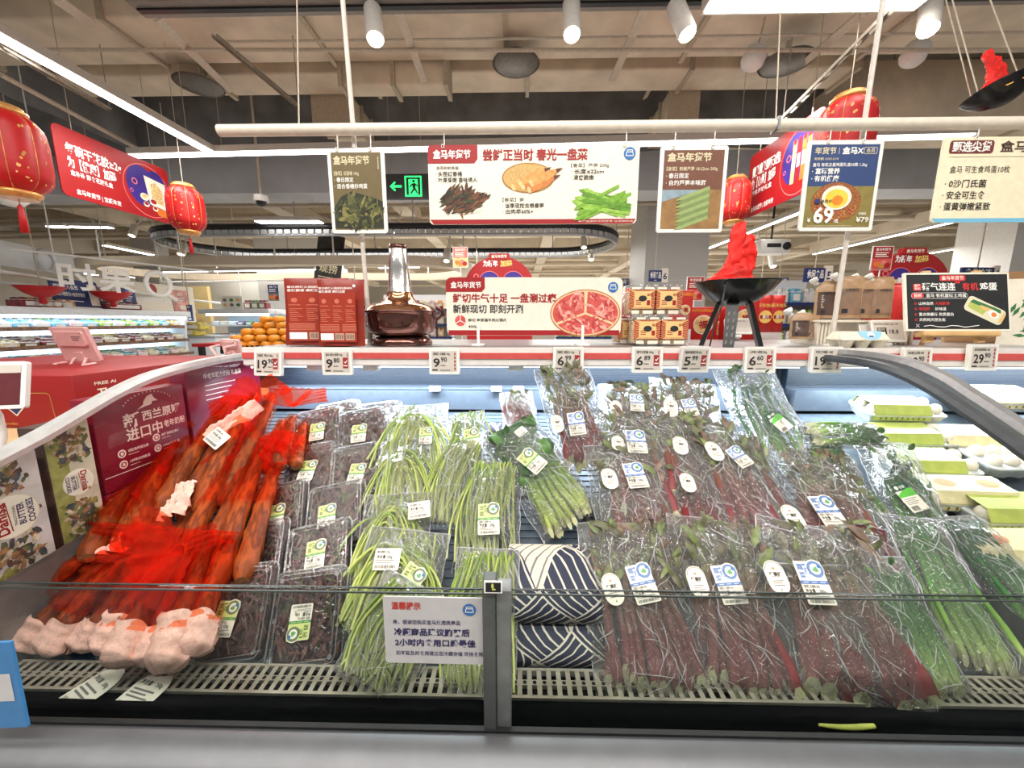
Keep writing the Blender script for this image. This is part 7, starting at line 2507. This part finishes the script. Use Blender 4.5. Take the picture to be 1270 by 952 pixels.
def back_screen(px, py, Y, w, h, z0, lab, yaw):
    p = W(px, py, Y)
    t = thing('price_screen', lab, 'price screen', facing(p.x, Y, p.z, yaw, R(-14)), 'price screens seen from behind')
    m = MB(); m.prism(rrect(w, h, .006), -.014, 0, PNKB); m.prism(rrect(w * .82, h * .42, .01, 4, 0, h * .18), 0, .008, PNKB); m.prism(rrect(w * .26, h * .26, .006, 4, 0, -h * .36), 0, .006, PNKB)
    m.flat(rect(w * .08, h * .24, w * .34, h * .255), INK, .0085); m.flat(rect(w * .08, h * .20, w * .30, h * .212), INK, .0085); m.flat(rect(w * .08, h * .14, w * .26, h * .16), INK, .0085)
    m.flat(ell(w * .38, h * .36, .003, .003, 8), INK, .0085)
    m.build('screen_back', t)
    b_ = p.z - z0
    for s in (-.3, .5):
        m = MB(); m.tube([(s * w * .4, -h * .4, .006), (s * w * .45, -h * .5 - .01, .03), (s * w * .6, -h * .5 - .02, .05), (s * w * 1.0, -b_ + .012, .06), (s * w * 1.05, -b_ + .006, .02)], .006, PNKB, 8); m.build('foot', t)


back_screen(92, 427, 1.62, .215, .15, 1.27, 'pink-backed price screen on the big red carton', R(-12))
back_screen(286, 430, 1.55, .09, .06, 1.355, 'small pink-backed price screen near the end frame', R(-14))
p = W(6, 478, .93)
t = thing('price_screen', 'white-framed price screen cut by the left edge of the picture', 'price screen', facing(p.x - .045, .93, p.z, R(14), R(14)) @ MX.Scale(1.29, 4))
m = MB(); m.prism(rrect(.12, .095, .005), -.01, 0, WHITE); m.flat(rect(-.052, -.04, .052, .04), mat('dark_plum_screen', (96, 40, 46), .4, var=.05), .0006); m.flat(rect(-.052, .024, .052, .04), EINK, .001); m.flat(rect(-.01, -.03, .02, -.005), EINK, .001); m.build('screen', t)
m = MB(); m.tube([(0, -.04, -.006), (0, -.06, -.02), (0, -.10, -.03), (0, -.155, -.02)], .008, WHITE, 8); m.build('foot', t)
# ================================================================== STORE BEYOND THE SHELF
rnd = random.Random(77)
PACKC = {'sky blue': (110, 178, 206), 'orange': (222, 160, 84), 'dark red': (130, 50, 56), 'purple': (112, 84, 120), 'white': (224, 226, 224), 'lime green': (150, 190, 70), 'yellow': (226, 200, 84), 'green': (90, 134, 76), 'pale pink': (214, 176, 176), 'teal': (86, 148, 150), 'brown': (120, 84, 60), 'cream': (226, 206, 170)}
PM = {k: mat('pack_' + k.replace(' ', '_'), c, .4, var=.22, scale=30) for k, c in PACKC.items()}
CHW = mat('chiller_white', (226, 230, 234), .35, var=.03)
CHB = mat('chiller_inner', (220, 232, 242), .4, var=.04)


def pack_mesh(mt, w, d, h, lid):
    m = MB()
    m.box(-w / 2, -d / 2, 0, w / 2, d / 2, h * .75, mt, bev=.012)
    m.prism(rrect(w, d, .02), h * .72, h * .78, lid)
    r = random.Random(int(w * 999))
    for k in range(4):
        m.lathe([(w * .2, h * .74), (w * .17, h * .95), (0, h * 1.02)], mt, 8, T((k % 2 - .5) * w * .46, (k // 2 - .5) * d * .46))
    m.flat(rect(-w * .2, -d * .15, w * .2, d * .15), WHITE, h * 1.03)
    m.add([(-w * .3, -d / 2 - .003, h * .15), (w * .3, -d / 2 - .003, h * .15), (w * .3, -d / 2 - .003, h * .6), (-w * .3, -d / 2 - .003, h * .6)], [(0, 1, 2, 3)], WHITE)
    return m.mesh('fruit_pack')


PKM = {k: pack_mesh(PM[k], .16, .15, .085, PM['white']) for k in PM}


def chiller(name_lab, X, y0, y1, ztop, shelves, depth, rows, where):
    """open wall chiller facing +X, running along Y"""
    t = thing('wall_chiller', name_lab, 'wall chiller', T(X - depth / 2, (y0 + y1) / 2, 0))
    m = MB(); m.box(X - depth, y0, 0, X - depth + .06, y1, ztop, CHB); m.box(X - depth, y0, 0, X, y1, .35, CHW); m.world('cabinet', t)
    m = MB(); m.box(X - depth, y0, ztop - .09, X + .05, y1, ztop, CHW, bev=.01); m.world('canopy', t)
    m = MB(); m.box(X - .05, y0 + .03, ztop - .12, X - .01, y1 - .03, ztop - .092, LED); m.world('canopy_lamp', t)
    for yy in (y0, y1 - .04):
        m = MB(); m.prism([(X - depth, 0), (X + .02, 0), (X + .02, .45), (X - .1, .6), (X - .04, ztop), (X - depth, ztop)], 0, .04, CHW, MX(((1, 0, 0, 0), (0, 0, 1, yy), (0, 1, 0, 0), (0, 0, 0, 1)))); m.world('end_panel', t)
    for si, (z, cols) in enumerate(zip(shelves, rows)):
        m = MB(); m.box(X - depth + .06, y0 + .04, z - .02, X - .06 + .05 * si, y1 - .04, z, CHW); m.box(X - .06 + .05 * si, y0 + .04, z - .035, X - .05 + .05 * si, y1 - .04, z + .01, PM['brown']); sh = m.world('shelf', t)
        m = MB(); m.box(X - depth + .2, y0 + .05, z - .035, X - depth + .30, y1 - .05, z - .021, LED); m.world('shelf_lamp', sh)
        n = int((y1 - y0 - .15) / .175)
        for i in range(n):
            c = cols[(i * 5 + i // 3) % len(cols)]
            o = part('fruit_pack', PKM[c], None, T(X - .15 + .05 * si, y0 + .14 + i * .175, z + .002) @ RZ(R(90) + rnd.uniform(-.1, .1)) @ MX.Rotation(R(12), 4, 'X'))
            tag(o, '%s front pack, %s along the %s shelf of the %s' % (c, ORD[i], ('top', 'second', 'third', 'lowest')[si], where), 'fruit pack', 'packs on the %s' % where)
            if True:
                o2 = part('fruit_pack', PKM[cols[(i * 3 + 1) % len(cols)]], None, T(X - .32 + .05 * si, y0 + .14 + i * .175, z + .002) @ RZ(R(90)) @ T(0, 0, .03))
                tag(o2, '%s rear pack, %s along the %s shelf of the %s' % (cols[(i * 3 + 1) % len(cols)], ORD[i], ('top', 'second', 'third', 'lowest')[si], where), 'fruit pack', 'packs on the %s' % where)


XC = -5.55
chiller('long white open wall chiller full of fruit packs along the left of the hall', XC, 3.4, 6.35, 1.62, (1.385, 1.17, .95, .70), .75,
        (['orange', 'sky blue', 'sky blue', 'white', 'teal', 'purple', 'white', 'pale pink', 'lime green', 'lime green'], ['cream', 'orange', 'dark red', 'purple', 'yellow', 'brown', 'green', 'yellow'], ['cream', 'white', 'pale pink', 'white', 'green', 'teal', 'lime green', 'green'], ['white', 'cream', 'white']), 'left wall chiller')
# goods, signs and red bowls on top of that chiller
def at_top(x, y, Y=None): return Wx(x, y, XC - .2)


for i, x in enumerate((24, 34, 45, 56, 68)):
    p = at_top(x, 372)
    o = part('fruit_pack', PKM['orange' if i else 'dark red'], None, T(XC - .15, p.y, 1.622) @ RZ(R(90)) @ MX.Scale(1.25, 4))
    tag(o, '%s pack on top of the left wall chiller, %s from the left edge' % ('golden' if i else 'dark red', ORD[i]), 'fruit pack', 'packs on top of the left wall chiller')
ya, yb = at_top(56, 370).y, at_top(115, 370).y
t = thing('promotion_sign', 'navy slanted sign with white lettering on top of the left wall chiller', 'sign', frame((XC - .1, (ya + yb) / 2, 1.80), (0, 1, -.03), (-.15, 0, 1)))
w = yb - ya; h = .36
m = MB(); m.prism(rrect(w, h, .02), -.02, 0, NAVY); m.txt('扫码加入会员', -w * .45, h * .22, h * .17, WINK, w=w * .5, bold=.02, z=.002); m.txt('领取10倍积分+会员专享价', -w * .45, -h * .03, h * .15, WINK, w=w * .62, bold=.02, z=.002); m.flat(rect(-w * .45, -h * .27, w * .1, -h * .24), WINK, .002)
m.txt('限时活动', -w * .45, h * .40, h * .07, REDINK, w=w * .2, z=.002)
m.flat(rect(w * .26, -h * .38, w * .46, h * .38), CREAM, .002)
m.build('sign_panel', t)
m = MB(); m.box(-w * .4, -.2, -.06, w * .4, -.17, .04, WHITE); m.build('sign_foot', t)
for x, wd_, lab in ((50, .42, 'red hanging bowl lamp left of the navy sign'), (138, .42, 'red hanging bowl lamp right of the navy sign')):
    p = Wx(x, 355 if x < 100 else 362, XC + .1)
    t = thing('red_bowl_lamp', lab, 'hanging lamp', MX.Translation(p), 'red hanging bowl lamps')
    m = MB(); m.lathe([(0, -.13), (.06, -.12), (.14, -.07), (.21, 0), (.2, .0), (.13, -.05), (0, -.1)], LANT, 24); m.lathe([(0, -.2), (.035, -.19), (.03, -.12)], LANT, 10); m.build('shade', t)
    m = MB(); m.tube([(0, 0, -.05), (0, 0, 2.6)], .006, PIPE, 5); m.build('cord', t)
for i, x in enumerate((124, 133, 142, 151)):
    p = at_top(x, 372)
    o = part('fruit_pack', PKM['dark red'], None, T(XC - .1, p.y, 1.622) @ RZ(R(90)) @ MX.Scale(1.2, 4)); tag(o, 'dark red pack under the right red bowl lamp, %s from the navy sign' % ORD[i], 'fruit pack', 'packs on top of the left wall chiller')
for (xa, xb, tp, bt, c, txt_, lab) in ((117, 128, 356, 378, PM['dark red'], '鲜果', 'dark red slanted poster beside the red packs on the left chiller'), (150, 166, 357, 378, NAVY, '会员', 'navy poster with a pale square at right on the left chiller'), (212, 232, 359, 384, mat('blush_print', (214, 150, 140), .5, var=.25, scale=6), '盒马', 'pale poster with red blossoms at the end of the left chiller')):
    a, b = at_top(xa, bt).y, at_top(xb, bt).y
    z1, z0 = at_top(xa, tp).z, 1.625
    t = thing('chiller_poster', lab, 'poster', frame((XC - .15, (a + b) / 2, (z0 + z1) / 2), (0, 1, 0), (-.1, 0, 1)))
    w, h = abs(b - a), z1 - z0
    m = MB(); m.prism(rect(-w / 2, -h / 2, w / 2, h / 2), -.015, 0, c); m.txt(txt_, 0, h * .3, h * .14, WINK, al='C', z=.002)
    for k in range(3): m.flat(rect(-w * .3, h * (.1 - .1 * k), w * (.25 - .1 * k), h * (.13 - .1 * k)), WINK, .002)
    m.flat(rect(-w * .15, -h * .42, w * .2, -h * .22), CREAM, .002); m.build('poster_face', t)
# pale lit panel with red apples, behind
p = Wx(185, 371, XC - .7)
t = thing('fruit_backdrop', 'pale beige wall panel with red apple prints above the left chiller', 'panel', frame((XC - .74, p.y, 1.86), (0, 1, 0), (0, 0, 1)))
m = MB(); m.prism(rect(-.95, -.24, .95, .24), -.02, 0, CREAM)
for x, y in ((-.30, .0), (.12, .13)): m.flat(ell(x, y, .085, .10, 18), RED, .002); m.flat(rect(x - .006, y + .09, x + .006, y + .13), INK, .003)
m.txt('Welcome 盒区', -.22, -.02, .13, WINK, w=.8, bold=.05, z=.003)
m.build('panel_face', t)
m = MB(); m.box(-.95, -.24 - .35, -.02, .95, -.24, -.01, CREAM); m.build('panel_base', t)
# white hanging letters and ring
pa_, pb__ = Wx(70, 352, -5.0), Wx(205, 352, -5.0)
t = thing('hanging_letters', 'white hanging letter sign with a ring mark over the left chiller', 'letter sign', frame(Wx(74, 357, -5.0), (.35, 1, 0), (0, 0, 1)))
m = MB()
m.txt('时果', 0, .13, .32, WHITE, w=.66, bold=.02)
m.v = [V(v) for v in m.v]
m.build('letters', t)
m = MB(); m.tube([(.9 + .13 * cos(2 * pi * k / 24), .12 + .15 * sin(2 * pi * k / 24), 0) for k in range(25)], .028, WHITE, 8); m.tube([(.98, .0, 0), (1.08, -.08, 0)], .025, WHITE, 6); m.build('ring_mark', t)
m = MB(); m.tube([(-.3, .36, 0), (1.6, .36, 0)], .012, RODW, 6); m.tube([(0, .3, 0), (0, 2.4, 0)], .006, RODW, 5); m.tube([(1.2, .3, 0), (1.2, 2.4, 0)], .006, RODW, 5); m.build('rail', t)
for a, b, lab in (((0, 336, 4.0), (230, 372, 7.5), 'long thin white rail slanting above the left chiller'), ((0, 350, 4.6), (300, 378, 9.0), 'second thin white rail slanting above the left chiller'), ((200, 350, 8.5), (440, 346, 8.5), 'thin white rail in front of the grey wall')):
    m = MB(); m.tube([W(*a), W(*b)], .02, RODW, 8); q = W(*b); m.tube([q, V((q.x, q.y, 4.7))], .01, RODW, 6); q = W(*a); m.tube([q, V((q.x, q.y, 4.7))], .01, RODW, 6)
    tag(m.build('hanging_track'), lab, 'rail')
# grey slab with ring cut-outs, upper left
a, b = W(0, 300, 5.2), W(140, 325, 7.4)
m = MB(); F = frame((a.x - 1.2, a.y - .9, 2.45), (b.x - a.x, b.y - a.y, 0), (0, 0, 1))
m.prism(rect(0, -.02, 4.6, .42), -.06, 0, BEAM, F)
m.tube([F @ V((3.55 + .22 * cos(2 * pi * k / 24), .2 + .19 * sin(2 * pi * k / 24), .02)) for k in range(25)], .04, BEAM, 8)
tag(m.build('fascia_board'), 'grey hanging fascia board with a ring above the left chiller', 'fascia')

# second chiller further back, with its sign and plants
t = thing('wall_chiller', 'white open wall chiller further back, left of the orange fruit pile', 'wall chiller', T(W(292, 400, 8).x, 8.4, 0))
xa, xb = W(255, 400, 8).x, W(338, 400, 8).x
m = MB(); m.box(xa, 8.6, 0, xb, 8.7, 1.62, CHB); m.box(xa, 8.0, 0, xb, 8.7, .35, CHW); m.world('cabinet', t)
m = MB(); m.box(xa - .05, 7.9, 1.62, xb, 8.7, 1.72, CHW, bev=.01); m.world('canopy', t)
m = MB(); m.box(xa + .05, 7.97, 1.585, xb - .05, 8.0, 1.618, LED); m.world('canopy_lamp', t)
for si, z in enumerate((1.38, 1.12, .86)):
    m = MB(); m.box(xa, 8.05 - .05 * si, z - .02, xb, 8.6, z, CHW); m.world('shelf', t)
    for i in range(7):
        c = ['white', 'teal', 'purple', 'cream', 'dark red', 'green', 'white'][(i * 3 + si) % 7]
        o = part('fruit_pack', PKM[c], None, T(xa + .12 + i * .185, 8.16 - .05 * si, z + .002)); tag(o, '%s pack, %s along the %s shelf of the chiller further back' % (c, ORD[i], ('top', 'middle', 'lower')[si]), 'fruit pack', 'packs in the chiller further back')
p = W(290, 381, 8.05)
t = thing('shelf_header', 'white header sign with small pictures on the chiller further back', 'sign', facing(p.x, 8.0, 1.722))
m = MB(); m.prism(rect(-.23, 0, .23, .26), -.02, 0, WHITE)
for k in range(3):
    for j in range(2): m.flat(ell(-.14 + .14 * k, .08 + .1 * j, .045, .035, 12), [MATS['gift_peach'], GREYINK, PM['green']][(k + j) % 3], .002)
m.build('sign_panel', t)
for i, (x, c) in enumerate(((307, 'dark red'), (316, 'green'), (325, 'dark red'))):
    p = W(x, 387, 8.1); o = part('gift_tin', PKM[c], None, T(p.x, 8.2, 1.722) @ MX.Scale(1.1, 4) @ MX.Diagonal((1, 1, 2, 1))); tag(o, '%s gift tin on the chiller further back, %s from the header sign' % (c, ORD[i]), 'gift tin', 'gift tins on the chiller further back')
# yellow partition and its pale neighbour
xa, xb = W(204, 400, 9.8).x, W(262, 400, 9.8).x
m = MB(); m.box(xa, 9.8, 0, xb, 9.9, 2.35, mat('yellow_partition', (216, 190, 130), .6, var=.05)); m.box(xa + .3, 9.77, .9, xb - .2, 9.8, .93, WOOD); m.box(xa + .3, 9.77, 1.5, xb - .2, 9.8, 1.53, WOOD)
tag(m.build('display_partition'), 'yellow display partition with two slats left of the far chiller', 'partition')
xa, xb = W(215, 400, 11).x, W(330, 400, 11).x
m = MB(); m.box(xa, 11, 1.6, xb, 11.1, 2.75, mat('pale_fascia', (226, 224, 216), .6, var=.02)); m.box(xa, 10.95, 2.70, xb, 11, 2.78, BEAM)
tag(m.build('store_fascia'), 'blank pale fascia above the far chiller', 'fascia')
# yellow fruit crates at the end of the left chiller, counter beside
for i, (x, y) in enumerate(((229, 406), (240, 407), (236, 398), (246, 402))):
    p = W(x, y, 7.0); o = part('fruit_pack', PKM['yellow'], None, T(p.x, 7.0, 1.20 + (.11 if i >= 2 else 0)) @ MX.Scale(1.6, 4)); tag(o, 'yellow fruit box %s' % ('at the left of the lower layer on the pale counter', 'at the right of the lower layer on the pale counter', 'on top of the yellow boxes, left', 'on top of the yellow boxes, right')[i], 'fruit box', 'yellow fruit boxes on the pale counter')
t = thing('service_counter', 'pale counter at the end of the left chiller with a dark tool on it', 'counter', T(W(245, 430, 6.9).x, 7.0, 0))
xa, xb = W(215, 430, 6.8).x, W(268, 430, 6.8).x
m = MB(); m.box(xa, 6.8, 0, xb, 7.6, 1.17, CHW, bev=.01); m.world('counter_body', t)
m = MB(); m.box(xa - .03, 6.76, 1.17, xb + .03, 7.63, 1.2, STEEL); m.world('counter_top', t)
# orange persimmon pile on black trays
PERS = mat('persimmon_orange', (236, 146, 34), .35, var=.12, scale=12)
m = MB(); m.lathe([(0, 0), (.03, .002), (.042, .018), (.044, .034), (.03, .05), (.006, .054), (0, .052)], PERS, 12)
for k in range(4):
    q = R(90 * k)
    m.add([(0, 0, .055), (.022 * cos(q - .5), .022 * sin(q - .5), .053), (.03 * cos(q), .03 * sin(q), .052), (.022 * cos(q + .5), .022 * sin(q + .5), .053)], [(0, 1, 2, 3)], PM['green'])
PER = m.mesh('persimmon')
Yp = 2.7
base = W(324, 432, Yp)
t = thing('fruit_stand', 'dark slatted stand under the orange fruit pile', 'stand', T(base.x, Yp + .1, 0))
m = MB(); m.box(base.x - .21, Yp - .12, base.z - .03, base.x + .3, Yp + .35, base.z, BLACK, bev=.005)
for k in range(14): m.box(base.x - .2 + k * .036, Yp - .125, base.z, base.x - .19 + k * .036, Yp - .115, base.z + .03, BLACK)
m.world('tray', t)
m = MB(); m.box(base.x - .18, Yp - .08, 0, base.x + .28, Yp + .3, base.z - .03, MATS['table_panel']); m.world('stand_body', t)
lay = [(0, 0, 5), (0, .09, 5), (0, .18, 5), (1, .02, 5), (1, .11, 5), (2, .06, 4), (2, .15, 4), (3, .10, 3), (4, .12, 2)]
for li, (lv, dy, n_) in enumerate(lay):
    for i in range(n_):
        o = part('persimmon', PER, None, T(base.x - .165 + .088 * i + lv * .05 + rnd.uniform(-.006, .006), Yp - .08 + dy, base.z + .003 + lv * .044) @ RZ(rnd.uniform(0, 6)))
        tag(o, 'orange persimmon, %s in the %s row of layer %s of the fruit pile' % (ORD[i], ('front', 'second', 'rear')[[x[1] for x in lay if x[0] == lv].index(dy)], ('one', 'two', 'three', 'four', 'five')[lv]), 'persimmon', 'persimmons in the orange pile')
# red table left of them
p = W(276, 436, 3.6)
t = thing('red_table', 'low red-topped table in front of the far chiller', 'table', T(p.x, 3.8, 0))
m = MB(); m.box(p.x - .25, 3.55, p.z + .05, p.x + .35, 4.3, p.z + .08, RED); m.world('table_top', t)
for sx in (-.2, .3):
    for sy in (3.6, 4.25):
        m = MB(); m.box(p.x + sx - .02, sy - .02, 0, p.x + sx + .02, sy + .02, p.z + .05, BLACK); m.world('leg', t)
# black slanted banner on the grey column
a = W(408, 325, 8.8)
t = thing('column_poster', 'dark leaning poster on the grey column behind the olive sign', 'poster', facing(a.x, 8.8, a.z, R(10)) @ RZ(R(-10)))
m = MB(); m.prism(rect(-.28, -.6, .28, .6), -.03, 0, mat('poster_charcoal', (52, 50, 48), .4, var=.3, scale=4)); m.txt('活鲜', 0, .1, .2, PALE, al='C', z=.002); m.txt('现捞', 0, -.15, .2, PALE, al='C', z=.002)
for k in range(4): m.flat(rect(-.2, -.35 - .05 * k, .15, -.33 - .05 * k), PALE, .002)
m.build('poster_face', t)
m = MB(); m.tube([(0, .6, -.02), (0, 2.0, -.02)], .006, PIPE, 5); m.build('wire', t)

# ------------------------------------------------------------------ snack shelves and gift boxes at the right, beyond the shelf
def gondola(px0, px1, Y, zs, lab, cols, group, back=None):
    xa, xb = W(px0, 400, Y).x, W(px1, 400, Y).x
    t = thing('store_shelf', lab, 'shelf unit', T((xa + xb) / 2, Y + .2, 0))
    m = MB(); m.box(xa, Y + .4, 0, xb, Y + .45, zs[0] + .35, CHW); m.world('back_panel', t)
    for x in (xa, xb - .03):
        m = MB(); m.box(x, Y, 0, x + .03, Y + .45, zs[0] + .02, CHW); m.world('upright', t)
    for si, z in enumerate(zs):
        m = MB(); m.box(xa, Y, z - .03, xb, Y + .4, z, CHW); m.box(xa, Y - .01, z - .04, xb, Y, z + .005, NAVY); m.world('shelf', t)
        n_ = int((xb - xa - .06) / .19)
        for i in range(n_):
            c = cols[(i + si * 2) % len(cols)]
            o = part('snack_pack', PKM[c], None, T(xa + .12 + i * .19, Y + .12, z + .002) @ MX.Diagonal((1, 1, 2.4, 1))); tag(o, '%s snack pack, %s along the %s shelf of the %s' % (c, ORD[i], ('top', 'second', 'third')[si], group), 'snack pack', 'packs on the ' + group)


gondola(960, 1020, 5.6, (1.72, 1.42, 1.12), 'white and blue store shelf behind the spouted pouches', ['white', 'sky blue', 'white', 'cream', 'lime green'], 'shelf behind the spouted pouches')
gondola(1100, 1250, 7.0, (1.7, 1.35), 'store shelf far behind the chalkboard sign', ['dark red', 'yellow', 'cream'], 'shelf behind the chalkboard')
gondola(470, 560, 9.0, (1.75, 1.4, 1.1), 'long store shelf far behind the hotpot', ['dark red', 'cream', 'pale pink', 'orange'], 'shelf behind the hotpot')
gondola(690, 790, 9.0, (1.7, 1.4, 1.1), 'store shelf far behind the beef sign', ['yellow', 'lime green', 'cream'], 'shelf behind the beef sign')
BIGR = mat('gift_box_red', (196, 34, 30), .4, var=.06)


def red_pack(px, py, w_, h_, Y, lab, kind):
    p = W(px, py, Y); s = Y / 470; w, h = w_ * s, h_ * s
    t = thing('gift_pack', lab, 'gift pack', facing(p.x, Y, p.z, R(-6 + 12 * ((px * 7) % 10) / 10)), 'red new year packs beyond the shelf')
    m = MB()
    if kind == 'bag':
        m.grid(lambda a, b: V(((a - .5) * w * (1 - .06 * sin(pi * b)), b * h, .05 * sin(pi * a) ** .6 * sin(pi * b) ** .5)), 12, 12, BIGR)
        m.grid(lambda a, b: V(((.5 - a) * w * (1 - .06 * sin(pi * b)), b * h, -.04 * sin(pi * a) ** .6 * sin(pi * b) ** .5)), 12, 12, BIGR)
        m.build('bag_body', t)
        m = MB(); m.flat(ell(0, h * .42, w * .28, h * .17, 20), MATS['gold_ink'], .055); m.flat(rect(-w * .24, h * .37, w * .24, h * .46), RED, .057); m.txt('薯片', 0, h * .42, h * .1, WINK, al='C', z=.059)
        m.txt('新年快乐', 0, h * .72, h * .11, MATS['gold_ink'], al='C', w=w * .7, z=.05); m.build('bag_print', t)
    else:
        m.box(-w / 2, 0, -.12, w / 2, h, 0, BIGR, bev=.006); m.build('box_body', t)
        m = MB(); m.flat(ell(0, h * .5, w * .34, w * .34, 22), CREAM, .002); m.flat(ell(0, h * .5, w * .30, w * .30, 22), MATS['gift_peach'], .003); m.txt('福', 0, h * .5, w * .3, REDINK, al='C', bold=.03, z=.005)
        m.flat(rect(-w * .5, h * .86, w * .5, h * .94), MATS['gift_orange'], .002); m.build('box_print', t)
    m = MB(); m.box(-w / 2, -p.z + .01, -.12, w / 2, -.001, -.002, MATS['rail_white']); m.build('plinth', t)


red_pack(870, 424, 34, 42, 2.3, 'red gift box with orange lid band behind the black cable', 'box')
red_pack(892, 424, 26, 34, 2.5, 'small red gift box between the bowl legs, left', 'box')
red_pack(921, 426, 34, 60, 2.2, 'red gift box with a round cream emblem right of the bowl legs', 'box')
red_pack(941, 412, 28, 44, 2.9, 'red snack bag with a yellow oval, left of two', 'bag')
red_pack(957, 412, 26, 44, 3.0, 'red snack bag with a yellow oval, right of two', 'bag')
red_pack(1107, 402, 20, 48, 2.4, 'bright red gift box left of the chalkboard', 'box')
red_pack(1124, 402, 18, 46, 2.3, 'bright red gift box touching the chalkboard edge', 'box')
red_pack(776, 395, 14, 36, 2.6, 'red gift box glimpsed between the beef sign and cookie boxes', 'box')
red_pack(848, 408, 18, 46, 2.2, 'red gift box just right of the cookie boxes', 'box')
